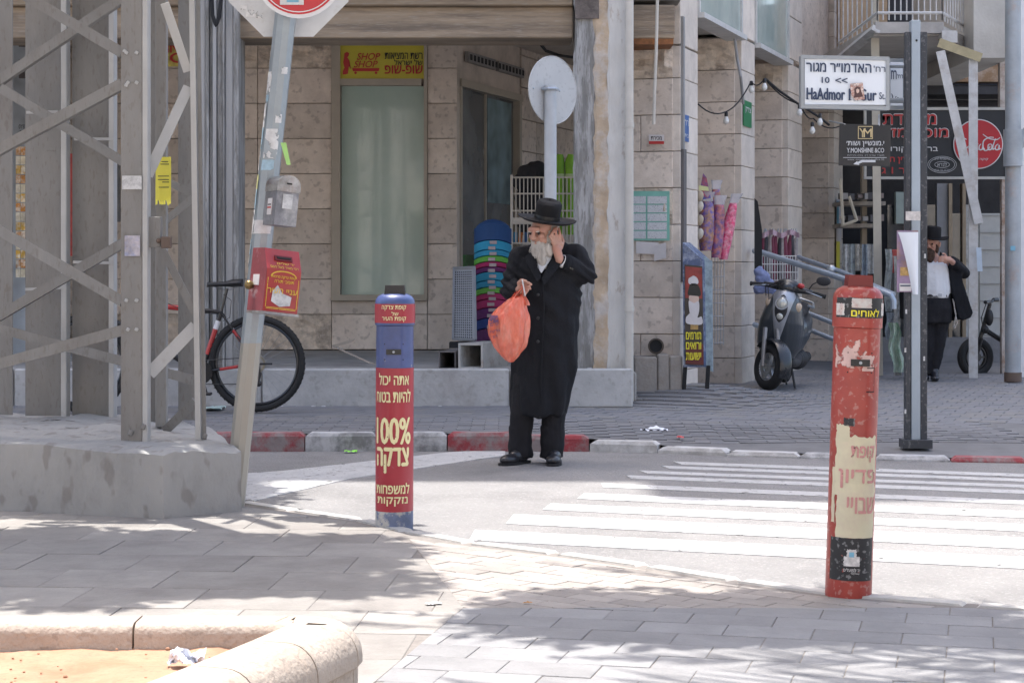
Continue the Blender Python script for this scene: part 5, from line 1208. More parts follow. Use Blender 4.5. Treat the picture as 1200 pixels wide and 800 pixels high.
fuse(mb, 'crumpled_bag', M('periwinkle_cloth', (.20,.24,.42), .7, var=.2), t, .012, 2, lambda c_: .02*noise.fractal(Vector(c_)*16, 1, 2, 3), world=True)
t = thing('dark_garment', P(888, 300, 19.2), 'black garment hanging against the inner edge of the second pillar', 'clothing'); MB().rings([[tuple(P(x, y, 19.2+dy)) for x, y in ((884,232),(888,236),(893,270),(893,312),(884,316))] for dy in (0,.06)]).build('cloth', black_m, t, True)
# galvanised handrails
hr = thing('handrail', P(960, 330, 18.9), 'pair of blue grey steel handrails sloping down to the right behind the scooter', 'handrail')
rp = M('blue_grey_pipe', (.36,.42,.50), .4, .4, var=.1, scale=8)
def rail_(pts, r): MB().tube([P(*p) for p in pts], r, 10).build('rail', rp, hr, True, True)
rail_([(884,294,19.6),(890,295,19.5),(1030,340,18.4),(1044,346,18.3),(1047,352,18.3),(1047,362,18.3)], .030); rail_([(936,301,20.2),(940,303,20.1),(985,318,19.2),(1048,345,18.6)], .024)
rail_([(884,380,19.5),(898,386,19.3)], .026); rail_([(945,366,19.3),(983,381,19.0)], .024); rail_([(948,386,19.2),(986,401,18.9)], .024); rail_([(1000,345,18.7),(1000,352,18.7)], .02)
MB().ball(P(888,293,19.45), .045).build('clamp', white_p, hr, True, True); MB().ball(P(900,386,19.2), .045).build('clamp', white_p, hr, True, True); MB().ball(P(974,316,19.3), .05).build('clamp', pole_g, hr, True, True)
for p in ((1000,352,1000,440,18.6),): MB().tube([P(p[0],p[1],p[4]), P(p[2],p[3],p[4])], .02, 8).build('upright', rp, hr, True, True)
# yellow and white papers on the fourth pillar, hanging newspapers beyond
t = thing('pillar_notices', P(978, 300, 24), 'yellow and white paper strips pasted on the street edge of the fourth pillar', 'notice')
fplate('white_strip', 976.5, 982, 234, 292, M('white_label', ()), t, .04, .006); fplate('yellow_strip', 975.8, 979.5, 283, 320, M('yellow_paper', ()), t, .05, .006); fplate('blue_strip', 976, 978, 236, 262, M('pale_blue_print', ()), t, .055, .006)
random.seed(3)
npt = [M('newsprint_%d' % k, c, .85, var=.35, scale=20, col2=(.12,.13,.15), patch=.6, pscale=16, thr=.56) for k, c in enumerate(((.50,.50,.48),(.38,.42,.42),(.55,.52,.46),(.30,.35,.40)))]
for k in range(9):
    x = 987+(k%5)*7.5+random.uniform(-1,1); y = 286 if k < 5 else 330; hgt = random.uniform(30, 50)
    t = thing('newspaper_bundle', P(x, y+hgt, 21.9+k*.03), '%s newspaper sheet from the left in the %s row hanging at the stall' % (ORD[k%5], 'upper' if k < 5 else 'lower'), 'newspapers', 'papers hanging at the right hand stall')
    MB().grid(lambda u, v: P(x+8*u, y+hgt*v, 21.9+k*.03+.02*math.sin(u*9+k)), 6, 6).build('paper', npt[k%4], t, True, True)
for k, (x0, y0, x1, y1, m_) in enumerate(((1037,292,1045,365,1),(1038,366,1047,398,3),(1047,300,1056,440,0))):
    t = thing('hanging_newspaper', P(x0, y1, 20.5), ('grey newspaper pinned high on the stall edge', 'bluish folded newspaper pinned lower on the stall edge', 'long newspaper strip hanging behind the dark post')[k], 'newspaper')
    MB().grid(lambda u, v: P(x0+(x1-x0)*u+1.2*math.sin(v*7), y0+(y1-y0)*v, 20.5+.03*math.sin(u*6+v*5)), 6, 12).build('paper', npt[m_], t, True, True)
t = thing('green_plastic_bag', P(1045, 440, 20.3), 'crumpled green and white plastic sheet hanging low behind the red charity box', 'bag')
MB().grid(lambda u, v: P(1040+6*v+ (12+4*v)*u+2*math.sin(v*9), 378+58*v, 20.3+.05*math.sin(u*9+v*6)), 14, 20).build('plastic', M('green_white_plastic', (.45,.55,.47), .4, var=.3, scale=8, col2=(.15,.35,.2), patch=.7, pscale=9), t, True, True)
t = thing('shelf_goods', P(1000, 275, 23.8), 'jumble of grey boxes and shoes on the stall shelves at the right', 'goods')
for k in range(12): MB().box(P(988+(k%6)*8, 231 if k < 6 else 257, 23.8)+Vector((0,0,random.uniform(0,.02))), (.07,.2,random.uniform(.04,.09)), rot=(0,0,random.uniform(-.4,.4))).build('box', M('goods_%d' % (k%3), ((.4,.38,.36),(.12,.12,.13),(.25,.2,.18))[k%3], .7), t, True)
t = thing('red_box', P(1048, 300, 20.7), 'small red box hanging at the street stall behind the curling poster', 'box'); MB().box(P(1048, 306, 20.8), (.06,.05,.26), ch=.01).build('box_body', M('red_box_paint', (.40,.06,.05), .5), t, True)
gp_ = thing('grey_downpipe', P(1188, 445, 19.9), 'thick grey drain pipe with a side branch at the right edge', 'pipe')
MB().tube([P(1187,447,19.9), P(1187,-60,19.9)], .082, 20).build('tube', M('grey_pipe_paint', (.36,.39,.42), .5, .2, var=.15, scale=5, col2=(.45,.3,.22), patch=.5, pscale=4, thr=.62), gp_, True, True); MB().tube([P(1187,195,19.85), P(1187,152,19.85)], .10, 20).build('collar', M('grey_pipe_paint', ()), gp_, True, True); MB().tube([P(1190,172,19.9), P(1210,150,19.9)], .07, 14).build('branch', M('grey_pipe_paint', ()), gp_, True, True)
MB().box(P(1187, 291, 19.81), (.05,.01,.05)).build('sticker', M('pale_blue_print', ()), gp_, True); MB().tube([P(1187,447,19.9), P(1187,436,19.9)], .092, 20).build('shoe', M('rust_brown', ()), gp_, True, True)
t = thing('post_notice', P(1147, 310, 20.4), 'pale blue paper strip taped to the balcony post', 'notice'); MB().grid(lambda u, v: P(1144+6*u+1.5*v, 290+28*v, 20.45), 3, 5).build('sheet', M('pale_blue_paper', (.55,.65,.75), .8), t, True)

# ================================================================ THINGS IN THE ARCADE
mr = thing('foam_roll_stack', P(576, 405, 17.3), 'tall stack of striped blue, green and pink foam rolls in the arcade', 'foam rolls')
cs = [(.02,.07,.20),(.03,.30,.48),(.03,.28,.45),(.12,.40,.06),(.35,.02,.10),(.13,.02,.11),(.03,.28,.42),(.03,.26,.40),(.14,.42,.07),(.40,.03,.12),(.38,.03,.12),(.14,.03,.14),(.03,.06,.22),(.12,.03,.12)]
bnd = [262,281,292,299,306,312,318,328,336,343,350,360,372,384,398]
for k in range(14):
    mb = MB(); rr = .175
    for (dz, s0) in ((0,1),): 
        y0, y1 = bnd[k]+.4, bnd[k+1]; z1 = P(0,y0,17.3).z; z0 = P(0,y1,17.3).z; c0 = P(577.5,0,17.4)
        rg = []
        def arch(t): return .045*math.cos(t)   # the layers bow downward at the sides
        nn = 48
        prof = ((rr-.02, z0),(rr, z0+.004),(rr, z1-.004),(rr-.02, z1))
        rg = [[(c0.x+r*math.cos(2*PI*i/nn), c0.y+.8*r*math.sin(2*PI*i/nn), z-.07*(1-math.sqrt(1-.85*math.cos(2*PI*i/nn)**2))) for i in range(nn)] for r, z in prof]
        if k == 0: rg += [[(c0.x+r*math.cos(2*PI*i/nn), c0.y+.8*r*math.sin(2*PI*i/nn), z1+h-.07*(r/.175)**2*(1-math.sqrt(1-.85*math.cos(2*PI*i/nn)**2))) for i in range(nn)] for r, h in ((.155,.012),(.12,.030),(.07,.042),(.01,.047))]
        mb.rings(rg)
    mb.build('foam_roll', M('foam_%d' % k, cs[k], .8, var=.1, bump=.2), mr, True, True)
for k in range(17): MB().box(P(578-(k%2)*1.5-k*.12, 284+k*6.6, 17.255), (.066,.006,.030), ch=.002).build('price_tag', M('pinkish_tag', (.45,.36,.36), .7, var=.2), mr, True)
pn = thing('perforated_panel', P(543, 400, 17.0), 'grey perforated metal panel leaning upright beside the foam roll stack', 'panel')
mb = MB(); q = [P(532,314,17.2),P(556,313,17.1),P(557.5,398,16.9),P(531,397,17.0)]
def bil(u, v): return (q[3]*(1-u)+q[2]*u)*(1-v)+(q[0]*(1-u)+q[1]*u)*v
perf = MB(); hol = MB()
perf.grid(bil, 2, 2)
perf.build('panel_sheet', M('perforated_grey', (.33,.34,.36), .5, .3, var=.08), pn, True)
for i in range(9):
    for j in range(28): c = bil((i+.9)/10.8, (j+.9)/29.8)+Vector((0,-.004,0)); hol.box(c, (.010,.002,.010))
o = hol.build('perforation', black_m, pn, True)
for e in ((q[0],q[1]),(q[1],q[2]),(q[2],q[3]),(q[3],q[0])): MB().bar(e[0], e[1], .022, .03).build('panel_frame', M('panel_frame_grey', (.25,.26,.28), .5, .3), pn, True)
mb = MB(); mb.box(P(541, 404, 17.0), (.22,.25,.05)); mb.build('foot', black_m, pn, True)
def duct(x0, y0, x1, y1, Y, L, sk, label, wall=.018, mt=None):
    a = P(x0, y0, Y); b = P(x1, y1, Y); t = thing('square_duct', P((x0+x1)/2, y1, Y), label, 'duct'); w = wall
    O = [(a.x,a.z),(b.x,a.z),(b.x,b.z),(a.x,b.z)]; I = [(a.x+w,a.z-w),(b.x-w,a.z-w),(b.x-w,b.z+w),(a.x+w,b.z+w)]
    vs = []; 
    for (dx, dy, S_) in ((0,0,O),(0,0,I),(sk,L,I),(sk,L,O)): vs += [(x+dx, Y+dy, z) for x, z in S_]
    fs = []
    for r in range(3):
        for i in range(4): j = (i+1)%4; fs.append((r*4+i, r*4+j, r*4+4+j, r*4+4+i))
    for i in range(4): j = (i+1)%4; fs.append((12+i, 12+j, j, i))
    MB().add(vs, fs).build('tube', mt or M('pale_duct_metal', (.45,.44,.42), .6, .2, var=.15, scale=8, col2=(.25,.2,.17), patch=.7, pscale=9, thr=.6), t, True)
    MB().box(((a.x+b.x)/2+sk*.9, Y+L*.9, (a.z+b.z)/2), (b.x-a.x-2*w, .01, a.z-b.z-2*w)).build('inner_dark', black_m, t, True); return t
duct(537, 402, 566, 432.5, 15.95, .5, .21, 'larger square metal duct lying on the platform edge, open end forward')
duct(514, 411.5, 534, 432.5, 15.98, .5, .1, 'small dark square duct lying on the platform edge left of the larger one', .010, M('dark_duct', ()))
cs_ = thing('crate_stack', P(630, 280, 18.2), 'tall wire cage with black cloth on top standing in the arcade behind the hat', 'wire cage')
mb = MB(); Yc = 18.2; wm = M('cream_wire', (.62,.57,.50), .5, var=.1)
for k in range(17): mb.tube([P(600+k*4.6, 208, Yc), P(600+k*4.6, 285, Yc)], .0055, 5)
for y in (208, 227, 247, 262, 285): mb.tube([P(599,y,Yc), P(675,y,Yc)], .009, 6)
mb.box(P(637,258,Yc), (.62,.01,.05)); mb.tube([P(599.5,205,Yc), P(599.5,400,Yc)], .014, 6)
mb.build('wire_front', wm, cs_, True)
mb = MB()
for c_, r in (((618,205),.10),((628,200),.10),((612,212),.09),((633,214),.10),((620,235),.13),((625,262),.14)): mb.ball(P(*c_, 18.5), (r*1.15, r, r))
fuse(mb, 'black_cloth', M('black_bundle_cloth', (.022,.021,.025), .8), cs_, .015, 2, lambda c_: .02*noise.fractal(Vector(c_)*12, 1, 2, 3), world=True)
lg = M('lime_fabric', (.20,.42,.03), .6, var=.2, scale=6)
for k, (x, lab) in enumerate(((655.5, 'lime green wrapped bundle, left of the pair in the wire cage'), (668, 'lime green wrapped bundle next to the column, right of the pair in the wire cage'))):
    t = thing('green_bundle', P(x, 268, 18.35), lab, 'bundle')
    MB().tube([P(x,275,18.4),P(x,250,18.4),P(x+.5,215,18.4),P(x,190,18.4),P(x+1,181,18.4)], [.045,.052,.050,.052,.03], 12).build('rolled_fabric', lg, t, True, True); MB().tube([P(x,208,18.4),P(x,204,18.4)], .056, 12).build('band', M('pale_band', (.45,.55,.3), .6), t, True, True)
t = thing('red_toy_box', P(612, 292, 18.3), 'small blue and orange packets on the lower shelf of the wire cage', 'packets')
for k in range(4): MB().box(P(604+k*6, 278, 18.4), (.04,.05,.10), rot=(0,.1*k,0)).build('packet', M('packet_%d' % k, ((.05,.2,.35),(.5,.15,.04),(.03,.1,.25),(.4,.3,.1))[k], .5), t, True)
db = thing('cardboard_scrap', P(412, 412, 16.9), 'torn strips of cardboard lying on the platform right of the bicycle', 'cardboard'); cdm = M('cardboard', (.42,.36,.30), .85, var=.15)
MB().rings([[tuple(P(x,y,16.8+dy)) for x, y in ((388,404),(393,407),(402,404),(414,400),(416,397),(410,398),(395,403))] for dy in (0,.02)]).build('strip', cdm, db, True); MB().bar(P(392,406,16.6), P(436,426,16.2), .05, .01, up=(0,.3,1)).build('strip', cdm, db, True)

# litter
def litter(name, label, x, y, z, sx, sy, sz, mt, rz=0, cat='litter'):
    p = G(x, y, z); t = thing(name, (p.x, p.y, z), label, cat, rz=rz); k = random.random()*9
    MB().grid(lambda u, v: ((u-.5)*sx, (v-.5)*sy, .004+sz*abs(noise.noise(Vector((u*4+k, v*4, k))))*2), 8, 6).build('scrap', mt, t, False, True); return t
wht = M('white_litter', (.75,.78,.85), .5)
litter('paper_scrap', 'white folded paper lying on the far pavement near the crossing', 766, 505, .07, .20, .18, .02, wht)
litter('plastic_scrap', 'bright green scrap on the road beside the red and white kerb', 411, 530, .004, .09, .06, .01, M('neon_green_scrap', (.3,.8,.1), .5))
litter('plastic_scrap', 'small red scrap on the far pavement beside the white kerb', 797, 513, .07, .05, .08, .01, M('red_scrap', (.6,.05,.05), .5))
litter('plastic_scrap', 'red wrapper lying at the foot of the platform left of the blue charity box', 401, 474, .125, .10, .15, .01, M('red_scrap', ()))
litter('plastic_bag', 'pale bag remains on the pavement under the bicycle', 246, 480, .125, .22, .3, .03, M('pale_green_litter', (.45,.6,.58), .5))
litter('cigarette_butt', 'cigarette butt on the paving near the slab seam', 618, 707, NZ, .035, .012, .004, M('orange_butt', (.5,.25,.08), .7), .4)
litter('paper_scrap', 'tiny white scrap on the pavement between the planter and the kerb', 508, 708, NZ+.001, .06, .03, .004, wht, .3)
litter('leaf_scrap', 'small green weed leaf at the base of the white drain pipe', 720, 474, .12, .06, .1, .02, M('weed_leaf', (.05,.14,.03), .6))
litter('paper_scrap', 'torn white paper against the base wall beside the drain pipe', 742, 463, .12, .05, .12, .06, wht, .2)
random.seed(21)
for k in range(16):
    x = random.uniform(330, 560) if k < 6 else random.uniform(745, 830); y = 476 if k < 6 else 466-(x-745)*.22+random.uniform(0,3); p = G(x, y, .12); t = thing('debris', (p.x, min(p.y, 15.6) if k < 6 else p.y, .118), 'small crumb of rubble in the dust along the wall foot', 'debris', 'crumbs of rubble along the wall foot')
    MB().ball((0,0,.006), (.012+random.random()*.012, .012, .007), n=6, m=4).build('crumb', conc_lt if k%2 else ppr, t)

# ================================================================ PLANTER, front left
pt = thing('stone_planter', (-1.2, 4.2, 0), 'pale bullnose stone planter edge filled with orange sand in the front left corner', 'planter')
stn = M('pale_kerb_stone', (.39,.335,.285), .9, var=.14, scale=5, bump=.5, bscale=70, rnd=.05, col2=(.40,.31,.24), patch=.75, pscale=3, thr=.57, speck=(.16,.13,.11), speckscale=45, speckamt=.3)
ZT = .35
def kerbseg(pts, w=.20, r=.085, gap=.006, nm='edge_stone'):
    """bullnose stone along a short path; pts on the outer edge, stone lies to the left of travel"""
    n_ = 5; mb = MB(); rg = []
    P3 = [Vector((p[0], p[1], 0)) for p in pts]
    for i, p in enumerate(P3):
        d = (P3[min(i+1, len(P3)-1)]-P3[max(i-1, 0)]).normalized(); nn = Vector((-d.y, d.x, 0)); e = d*(gap/2 if i == 0 else (-gap/2 if i == len(P3)-1 else 0))
        ring = [p+e+Vector((0,0,-.02))+nn*.012, p+e+nn*.012+Vector((0,0,ZT-.115)), p+e+Vector((0,0,ZT-.105))]
        for k in range(8): a = PI-PI/2*k/7; ring.append(p+e+nn*(r+r*math.cos(a))+Vector((0,0,ZT-r+r*math.sin(a))))
        for k in range(5): a = PI/2-PI/2*k/4; ring.append(p+e+nn*(w-.03+.03*math.cos(a))+Vector((0,0,ZT-.03+.03*math.sin(a))))
        ring.append(p+e+nn*w+Vector((0,0,-.02)))
        rg.append([tuple(q) for q in ring])
    return MB().rings(rg).build(nm, stn, pt, True, True)
BK = 5.02
def bp(px): return (px-600)/F*BK
xs = [-2.9, -2.35, -1.86, bp(-30)-.1, bp(172), bp(352)]
cor = (-.405, 4.95)
# outer path runs from the front of the right side, round the corner and away to the left
def lerp2(a, b, n): return [(a[0]+(b[0]-a[0])*i/n, a[1]+(b[1]-a[1])*i/n) for i in range(n+1)]
sideF = (-.72, 3.9)
R0 = (-.455, 4.80); R1 = (-.57, 4.47)
arc = [(-.56+.17*math.cos(math.radians(t)), 4.87+.17*math.sin(math.radians(t))) for t in (-16,5,27,48,70,90)]
kerbseg(lerp2(sideF, (-.58, 4.28), 3)); kerbseg(lerp2((-.58, 4.28), (-.475, 4.58), 3)); kerbseg(lerp2((-.475, 4.58), (-.397, 4.823), 3)); kerbseg(arc, w=.1685)
px_ = -.56
for x in xs[::-1][0:]:
    kerbseg(lerp2((px_, BK+.02), (x, BK+.02+random.uniform(-.003,.003)), 3)); px_ = x
mb = MB(); sand = M('orange_sand', (.38,.22,.14), .95, var=.12, scale=5, bump=.5, bscale=30, col2=(.30,.145,.08), patch=.7, pscale=4, speck=(.25,.15,.1), speckscale=70, speckamt=.5)
def sfn(u, v):
    x = -2.9+2.38*u; y = 3.6+1.32*v; q = Vector((x*5, y*5, 0))
    rim = max(0, 1-abs(v-1)*14)*.03*(.3+noise.noise(Vector((x*9,1,1)))*1.5)
    return (min(x, -.56+(y-4.6)*.3), y, .285+.014*noise.fractal(q, 1, 2, 3)+rim)
mb.grid(sfn, 60, 36); mb.build('sand', sand, pt, False, True).matrix_basis = basis(pt).inverted()
random.seed(33); mb = MB()
for k in range(110):
    x = random.uniform(-1.75,-.62); y = random.uniform(4.1,4.86); r = random.choice((.002,.003,.003,.005)); mb.ball((min(x, -.62+(y-4.6)*.3), y, .289), (r*1.3, r, r*.8), n=6, m=4)
for k in range(0):
    x = random.uniform(-1.4,-.75) if k > 8 else random.uniform(-1.12,-.98); mb.ball((x, 4.80+random.uniform(-.02,.02), .30), (.02+random.random()*.02, .012, .010+random.random()*.008), n=7, m=5, rot=(random.random(),0,random.random()*3))
o = mb.build('pebbles_and_clods', sand, pt, False, True); o.matrix_basis = basis(pt).inverted(); o['kind'] = 'stuff'
tt = thing('crumpled_tissue', P(218, 768, 4.55), 'crumpled white tissue lying on the orange sand inside the planter', 'tissue')
mb = MB()
mb.grid(lambda u, v: P(198+42*u, 774-13*v*(.5+.5*abs(math.sin(u*4+.5))), 4.62+.03*math.sin(v*6+u*9))+Vector((0,.05*(v-.5)+.012*noise.noise(Vector((u*9,v*5,2))),.012*noise.noise(Vector((u*8,v*6,7))))), 22, 10)
mb.build('tissue', M('white_tissue', (.68,.70,.76), .8), tt, True, True)

# ================================================================ TREES whose crowns are above the frame and dapple the ground
leafm = M('palm_leaf', (.06,.10,.035), .6, var=.3); barkm = M('palm_bark', (.16,.12,.09), .95, bump=.8, var=.3)
def palm(x, y, h, label, n, L, seed, filt=None, elr=(.1,1.0), lf=1.0, lean=0.0):
    t = thing('palm_tree', (x, y, 0), label, 'tree'); random.seed(seed)
    MB().tube([(0,0,-.1),(.02,lean*.12,h*.3),(-.02,lean*.5,h*.65),(0,lean*.9,h*.92),(0,lean,h)], [.15,.12,.11,.12,.14], 14).build('trunk', barkm, t, False, True)
    mb = MB()
    for i in range(n):
        a = 2*PI*i/n+random.uniform(-.15,.15)
        if filt and not filt(a): continue
        el = random.uniform(*elr); LL = L*random.uniform(.8,1.1); pts = []
        for k in range(13):
            u = k/12; r = LL*u*math.cos(el)*(1-.08*u); z = LL*(u*math.sin(el)-.42*u*u); pts.append(Vector((r*math.cos(a), r*math.sin(a)+lean, h+z)))
        mb.tube(pts, [.022*(1-.8*k/12)+.003 for k in range(13)], 5)
        for k in range(2, 60):
            u = k/60*12; i0 = min(int(u), 11); p = pts[i0]+(pts[i0+1]-pts[i0])*(u-i0); d = (pts[i0+1]-pts[i0]).normalized(); s_ = d.cross(Vector((0,0,1))).normalized()
            if random.random() < .22: continue
            for sg in (-1,1):
                l = lf*.42*math.sin(PI*min(1, .15+k/60*.9))+.06; tip = p+(d*random.uniform(.5,1.3)+s_*sg*random.uniform(.35,.9)+Vector((0,0,random.uniform(-.6,.1)))).normalized()*l*random.uniform(.6,1.15)
                w = d*.014*lf*1.2; md_ = (p+tip)/2+Vector((0,0,.02)); mb.add([tuple(p-w), tuple(p+w), tuple(md_+w), tuple(md_-w), tuple(tip)], [(0,1,2,3),(3,2,4)])
    mb.build('crown', leafm, t)
    return t
palm(-3.3, 6.4, 3.9, 'palm tree just outside the left edge whose fronds shade the paving', 22, 2.4, 4)
palm(2.28, 6.35, 4.9, 'palm tree just outside the right edge whose fronds shade the front paving', 46, 4.3, 8, elr=(.02,.45), lf=1.15, filt=lambda a: not (.35 < a % (2*PI) < 2.55), lean=.85)
def leafy(x, y, h, rad, cen, label, seed, n):
    t = thing('street_tree', (x, y, 0), label, 'tree'); random.seed(seed); tr = MB(); tr.tube([(0,0,-.1),(.02,0,h*.5),(0,.02,h*.75)], [.14,.11,.09], 12)
    cr_ = MB(); tops = []
    for k in range(9):
        a = random.uniform(0,2*PI); tip = Vector((cen[0]-x+rad[0]*.8*math.cos(a)*random.random(), cen[1]-y+rad[1]*.8*math.sin(a)*random.random(), cen[2]+random.uniform(-.3,.4)*rad[2])); tops.append(tip)
        tr.tube([Vector((0,0,h*.72)), Vector((0,0,h*.72))*.5+tip*.5+Vector((0,0,.1)), tip], [.07,.04,.015], 6)
    tr.build('trunk', barkm, t, False, True)
    blobs = [(Vector((cen[0]-x+rad[0]*random.uniform(-1,1)*.8, cen[1]-y+rad[1]*random.uniform(-1,1)*.8, cen[2]+rad[2]*random.uniform(-.6,.6))), random.uniform(.2,.4)) for _ in range(70)]
    for _ in range(n):
        c_, r = random.choice(blobs); d = Vector((random.gauss(0,1),random.gauss(0,1),random.gauss(0,1))).normalized()*r*random.random()**.4; p = c_+d
        a = Vector((random.gauss(0,1),random.gauss(0,1),random.gauss(0,.5))).normalized()*.075; b = a.cross(Vector((random.gauss(0,1),random.gauss(0,1),random.gauss(0,1)))).normalized()*.042
        cr_.add([tuple(p-a), tuple(p+b), tuple(p+a), tuple(p-b)], [(0,1,2,3)])
    cr_.build('crown', M('tree_leaf', (.055,.09,.03), .6, var=.3), t)
leafy(-3.6, 8.6, 4.6, (1.45,1.05,.6), (-2.55, 9.05, 4.7), 'leafy street tree outside the left edge shading the pylon', 14, 20000)
leafy(-3.85, 11.0, 4.9, (1.15,.8,.45), (-3.15, 11.35, 5.0), 'unseen leafy tree at the left, added to shade the concrete block', 55, 5200)  # out of view, put in only to darken the block
leafy(2.75, 6.2, 4.7, (1.0,.42,.35), (.1, 7.85, 4.8), 'leafy street tree outside the right edge with one long limb over the pavement', 31, 5200)

# ================================================================ PEOPLE
skin = M('skin', (.50,.28,.21), .5, var=.10, scale=20, bump=.1, bscale=120, col2=(.55,.22,.17), patch=.5, pscale=14)
coatm = M('black_coat_wool', (.013,.014,.018), .9, var=.25, scale=12, bump=.35, bscale=90, spec=.25)
troum = M('black_trouser_cloth', (.016,.016,.02), .85, var=.25, scale=12, bump=.3, spec=.3)
hatm = M('black_felt', (.008,.008,.010), .75, var=.2, bump=.2, spec=.3)
shoem = M('dull_black_leather', (.025,.025,.03), .35, var=.2, scale=15, coat=.2)
shirtm = M('white_shirt_cotton', (.70,.71,.74), .8, var=.05, bump=.2)
hairw = M('white_beard_hair', (.62,.58,.54), .9, var=.15, scale=30, bump=.8, bscale=120, stretch=(3,3,.6), col2=(.45,.40,.36), patch=.6, pscale=30)
hairb = M('brown_beard_hair', (.08,.045,.03), .9, var=.3, scale=30, bump=.7, bscale=150)
eyem = M('dark_eye', (.03,.02,.02), .2)
def finger(mb, pts, r): 
    for i in range(len(pts)-1): mb.caps(pts[i], pts[i+1], r[i], r[i+1], 8)
def head(mb, c, T, s=1.0):
    """face looks along local -Y of T"""
    def b(p, r, rot=None): mb.ball(Vector(p)*s, tuple(Vector(r)*s), T, 18, 12, rot)
    b((0,.008,.030),(.072,.086,.080)); b((0,-.025,-.03),(.062,.066,.075)); b((0,-.052,-.078),(.034,.034,.03))
    b((0,-.088,.045),(.05,.02,.02)); b((-.036,-.072,-.005),(.024,.022,.022)); b((.036,-.072,-.005),(.024,.022,.022))
    mb.caps(*[T @ (Vector(p)*s) for p in ((0,-.092,.035),(0,-.115,-.005))], .010*s, .016*s, 10); b((-.013,-.104,-.008),(.010,.012,.009)); b((.013,-.104,-.008),(.010,.012,.009))
    b((0,-.092,-.044),(.024,.010,.007)); b((0,-.090,-.055),(.021,.010,.008)); b((-.03,-.083,.036),(.017,.012,.007)); b((.03,-.083,.036),(.017,.012,.007))
    for sx in (-1,1): b((sx*.079,.012,.0),(.012,.022,.034),(0,sx*.2,0))
def fold(amp, fx=7, fz_=3, seed=0):
    return lambda c: amp*noise.fractal(Vector((c.x*fx+seed, c.y*fx, c.z*fz_)), 1, 2, 3)

# ---- man with the bag
MY = 12.2
def Lm(px, py, y=0.0): return Vector(((px-643)*.00557, y, (543-py)*.00557))
man = thing('person', (.24, MY, 0), 'white bearded man in long black coat with phone and orange carrier bag', 'person')
HT = Matrix.Translation(Lm(637,273,-.065)) @ Matrix.Rotation(math.radians(-40), 4, 'Z') @ Matrix.Rotation(math.radians(15), 4, 'X')
mb = MB(); head(mb, None, HT, 1.03)
mb.caps(Lm(641,284,-.03), Lm(643,300,.0), .055, .065)
mb.caps(Lm(643,305,.02), Lm(641,380,.02), .105, .105); mb.caps(Lm(630,385,.02), Lm(652,385,.02), .09, .09)
SR, SL = Lm(610,300,.01), Lm(677,300,.02)                        # his right shoulder is at the viewer's left
mb.caps(SR, SL, .055, .055)
ER, ELb = Lm(600,340,.02), Lm(688,322,-.02); WR, WL = Lm(609,339,-.20), Lm(655,304,-.13)
mb.caps(SR, ER, .05, .042); mb.caps(ER, WR, .04, .028); mb.caps(SL, ELb, .05, .042); mb.caps(ELb, WL, .04, .028)
for x0, x1, yy in ((624,612,0.0),(658,647,.02)):
    mb.caps(Lm(x0,405,.02), Lm((x0+x1)/2,460,.0), .072, .055); mb.caps(Lm((x0+x1)/2,460,.0), Lm(x1,530,.03), .055, .035); 
# his left hand, holding the phone to the ear (viewer's right)
hp_ = Lm(651.5,291,-.135); mb.caps(WL, hp_, .027, .030)
mb.caps(Lm(648.5,285,-.14), Lm(656,286,-.12), .019, .019)
for k, (a, b_, c) in enumerate((((647.5,284),(643.5,277.5),(646.5,273)), ((650,282.5),(646.5,274),(649,268.5)), ((652.8,281.5),(650.5,272),(651.5,266.5)), ((656,282.5),(655.5,274),(654.5,268)))):
    finger(mb, [Lm(*a,-.15+.008*k), Lm(*b_,-.165+.012*k), Lm(*c,-.145+.012*k)], [.0100,.0092,.0080])
finger(mb, [Lm(657,291,-.12), Lm(659.5,283,-.10), Lm(657.5,276,-.09)], [.012,.0105,.009])
# his right hand, gripping the bag handles with a pen or cigarette between the fingers
hq = Lm(611.5,337,-.235); mb.caps(WR, hq, .027,.030); mb.caps(Lm(609,333.5,-.24), Lm(609,341,-.24), .017, .018)
for k, (a, b_, c) in enumerate((((613,331.5),(619,331),(622,333)), ((613,335),(619.5,335.5),(621,338)), ((612,338.5),(618,339.5),(616.5,342)), ((610.5,342),(615.5,343),(613.5,345.5)))):
    finger(mb, [Lm(*a,-.245), Lm(*b_,-.275), Lm(*c,-.262)], [.0100,.0090,.0080])
finger(mb, [Lm(607.5,331,-.25), Lm(611,327.8,-.27), Lm(616,329,-.28)], [.012,.0105,.009])
body = fuse(mb, 'body', skin, man, .0042, 2)
# eyes, phone, pen
mb = MB()
for sx in (-1,1): mb.ball((sx*.031*1.03,-.0885*1.03,.017*1.03), .0095, HT, 10, 8)
mb.build('eyes', eyem, man, False, True)
mb = MB()
for sx in (-1,1): mb.ball((sx*.031,-.098,.033), (.019,.007,.006), HT, 10, 8)
mb.build('eyebrows', hairw, man, False, True)
ph = thing('mobile_phone', Vector((.24,MY,0))+Lm(649,281,-.11), 'black mobile phone held to the ear of the white bearded man', 'phone')
mb = MB(); mb.box(Vector((.24,MY,0))+Lm(649.2,279,-.115), (.05,.012,.11), rot=(0,math.radians(14),math.radians(50)), ch=.004); mb.build('handset', black_p, ph, True)
pe = thing('pen', Vector((.24,MY,0))+Lm(612,335,-.27), 'white and black pen or cigarette held between the fingers above the orange bag', 'pen')
MB().tube([Vector((.24,MY,0))+Lm(611.5,327,-.285), Vector((.24,MY,0))+Lm(615,346,-.285)], .0045, 8).build('barrel', M('white_plastic', (.7,.7,.7), .4), pe, True)
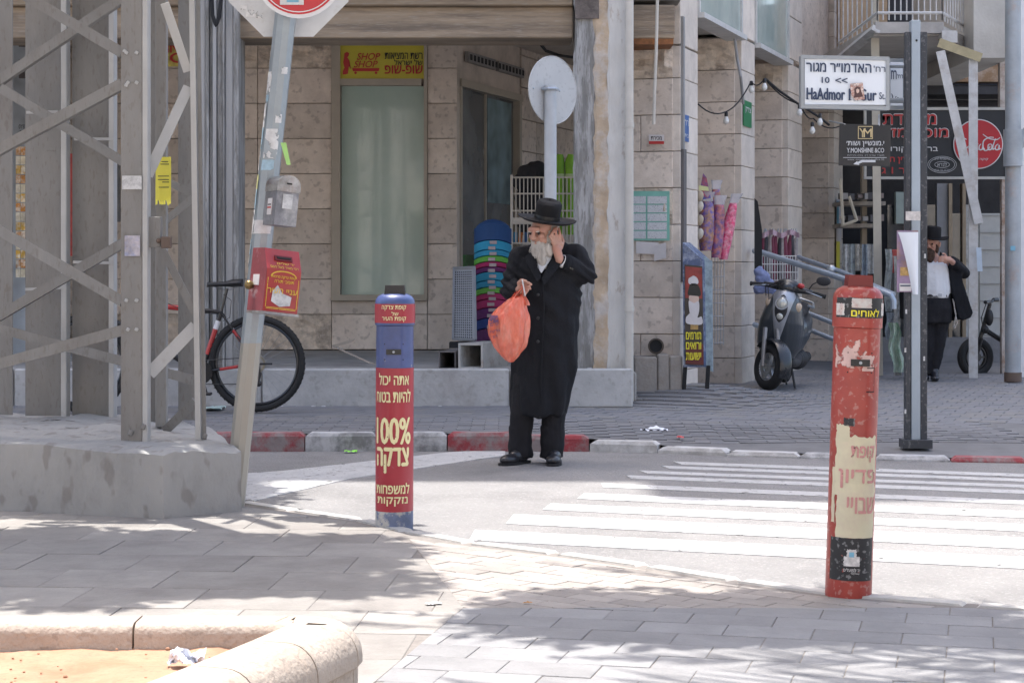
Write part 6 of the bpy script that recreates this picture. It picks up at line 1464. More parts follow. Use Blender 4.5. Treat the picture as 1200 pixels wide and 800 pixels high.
# hat: wide flat brim, soft crown, band
HH = Matrix.Translation(Lm(640.5,258.5,-.05)) @ Matrix.Rotation(math.radians(9), 4, 'Y') @ Matrix.Rotation(math.radians(8), 4, 'X')
ht = empty_part('hat', man)
mb = MB(); n = 40; rg = []
def brim(a, r, z): return (r*math.cos(a)*1.0, r*1.12*math.sin(a)-.01, z+.010*abs(math.cos(a))**3*(r/.175)**3-.012*max(0,-math.cos(a))*(r/.19)**2)
for r, z in ((.080,.0),(.12,-.008),(.160,-.006),(.190,.006),(.193,.013),(.184,.013),(.155,.002),(.12,.000),(.082,.006)): rg.append([brim(2*PI*i/n, r, z) for i in range(n)])
mb.rings(rg, mat=HH); mb.build('brim', hatm, ht, False, True)
mb = MB(); rg = []
for r, z in ((.084,-.004),(.083,.03),(.083,.065),(.085,.095),(.083,.114),(.073,.127),(.048,.134),(.003,.136)): rg.append([(r*math.cos(2*PI*i/n)*1.0, r*1.13*math.sin(2*PI*i/n)-.0, z+.008*math.sin(2*PI*i/n)*(z/.13)) for i in range(n)])
mb.rings(rg, mat=HH); mb.build('crown', hatm, ht, False, True)
mb = MB(); mb.rings([[(r*math.cos(2*PI*i/n), r*1.13*math.sin(2*PI*i/n), z) for i in range(n)] for r, z in ((.0855,.004),(.0845,.032))], cap=False, mat=HH); mb.build('hat_band', M('black_ribbon', (.012,.012,.014), .3), ht, False, True)
# beard with forked strands, side curl and hair
mb = MB()
def hb(p, r, rot=None): mb.ball(p, r, HT, 14, 10, rot)
hb((0,-.075,-.078),(.060,.042,.042)); hb((0,-.088,-.115),(.058,.036,.06)); hb((.012,-.092,-.165),(.046,.030,.055)); hb((-.016,-.088,-.19),(.026,.020,.055)); hb((.028,-.086,-.205),(.022,.018,.055)); hb((.062,-.05,-.10),(.025,.03,.055)); hb((-.056,-.055,-.10),(.022,.028,.05))
hb((-.06,-.03,-.05),(.016,.028,.055)); hb((.06,-.03,-.05),(.016,.028,.055)); hb((-.022,-.098,-.036),(.020,.010,.008),(0,.4,0)); hb((.022,-.098,-.036),(.020,.010,.008),(0,-.4,0))
bd = fuse(mb, 'beard', hairw, man, .005, 2, lambda c: .0075*noise.fractal(Vector((c.x*55, c.y*55, c.z*14)), 1, 2, 4))
mb = MB(); random.seed(2)
for k in range(200):
    a = random.uniform(-1.2,1.2); r = .062; z = random.uniform(-.21,-.06); p = Vector((r*math.sin(a)*(1-.5*max(0,(-.07-z)/.12)), -.085-.03*math.cos(a), z))
    q = p+Vector((random.uniform(-.012,.012), random.uniform(-.012,.0), -random.uniform(.02,.05))); mb.tube([HT@p, HT@((p+q)/2+Vector((random.uniform(-.006,.006),-.004,0))), HT@q], [.0016,.0014,.0005], 4)
for sx in (-1,1):
    for k in range(14):
        p = Vector((sx*.077, -.02+random.uniform(-.02,.03), .02)); mb.tube([HT@p, HT@(p+Vector((sx*.006,-.006,-.04))), HT@(p+Vector((sx*random.uniform(-.004,.008),random.uniform(-.02,.01),-.085)))], [.003,.0025,.001], 4)
mb.build('beard_strands', hairw, bd, False, True)
mb = MB(); mb.ball((0,.03,.02),(.082,.085,.07), HT); mb.build('hair', hairw, man, False, True)
# shirt front and collar
mb = MB(); mb.rings([[tuple(Lm(x, y, d+dd)) for x, y, d in ((626,297,-.10),(648,294,-.10),(645,304,-.130),(634,320,-.150),(630,314,-.145))] for dd in (0,.03)]); mb.build('shirt', shirtm, man, False, True)
mb = MB(); mb.tube([Lm(630,297,-.04), Lm(636,299,-.11), Lm(647,297,-.07), Lm(653,293,.0)], .013, 8); mb.build('collar', shirtm, man, False, True)
# coat: one fused shell, open below the lapels, arms included
mb = MB()
mb.caps(Lm(612,298,.01), Lm(676,298,.02), .062, .062); mb.caps(Lm(630,293,.03), Lm(656,292,.03), .06,.06)
prof = ((302,601,682,.13,.02),(320,602,682,.148,.02),(345,605,680,.152,.02),(375,604,679,.150,.02),(400,602,678,.147,.02),(430,600,676,.143,.02),(455,600,672,.140,.02),(475,600,668,.136,.02),(486,600.5,665,.132,.02))
rg = []
for y, xa, xb, d, yc in prof:
    cx = (xa+xb)/2; hw = (xb-xa)/2*.00557
    rg.append([tuple(Lm(cx,y)+Vector((hw*math.copysign(abs(math.cos(2*PI*i/32))**.85, math.cos(2*PI*i/32)), yc+d*math.sin(2*PI*i/32), 0))) for i in range(32)])
mb.rings(rg)
mb.caps(SR+Vector((.0,0,-.005)), ER+Vector((-.012,0,0)), .076, .066); mb.caps(ER+Vector((-.012,0,0)), ER*.22+WR*.78+Vector((0,0,.0)), .064, .050)
mb.caps(SL, ELb+Vector((.0,0,0)), .074, .068); mb.caps(ELb, ELb*.25+WL*.75, .068, .052)
def coatdisp(c):
    hem = max(0, min(1, (1.25-c.z)/.9)); f = .013*hem*math.sin(c.x*46+1.5*noise.noise(Vector((c.x*5,c.y*5,c.z*1.5)))*3)*(.4+.6*hem)
    f += .012*noise.fractal(Vector((c.x*9+3, c.y*9, c.z*4)), 1, 2, 3)+.006*math.sin(c.z*38+c.x*25+3*noise.noise(Vector((c.x*4,0,c.z*3))))*max(0, min(1, (1.15-abs(c.z-1.05)*3)))
    e = max(0, 1-abs(c.z-1.17)/.2)*max(0, min(1, (abs(c.x)-.13)/.08)); f += .010*e*math.sin((c.z+c.x*.8)*95)
    return f
coat = fuse(mb, 'coat', coatm, man, .0075, 3, coatdisp)
# lapels, front edge, buttons, cuffs
def lap(side, pts): 
    mb = MB(); mb.rings([[tuple(Lm(x, y, d+dd)) for x, y, d in pts] for dd in (-.008,.012)]); mb.build('lapel', coatm, man, False, True)
lap(0, ((624,294,-.09),(628,303,-.140),(634,325,-.158),(629,330,-.150),(617,308,-.140),(615,300,-.10)))
lap(1, ((651,291,-.08),(645,303,-.135),(634,326,-.165),(637,334,-.156),(655,312,-.145),(660,298,-.09)))
mb = MB(); mb.tube([Lm(635,328,-.146), Lm(637,360,-.150), Lm(635,400,-.143), Lm(634,440,-.138), Lm(634,484,-.126)], .006, 6); mb.build('front_edge', coatm, man)
for y in (345, 372, 399): MB().ball(Lm(630,y,-.149+.0*y), (.011,.006,.011)).build('button', black_p, man, False, True)
for x in (632,): MB().bar(Lm(x,470,-.125), Lm(x+.5,488,-.125), .012, .006).build('vent', black_m, man)
mb = MB(); a = ELb*.20+WL*.80; b_ = ELb*.07+WL*.93; mb.tube([a, b_], [.044,.041], 20); mb.build('shirt_cuff', shirtm, man, False, True)
mb = MB(); a = ELb*.36+WL*.64; mb.tube([a, ELb*.16+WL*.84], [.057,.056], 20, cap=True); mb.build('sleeve_end', coatm, man, False, True)
for k in range(3): MB().ball(ELb*.34+WL*.66+Vector((.02-.012*k,-.052,-.028+.006*k)), .006, n=8, m=6).build('cuff_button', M('horn_button', (.1,.09,.07), .4), man)
# trousers
mb = MB()
for x0, x1, kx in ((616,610,611.5),(651,647,649)):
    mb.caps(Lm(x0,440,.02), Lm(kx,485,.01), .088, .080); mb.caps(Lm(kx,485,.01), Lm(x1,528,.03), .078, .072); mb.tube([Lm(x1,500,.02), Lm(x1,536,.035)], [.078,.080], 20)
fuse(mb, 'trousers', troum, man, .008, 2, lambda c: .007*noise.fractal(Vector((c.x*10, c.y*10, c.z*9)), 1, 2, 3)+.004*math.sin(c.z*60+c.x*20)*max(0, 1-c.z/.25))
for cx, turn in ((606,-38),(648,-6)):
    T_ = Matrix.Translation(Lm(cx+2,543,-.0)) @ Matrix.Rotation(math.radians(turn), 4, 'Z'); mb = MB()
    mb.ball((0,-.10,.035),(.050,.085,.036), T_); mb.ball((0,.0,.05),(.044,.09,.050), T_); mb.caps(T_@Vector((0,.02,.06)), T_@Vector((0,.02,.11)), .045,.045)
    sh = fuse(mb, 'shoe', shoem, man, .005, 2)
    mb = MB(); mb.prism([(x*.052*(1 if y < 0 else .9), y) for x, y in [(.75,-.17),(.98,-.12),(1,-.06),(.8,.02),(.85,.07),(.5,.10),(-.5,.10),(-.85,.07),(-.8,.02),(-1,-.06),(-.98,-.12),(-.75,-.17),(-.3,-.190),(.3,-.190)][::-1]], .0, .016, T_); mb.build('sole', black_m, sh)

# ---- carrier bag, thin orange plastic, full and a little pointed at the bottom
bag = thing('carrier_bag', Vector((.24,MY,0))+Lm(596,422,-.26), 'translucent orange red plastic carrier bag hanging from the hand of the white bearded man', 'bag')
BO = Vector((.24,MY,0))
plas = M('orange_plastic', (.88,.19,.11), .22, var=.16, scale=14, spec=.6, coat=.6, bump=1.0, bscale=26, stretch=(1.6,1.6,.5), col2=(.90,.42,.32), patch=.5, pscale=9, alpha=.80)
plas.node_tree.nodes['Principled BSDF'].inputs['Subsurface Weight'].default_value = .35
plas.node_tree.nodes['Principled BSDF'].inputs['Subsurface Radius'].default_value = (.05,.012,.006)
bp_ = ((345,603,614,.02),(352,593,616,.045),(362,580,617,.06),(372,573,619,.075),(385,571,620,.085),(398,575,619,.08),(410,583,613,.06),(418,590,606,.04),(422,594,601,.012))
rg = []; n = 48
for k, (y, xa, xb, d) in enumerate(bp_):
    cx = (xa+xb)/2; hw = (xb-xa)/2*.00557; r_ = []
    for i in range(n):
        a = 2*PI*i/n; w = 1+.07*math.sin(a*7+k*.5)*(1-.5*abs(k-4)/4)+.05*math.sin(a*13+k)
        r_.append(tuple(BO+Lm(cx,y,-.25)+Vector((hw*w*math.cos(a), d*w*math.sin(a), 0))))
    rg.append(r_)
mb = MB(); mb.rings(rg); o = mb.build('bag_skin', plas, bag, True, True)
md = o.modifiers.new('s', 'SUBSURF'); md.levels = 3; md.render_levels = 3
me = bpy.data.meshes.new_from_object(o.evaluated_get(bpy.context.evaluated_depsgraph_get())); o.modifiers.clear(); o.data = me; me.update()
nm = [v.normal.copy() for v in me.vertices]
for i, v in enumerate(me.vertices):
    c = v.co; v.co += nm[i]*(.008*noise.fractal(Vector((c.x*15, c.y*15, c.z*9)), 1, 2, 3)-.009*abs(noise.noise(Vector((c.x*34+c.z*6, c.y*20, c.z*7))))*min(1, max(.25, (c.z-BO.z-.68)*3)))
me.polygons.foreach_set('use_smooth', [True]*len(me.polygons))
for xo, xs in ((606,(596,340,598)),(614,(615,0,612))):
    def hd(u, v):
        y = 333+24*v; wd2 = (3.5+7*v); xc = 611+(xs[0]-611)*v**1.3; return BO+Lm(xc+wd2*(u-.5)+.8*math.sin(v*9), y, -.265+.02*math.sin(u*8)+.01*v)
    MB().grid(hd, 8, 12).build('handle', plas, bag, True, True)
gd = thing('groceries', BO+Lm(597,415,-.25), 'pale packets showing through the orange carrier bag', 'groceries')
for x, y, w, h, a_, c in ((592,392,.09,.13,.3,(.7,.7,.68)),(604,388,.07,.15,-.25,(.6,.45,.3)),(598,408,.08,.08,.6,(.65,.66,.7))): MB().box(BO+Lm(x,y,-.25), (w,.06,h), rot=(.1,a_,.2), ch=.01).build('packet', M('grocery_%d' % x, c, .6), gd, True)
prt = M('faded_dark_print', (.16,.06,.13), .6, chip=.35, chipscale=50)
def bagpt(x, y, o=.003):
    for i in range(len(bp_)-1):
        if bp_[i][0] <= y <= bp_[i+1][0]: t = (y-bp_[i][0])/(bp_[i+1][0]-bp_[i][0]); xa, xb, d = [bp_[i][k]+(bp_[i+1][k]-bp_[i][k])*t for k in (1,2,3)]
    u = max(-.98, min(.98, (x-(xa+xb)/2)/((xb-xa)/2))); return BO+Lm(x, y, -.25-d*math.sqrt(1-u*u)*1.08-.010)
MB().grid(lambda u, v: bagpt(573.5+12*u*(1-.35*v)+2*v, 368+10*(1-v)*(.6+.4*u)-0*v), 6, 5).build('print', prt, bag, True, True)
for s, x0, x1, y0, y1 in (('סופר', 573.5, 584, 376.5, 381), ('מרקט', 575, 586, 385.5, 389), ('טרי', 576, 583, 392, 396)): text(heb(s), lambda u, v: bagpt(x0+(x1-x0)*u, y1+(y0-y1)*v-2*u), prt, bag, .05, True)

# ---- second man, behind the post
SYM = 20.2
s2 = SYM/F; GZ = CAMH-(446-HY)*s2
def Lq(px, py, y=0.0): return Vector(((px-1088)*s2, y, (446-py)*s2))
m2 = thing('person', ((1091-CX)*s2, SYM, GZ), 'man with dark beard, white shirt and open black jacket behind the tall post', 'person')
H2 = Matrix.Translation(Lq(1088.5,287,-.04)) @ Matrix.Rotation(math.radians(-32), 4, 'Z') @ Matrix.Rotation(math.radians(6), 4, 'X')
mb = MB(); head(mb, None, H2, 1.0); mb.caps(Lq(1090,297,0), Lq(1091,305,.02), .055,.065)
mb.caps(Lq(1091,312,.02), Lq(1092,350,.02), .13, .135); mb.caps(Lq(1078,308,.02), Lq(1110,306,.02), .055, .055)
e1, w1 = Lq(1128,320,.02), Lq(1106,305,-.19); mb.caps(Lq(1112,306,.02), e1, .05,.04); mb.caps(e1, w1, .04,.028)
e2, w2 = Lq(1062,330,.05), Lq(1060,358,.0); mb.caps(Lq(1074,308,.02), e2, .05,.04); mb.caps(e2, w2, .04,.028); mb.caps(w2, w2+Vector((0,-.01,-.09)), .034,.026)
for k in range(4): finger(mb, [w2+Vector((-.03+.018*k,-.01,-.08)), w2+Vector((-.03+.018*k,-.02,-.13)), w2+Vector((-.028+.018*k,-.035,-.155))], [.010,.009,.008])
for xa, xb, xc in ((1084,1085,1084),(1099,1096,1091)): mb.caps(Lq(xa,362,.02), Lq(xb,400,.0), .075,.05); mb.caps(Lq(xb,400,.0), Lq(xc,434,.03), .05,.03)
hh = Lq(1100,304,-.22); mb.caps(w1, hh, .028,.032); mb.caps(Lq(1099,301.5,-.22), Lq(1099,307,-.22), .018,.018)
for k in range(4): finger(mb, [Lq(1098.5,301+k*1.9,-.225), Lq(1094.5,300.5+k*1.9,-.235), Lq(1091.5,301.5+k*1.8,-.22)], [.0105,.0095,.0085])
finger(mb, [Lq(1100,300,-.22), Lq(1098,297.5,-.23), Lq(1095,297.5,-.23)], [.012,.0105,.009])
fuse(mb, 'body', skin, m2, .005, 2)
mb = MB()
for sx in (-1,1): mb.ball((sx*.031,-.0885,.017), .0095, H2, 8, 6)
mb.build('eyes', eyem, m2)
mb = MB()
for p, r in (((0,-.078,-.078),(.052,.042,.042)), ((0,-.085,-.12),(.050,.035,.06)), ((-.06,-.03,-.04),(.018,.03,.05)), ((.06,-.03,-.04),(.018,.03,.05)), ((0,-.10,-.034),(.034,.010,.008))): mb.ball(p, r, H2)
fuse(mb, 'beard', hairb, m2, .007, 1, lambda c: .008*noise.fractal(Vector((c.x*40,c.y*40,c.z*20)),1,2,3))
H3 = Matrix.Translation(Lq(1089,279.5,-.03)) @ Matrix.Rotation(math.radians(5), 4, 'Y') @ Matrix.Rotation(math.radians(6), 4, 'X')
ht = empty_part('hat', m2); n = 32
mb = MB(); mb.rings([[(r*math.cos(2*PI*i/n), r*1.1*math.sin(2*PI*i/n), z+.02*abs(math.cos(2*PI*i/n))**3*(r/.15)**3) for i in range(n)] for r, z in ((.085,0),(.168,-.004),(.172,.006),(.13,.003),(.088,.006))], mat=H3); mb.build('brim', hatm, ht, False, True)
mb = MB(); mb.rings([[(r*math.cos(2*PI*i/n), r*1.13*math.sin(2*PI*i/n), z) for i in range(n)] for r, z in ((.090,-.004),(.087,.06),(.085,.10),(.078,.128),(.05,.135),(.003,.12))], mat=H3); mb.build('crown', hatm, ht, False, True)
mb = MB(); mb.rings([[tuple(Lq((xa+xb)/2,y)+Vector(((xb-xa)/2*s2*math.cos(2*PI*i/28), .02+d*math.sin(2*PI*i/28), 0))) for i in range(28)] for y, xa, xb, d in ((303,1079,1101,.09),(310,1072,1108,.14),(325,1071,1111,.165),(340,1070,1112,.175),(349,1071,1111,.165))])
fuse(mb, 'shirt', shirtm, m2, .009, 2, fold(.007, 9, 5))
for k in range(5): MB().ball(Lq(1088,312+k*7.5,-.155-.004*k), .006, n=8, m=5).build('button', M('white_label', ()), m2)
mb = MB(); mb.rings([[tuple(Lq(1091,y)+Vector((.188*math.cos(2*PI*i/28), .02+.165*math.sin(2*PI*i/28), 0))) for i in range(28)] for y in (343.5,347.8)]); bt = mb.build('belt', black_p, m2, False, True); MB().box(Lq(1095,345.6,-.150), (.035,.01,.032)).build('buckle', alu, bt)
mb = MB(); mb.rings([[tuple(Lq((xa+xb)/2,y)+Vector(((xb-xa)/2*s2*math.cos(2*PI*i/28), .02+d*math.sin(2*PI*i/28), 0))) for i in range(28)] for y, xa, xb, d in ((347,1072,1111,.16),(362,1070,1114,.165),(378,1071,1112,.15))])
for xa, xb, xc in ((1083,1084,1083),(1100,1097,1091)): mb.caps(Lq(xa,370,.02), Lq(xb,403,.01), .095,.080); mb.caps(Lq(xb,403,.01), Lq(xc,435,.03), .078,.062)
fuse(mb, 'trousers', troum, m2, .010, 2, fold(.008, 9, 7, 3))
for cx, yy in ((1092,-.02),(1082,.05)):
    T_ = Matrix.Translation(Lq(cx,446,yy)) @ Matrix.Rotation(math.radians(-12), 4, 'Z'); mb = MB(); mb.ball((0,-.10,.036),(.048,.085,.036), T_); mb.ball((0,.0,.05),(.044,.09,.050), T_); mb.caps(T_@Vector((0,.02,.06)), T_@Vector((0,.02,.10)), .045,.045); fuse(mb, 'shoe', shoem, m2, .007, 1)
# open jacket: back, two hanging fronts and sleeves
mb = MB(); mb.caps(Lq(1076,308,.05), Lq(1114,306,.05), .062,.062); mb.caps(Lq(1113,307,.03), e1, .068,.060); mb.caps(e1, e1*.3+w1*.7, .058,.046); mb.caps(Lq(1074,309,.03), e2, .066,.058); mb.caps(e2, e2*.15+w2*.85, .056,.048)
def slab(pts, y0, y1): mb.rings([[tuple(Lq(x, y, yy)) for x, y in pts] for yy in (y0, y1)])
slab([(1068,304),(1120,303),(1125,345),(1130,372),(1120,376),(1060,374),(1058,340)], .15, .20)
slab([(1110,304),(1119,303),(1124,330),(1131,352),(1136,366),(1133,372),(1124,375),(1118,372),(1113,350),(1108,325)], -.08, .18)
slab([(1066,306),(1076,304),(1074,330),(1072,350),(1070,374),(1056,374),(1055,345)], -.08, .18)
fuse(mb, 'jacket', coatm, m2, .010, 4, fold(.010, 8, 4, 7))
mb = MB(); mb.tube([Lq(1113,350,-.05), Lq(1114,365,-.08), Lq(1117,378,-.07), Lq(1114,384,-.07)], .006, 6); mb.tube([Lq(1112,350,-.05), Lq(1115,368,-.09), Lq(1113,383,-.07)], .005, 6); mb.build('tassels', hairw, m2, False, True)
ph = thing('mobile_phone', m2.location+Lq(1093,302,-.21), 'dark phone in the hand of the man in the open jacket', 'phone'); MB().box(m2.location+Lq(1093.5,301,-.205), (.012,.06,.10), rot=(.3,.2,0), ch=.003).build('handset', black_p, ph, True)

# ================================================================ BICYCLE
BKY = 14.85; sb_ = BKY/F; bz = .125
def Lb(px, py, y=0.0): return Vector(((px-301)*sb_, y, (484.0-py)*sb_))
bk = thing('bicycle', ((301-CX)*sb_, BKY, bz), 'black mountain bike with red and white stripes parked between the pylon and the platform', 'bicycle')
fr_b = M('gloss_black_frame', (.02,.02,.022), .3, coat=.4); red_b = M('bike_red', (.45,.03,.03), .35, coat=.4); spoke = M('spoke_steel', (.35,.36,.38), .35, .8)
def wheel(cx, cy, R, name, par, sp=28):
    w = empty_part(name, par, Lb(cx, cy)); MB().torus(R-.027, .027, 56, 10).build('tyre', rubber, w, False, True)
    MB().torus(R-.062, .012, 56, 8, flat=1.3).build('rim', fr_b, w, False, True)
    mb = MB()
    for k in range(sp): a = 2*PI*k/sp; a2 = a+.6*(1 if k%2 else -1); mb.tube([(.02*math.cos(a2),.02*(1 if k%4 < 2 else -1),.02*math.sin(a2)), ((R-.065)*math.cos(a),0,(R-.065)*math.sin(a))], .0013, 4)
    mb.build('spokes', spoke, w); mb = MB(); mb.tube([(0,-.05,0),(0,.05,0)], .018, 12); mb.build('hub', fr_b, w, False, True)
    mb = MB()
    for k in range(60): a = 2*PI*k/60; mb.box(((R-.002)*math.cos(a), 0, (R-.002)*math.sin(a)), (.006,.038,.013), rot=(0,-a,0))
    tr_ = mb.build('tread', rubber, w); tr_['kind'] = 'stuff'; return w
rw = wheel(301, 426, .385, 'wheel', bk); fw = wheel(96, 426, .385, 'wheel', bk)
mb = MB(); mb.lathe([(.075,-.001),(.078,0),(.078,.002),(.0,.002)], 24, Matrix.Translation((0,-.045,0)) @ Matrix.Rotation(PI/2,4,'X')); mb.build('brake_disc', spoke, rw)
for k in range(7): mb = MB(); mb.torus(.035+.006*k, .0022, 24, 5, Matrix.Translation((0,-.03+.004*k*-1,0))); mb.build('sprocket', M('brassy_sprocket', (.35,.31,.22), .4, .7), rw)
mb = MB(); A = Lb(301,426); mb.tube([A+Vector((.012,-.05,.0)), A+Vector((.03,-.055,-.09)), A+Vector((.015,-.05,-.15))], .012, 8); mb.ball(A+Vector((.02,-.055,-.155)), (.026,.012,.026)); mb.ball(A+Vector((.02,-.05,-.08)), (.024,.012,.024)); mb.tube([A+Vector((0,-.06,0)), A+Vector((.13,-.055,.0))], .008, 8); mb.build('derailleur', fr_b, bk, False, True)
BB = Lb(236,436); ST_ = Lb(259,366); HDt = Lb(122,352); HDb = Lb(126,372); RA = Lb(301,426); FA = Lb(96,426)
mb = MB(); mb.tube([BB, ST_], .019, 12); mb.tube([ST_, HDt], [.019,.022], 12); mb.tube([BB, HDb], [.025,.024], 12); mb.tube([HDt+Vector((0,0,.02)), HDb-Vector((0,0,.02))], .024, 12)
for y in (-.045,.045): mb.tube([ST_+Vector((0,y*.3,-.0)), RA+Vector((0,y,0))], .010, 8); mb.tube([BB+Vector((0,y*.6,0)), RA+Vector((0,y,0))], .011, 8)
mb.build('frame', fr_b, bk, False, True)
def stripe_t(a, b, t0, t1, r, mt, y=0): p = a+(b-a)*t0; q_ = a+(b-a)*t1; MB().tube([p+Vector((0,y,0)), q_+Vector((0,y,0))], r, 12).build('frame_stripe', mt, bk, False, True)
stripe_t(BB, ST_, .30, .72, .0205, red_b); stripe_t(BB, ST_, .72, .86, .0206, white_p); stripe_t(ST_, RA, .35, .72, .0118, red_b, -.026); stripe_t(ST_, RA, .12, .35, .0118, white_p, -.012); stripe_t(BB, RA, .35, .9, .0125, red_b, -.037)
stripe_t(ST_, HDt, .35, .55, .0215, red_b); stripe_t(BB, HDb, .35, .6, .0265, white_p)
mb = MB(); SPt = Lb(266,338); mb.tube([ST_, SPt], .014, 10); mb.build('seatpost', fr_b, bk, False, True)
mb = MB(); SC_ = Lb(264,333.5)
mb.rings([[tuple(SC_+Vector((x, w*math.cos(t), .010*z0+(.020+.012*(x > .02))*math.sin(t)+zo))) for t in [2*PI*i/14 for i in range(14)]] for x, w, zo, z0 in ((-.145,.012,-.004,0),(-.13,.022,.0,0),(-.06,.03,.002,0),(.0,.05,.004,0),(.06,.072,.010,0),(.11,.075,.014,0),(.135,.05,.014,0),(.142,.012,.012,0))]); mb.build('saddle', M('black_saddle', (.02,.02,.022), .5, bump=.2), bk, False, True)
mb = MB(); mb.tube([SC_+Vector((-.10,.02,-.012)), SC_+Vector((-.03,.02,-.04)), SC_+Vector((.04,.02,-.04)), SC_+Vector((.1,.02,-.01))], .004, 6); mb.build('saddle_rail', spoke, bk)
mb = MB(); mb.lathe([(.0,-.002),(.095,-.002),(.095,.003),(.0,.003)], 40, Matrix.Translation(BB+Vector((0,-.05,0))) @ Matrix.Rotation(PI/2,4,'X')); mb.tube([BB+Vector((0,-.06,0)), BB+Vector((.05,-.065,-.16))], .012, 8); mb.tube([BB+Vector((0,.06,0)), BB+Vector((-.05,.065,.16))], .012, 8); mb.tube([BB+Vector((0,-.07,0)), BB+Vector((0,.07,0))], .02, 12); mb.build('crankset', fr_b, bk, False, True)
mb = MB(); mb.box(BB+Vector((.05,-.115,-.165)), (.10,.08,.022), ch=.006); mb.box(BB+Vector((-.05,.115,.165)), (.10,.08,.022), ch=.006); mb.build('pedals', black_p, bk)
mb = MB(); mb.tube([BB+Vector((0,-.05,.093)), RA+Vector((0,-.05,.055))], .004, 5); mb.tube([BB+Vector((0,-.05,-.093)), RA+Vector((.02,-.05,-.16))], .004, 5); mb.build('chain', M('dark_chain', (.06,.06,.06), .5, .6), bk)
mb = MB()
for y in (-.06,.06): mb.tube([HDb+Vector((0,y,-.02)), FA+Vector((0,y,0))], [.018,.014], 10)
mb.tube([HDb+Vector((0,-.06,-.015)), HDb+Vector((0,.06,-.015))], .02, 8); mb.build('fork', fr_b, bk, False, True)
mb = MB(); mb.tube([HDt, HDt+Vector((.01,0,.07)), HDt+Vector((-.06,0,.10))], .016, 8); mb.tube([HDt+Vector((-.06,-.33,.11)), HDt+Vector((-.06,0,.10)), HDt+Vector((-.06,.33,.11))], .014, 10); mb.build('handlebar', fr_b, bk, False, True)
mb = MB(); mb.tube([Lb(262,345,-.02), Lb(272,352,-.04), Lb(270,372,-.03), Lb(262,376,-.02)], .003, 5); mb.tube([Lb(259,366,-.03), Lb(225,368,-.03), Lb(190,352,-.03)], .003, 5); mb.build('brake_cable', black_p, bk)
mb = MB(); mb.tube([Lb(238,440,.05), Lb(233,484,.14)], .008, 8); mb.build('kickstand', fr_b, bk)

# ================================================================ SCOOTER, nose towards the camera, leaning on its side stand
SX, SYY = (901-CX)/F*18.0, 18.0; scz = CAMH-(455.5-HY)/F*18.0
scr_ = thing('motor_scooter', (SX, SYY, scz), 'black motor scooter with grey nose panel and turned front wheel parked by the pillars', 'motor scooter', rot=(0, math.radians(10), -ROT+.06))
blk = M('scooter_black_plastic', (.020,.022,.026), .28, var=.2, scale=6, coat=.3, bump=.03); blkd = M('scooter_matt_plastic', (.03,.03,.033), .6, var=.2); slv = M('scooter_silver_panel', (.40,.42,.46), .35, .5, var=.08); gphs = M('grey_pearl_panel', (.05,.06,.075), .3, .3, var=.1, coat=.4)
# local: x right, -y forward, z up
def swheel(loc, R, w, steer, name):
    p = empty_part(name, scr_, loc); p.rotation_euler = (0, 0, PI/2+steer)                     # wheel plane: local XZ of the torus
    MB().torus(R-w, w, 40, 12, flat=1.05).build('tyre', rubber, p, False, True); mb = MB(); mb.torus(R-w*1.75, .014, 32, 8, flat=2.4)
    for k in range(5): a = 2*PI*k/5; mb.bar((.02*math.cos(a),0,.02*math.sin(a)), ((R-w*1.8)*math.cos(a+.25),0,(R-w*1.8)*math.sin(a+.25)), .030, .03)
    mb.tube([(0,-.05,0),(0,.05,0)], .035, 16); mb.build('rim', M('cast_rim', (.42,.42,.42), .4, .6), p, False, True)
    for sg in (-1,1): mb = MB(); mb.lathe([(.045,-.001),(.088,-.001),(.088,.002),(.045,.002)], 28, Matrix.Translation((0,.05*sg,0)) @ Matrix.Rotation(PI/2,4,'X'), cap=False); mb.build('brake_disc', spoke, p)
    return p
swheel((0,-.20,.225), .225, .052, math.radians(42), 'front_wheel'); swheel((0,1.02,.215), .215, .055, 0, 'rear_wheel')
stm = Matrix.Translation((0,-.20,.225)) @ Matrix.Rotation(math.radians(42), 4, 'Z')
mb = MB(); 
for i in range(3): pass
rg = []
for k in range(13):
    a = math.radians(-15+k*13); R = .262; c_ = Vector((0, -R*math.cos(a), R*math.sin(a))); rg.append([tuple(c_*(1+.06*math.cos(t)*(1 if abs(math.cos(t)) > .5 else .2))+Vector((.075*math.sin(t)*(1-.25*abs(k-5)/6),0,0))) for t in [2*PI*i/12 for i in range(12)]])
mb.rings(rg, mat=stm); mb.build('front_mudguard', blk, scr_, False, True)
for sx in (-.085,.085): mb = MB(); mb.tube([stm@Vector((sx,0,0)), stm@Vector((sx,.03,.16)), stm@Vector((sx*.8,.09,.36))], [.018,.022,.022], 10); mb.build('fork_leg', M('fork_grey', (.25,.25,.26), .4, .5), scr_, False, True)
# nose and leg shield: a lofted shell, pointed towards the front
def fshell(items, nm, mt, vox=.009, sm=4, disp=None):
    mb = MB()
    for it in items:
        if it[0] == 'b': mb.ball(it[1], it[2], rot=it[3] if len(it) > 3 else None, n=20, m=14)
        else: mb.caps(*it[1:])
    return fuse(mb, nm, mt, scr_, vox, sm, disp)
NP = ((.27,.10,.05,.20),(.32,.165,.02,.22),(.42,.215,-.02,.22),(.54,.225,-.07,.20),(.66,.215,-.115,.18),(.78,.185,-.135,.16),(.88,.145,-.125,.15),(.95,.10,-.08,.13),(.985,.05,-.03,.10))
def npar(z):
    for i in range(len(NP)-1):
        if NP[i][0] <= z <= NP[i+1][0]:
            t = (z-NP[i][0])/(NP[i+1][0]-NP[i][0]); return [NP[i][k]+(NP[i+1][k]-NP[i][k])*t for k in (1,2,3)]
    return NP[-1][1:]
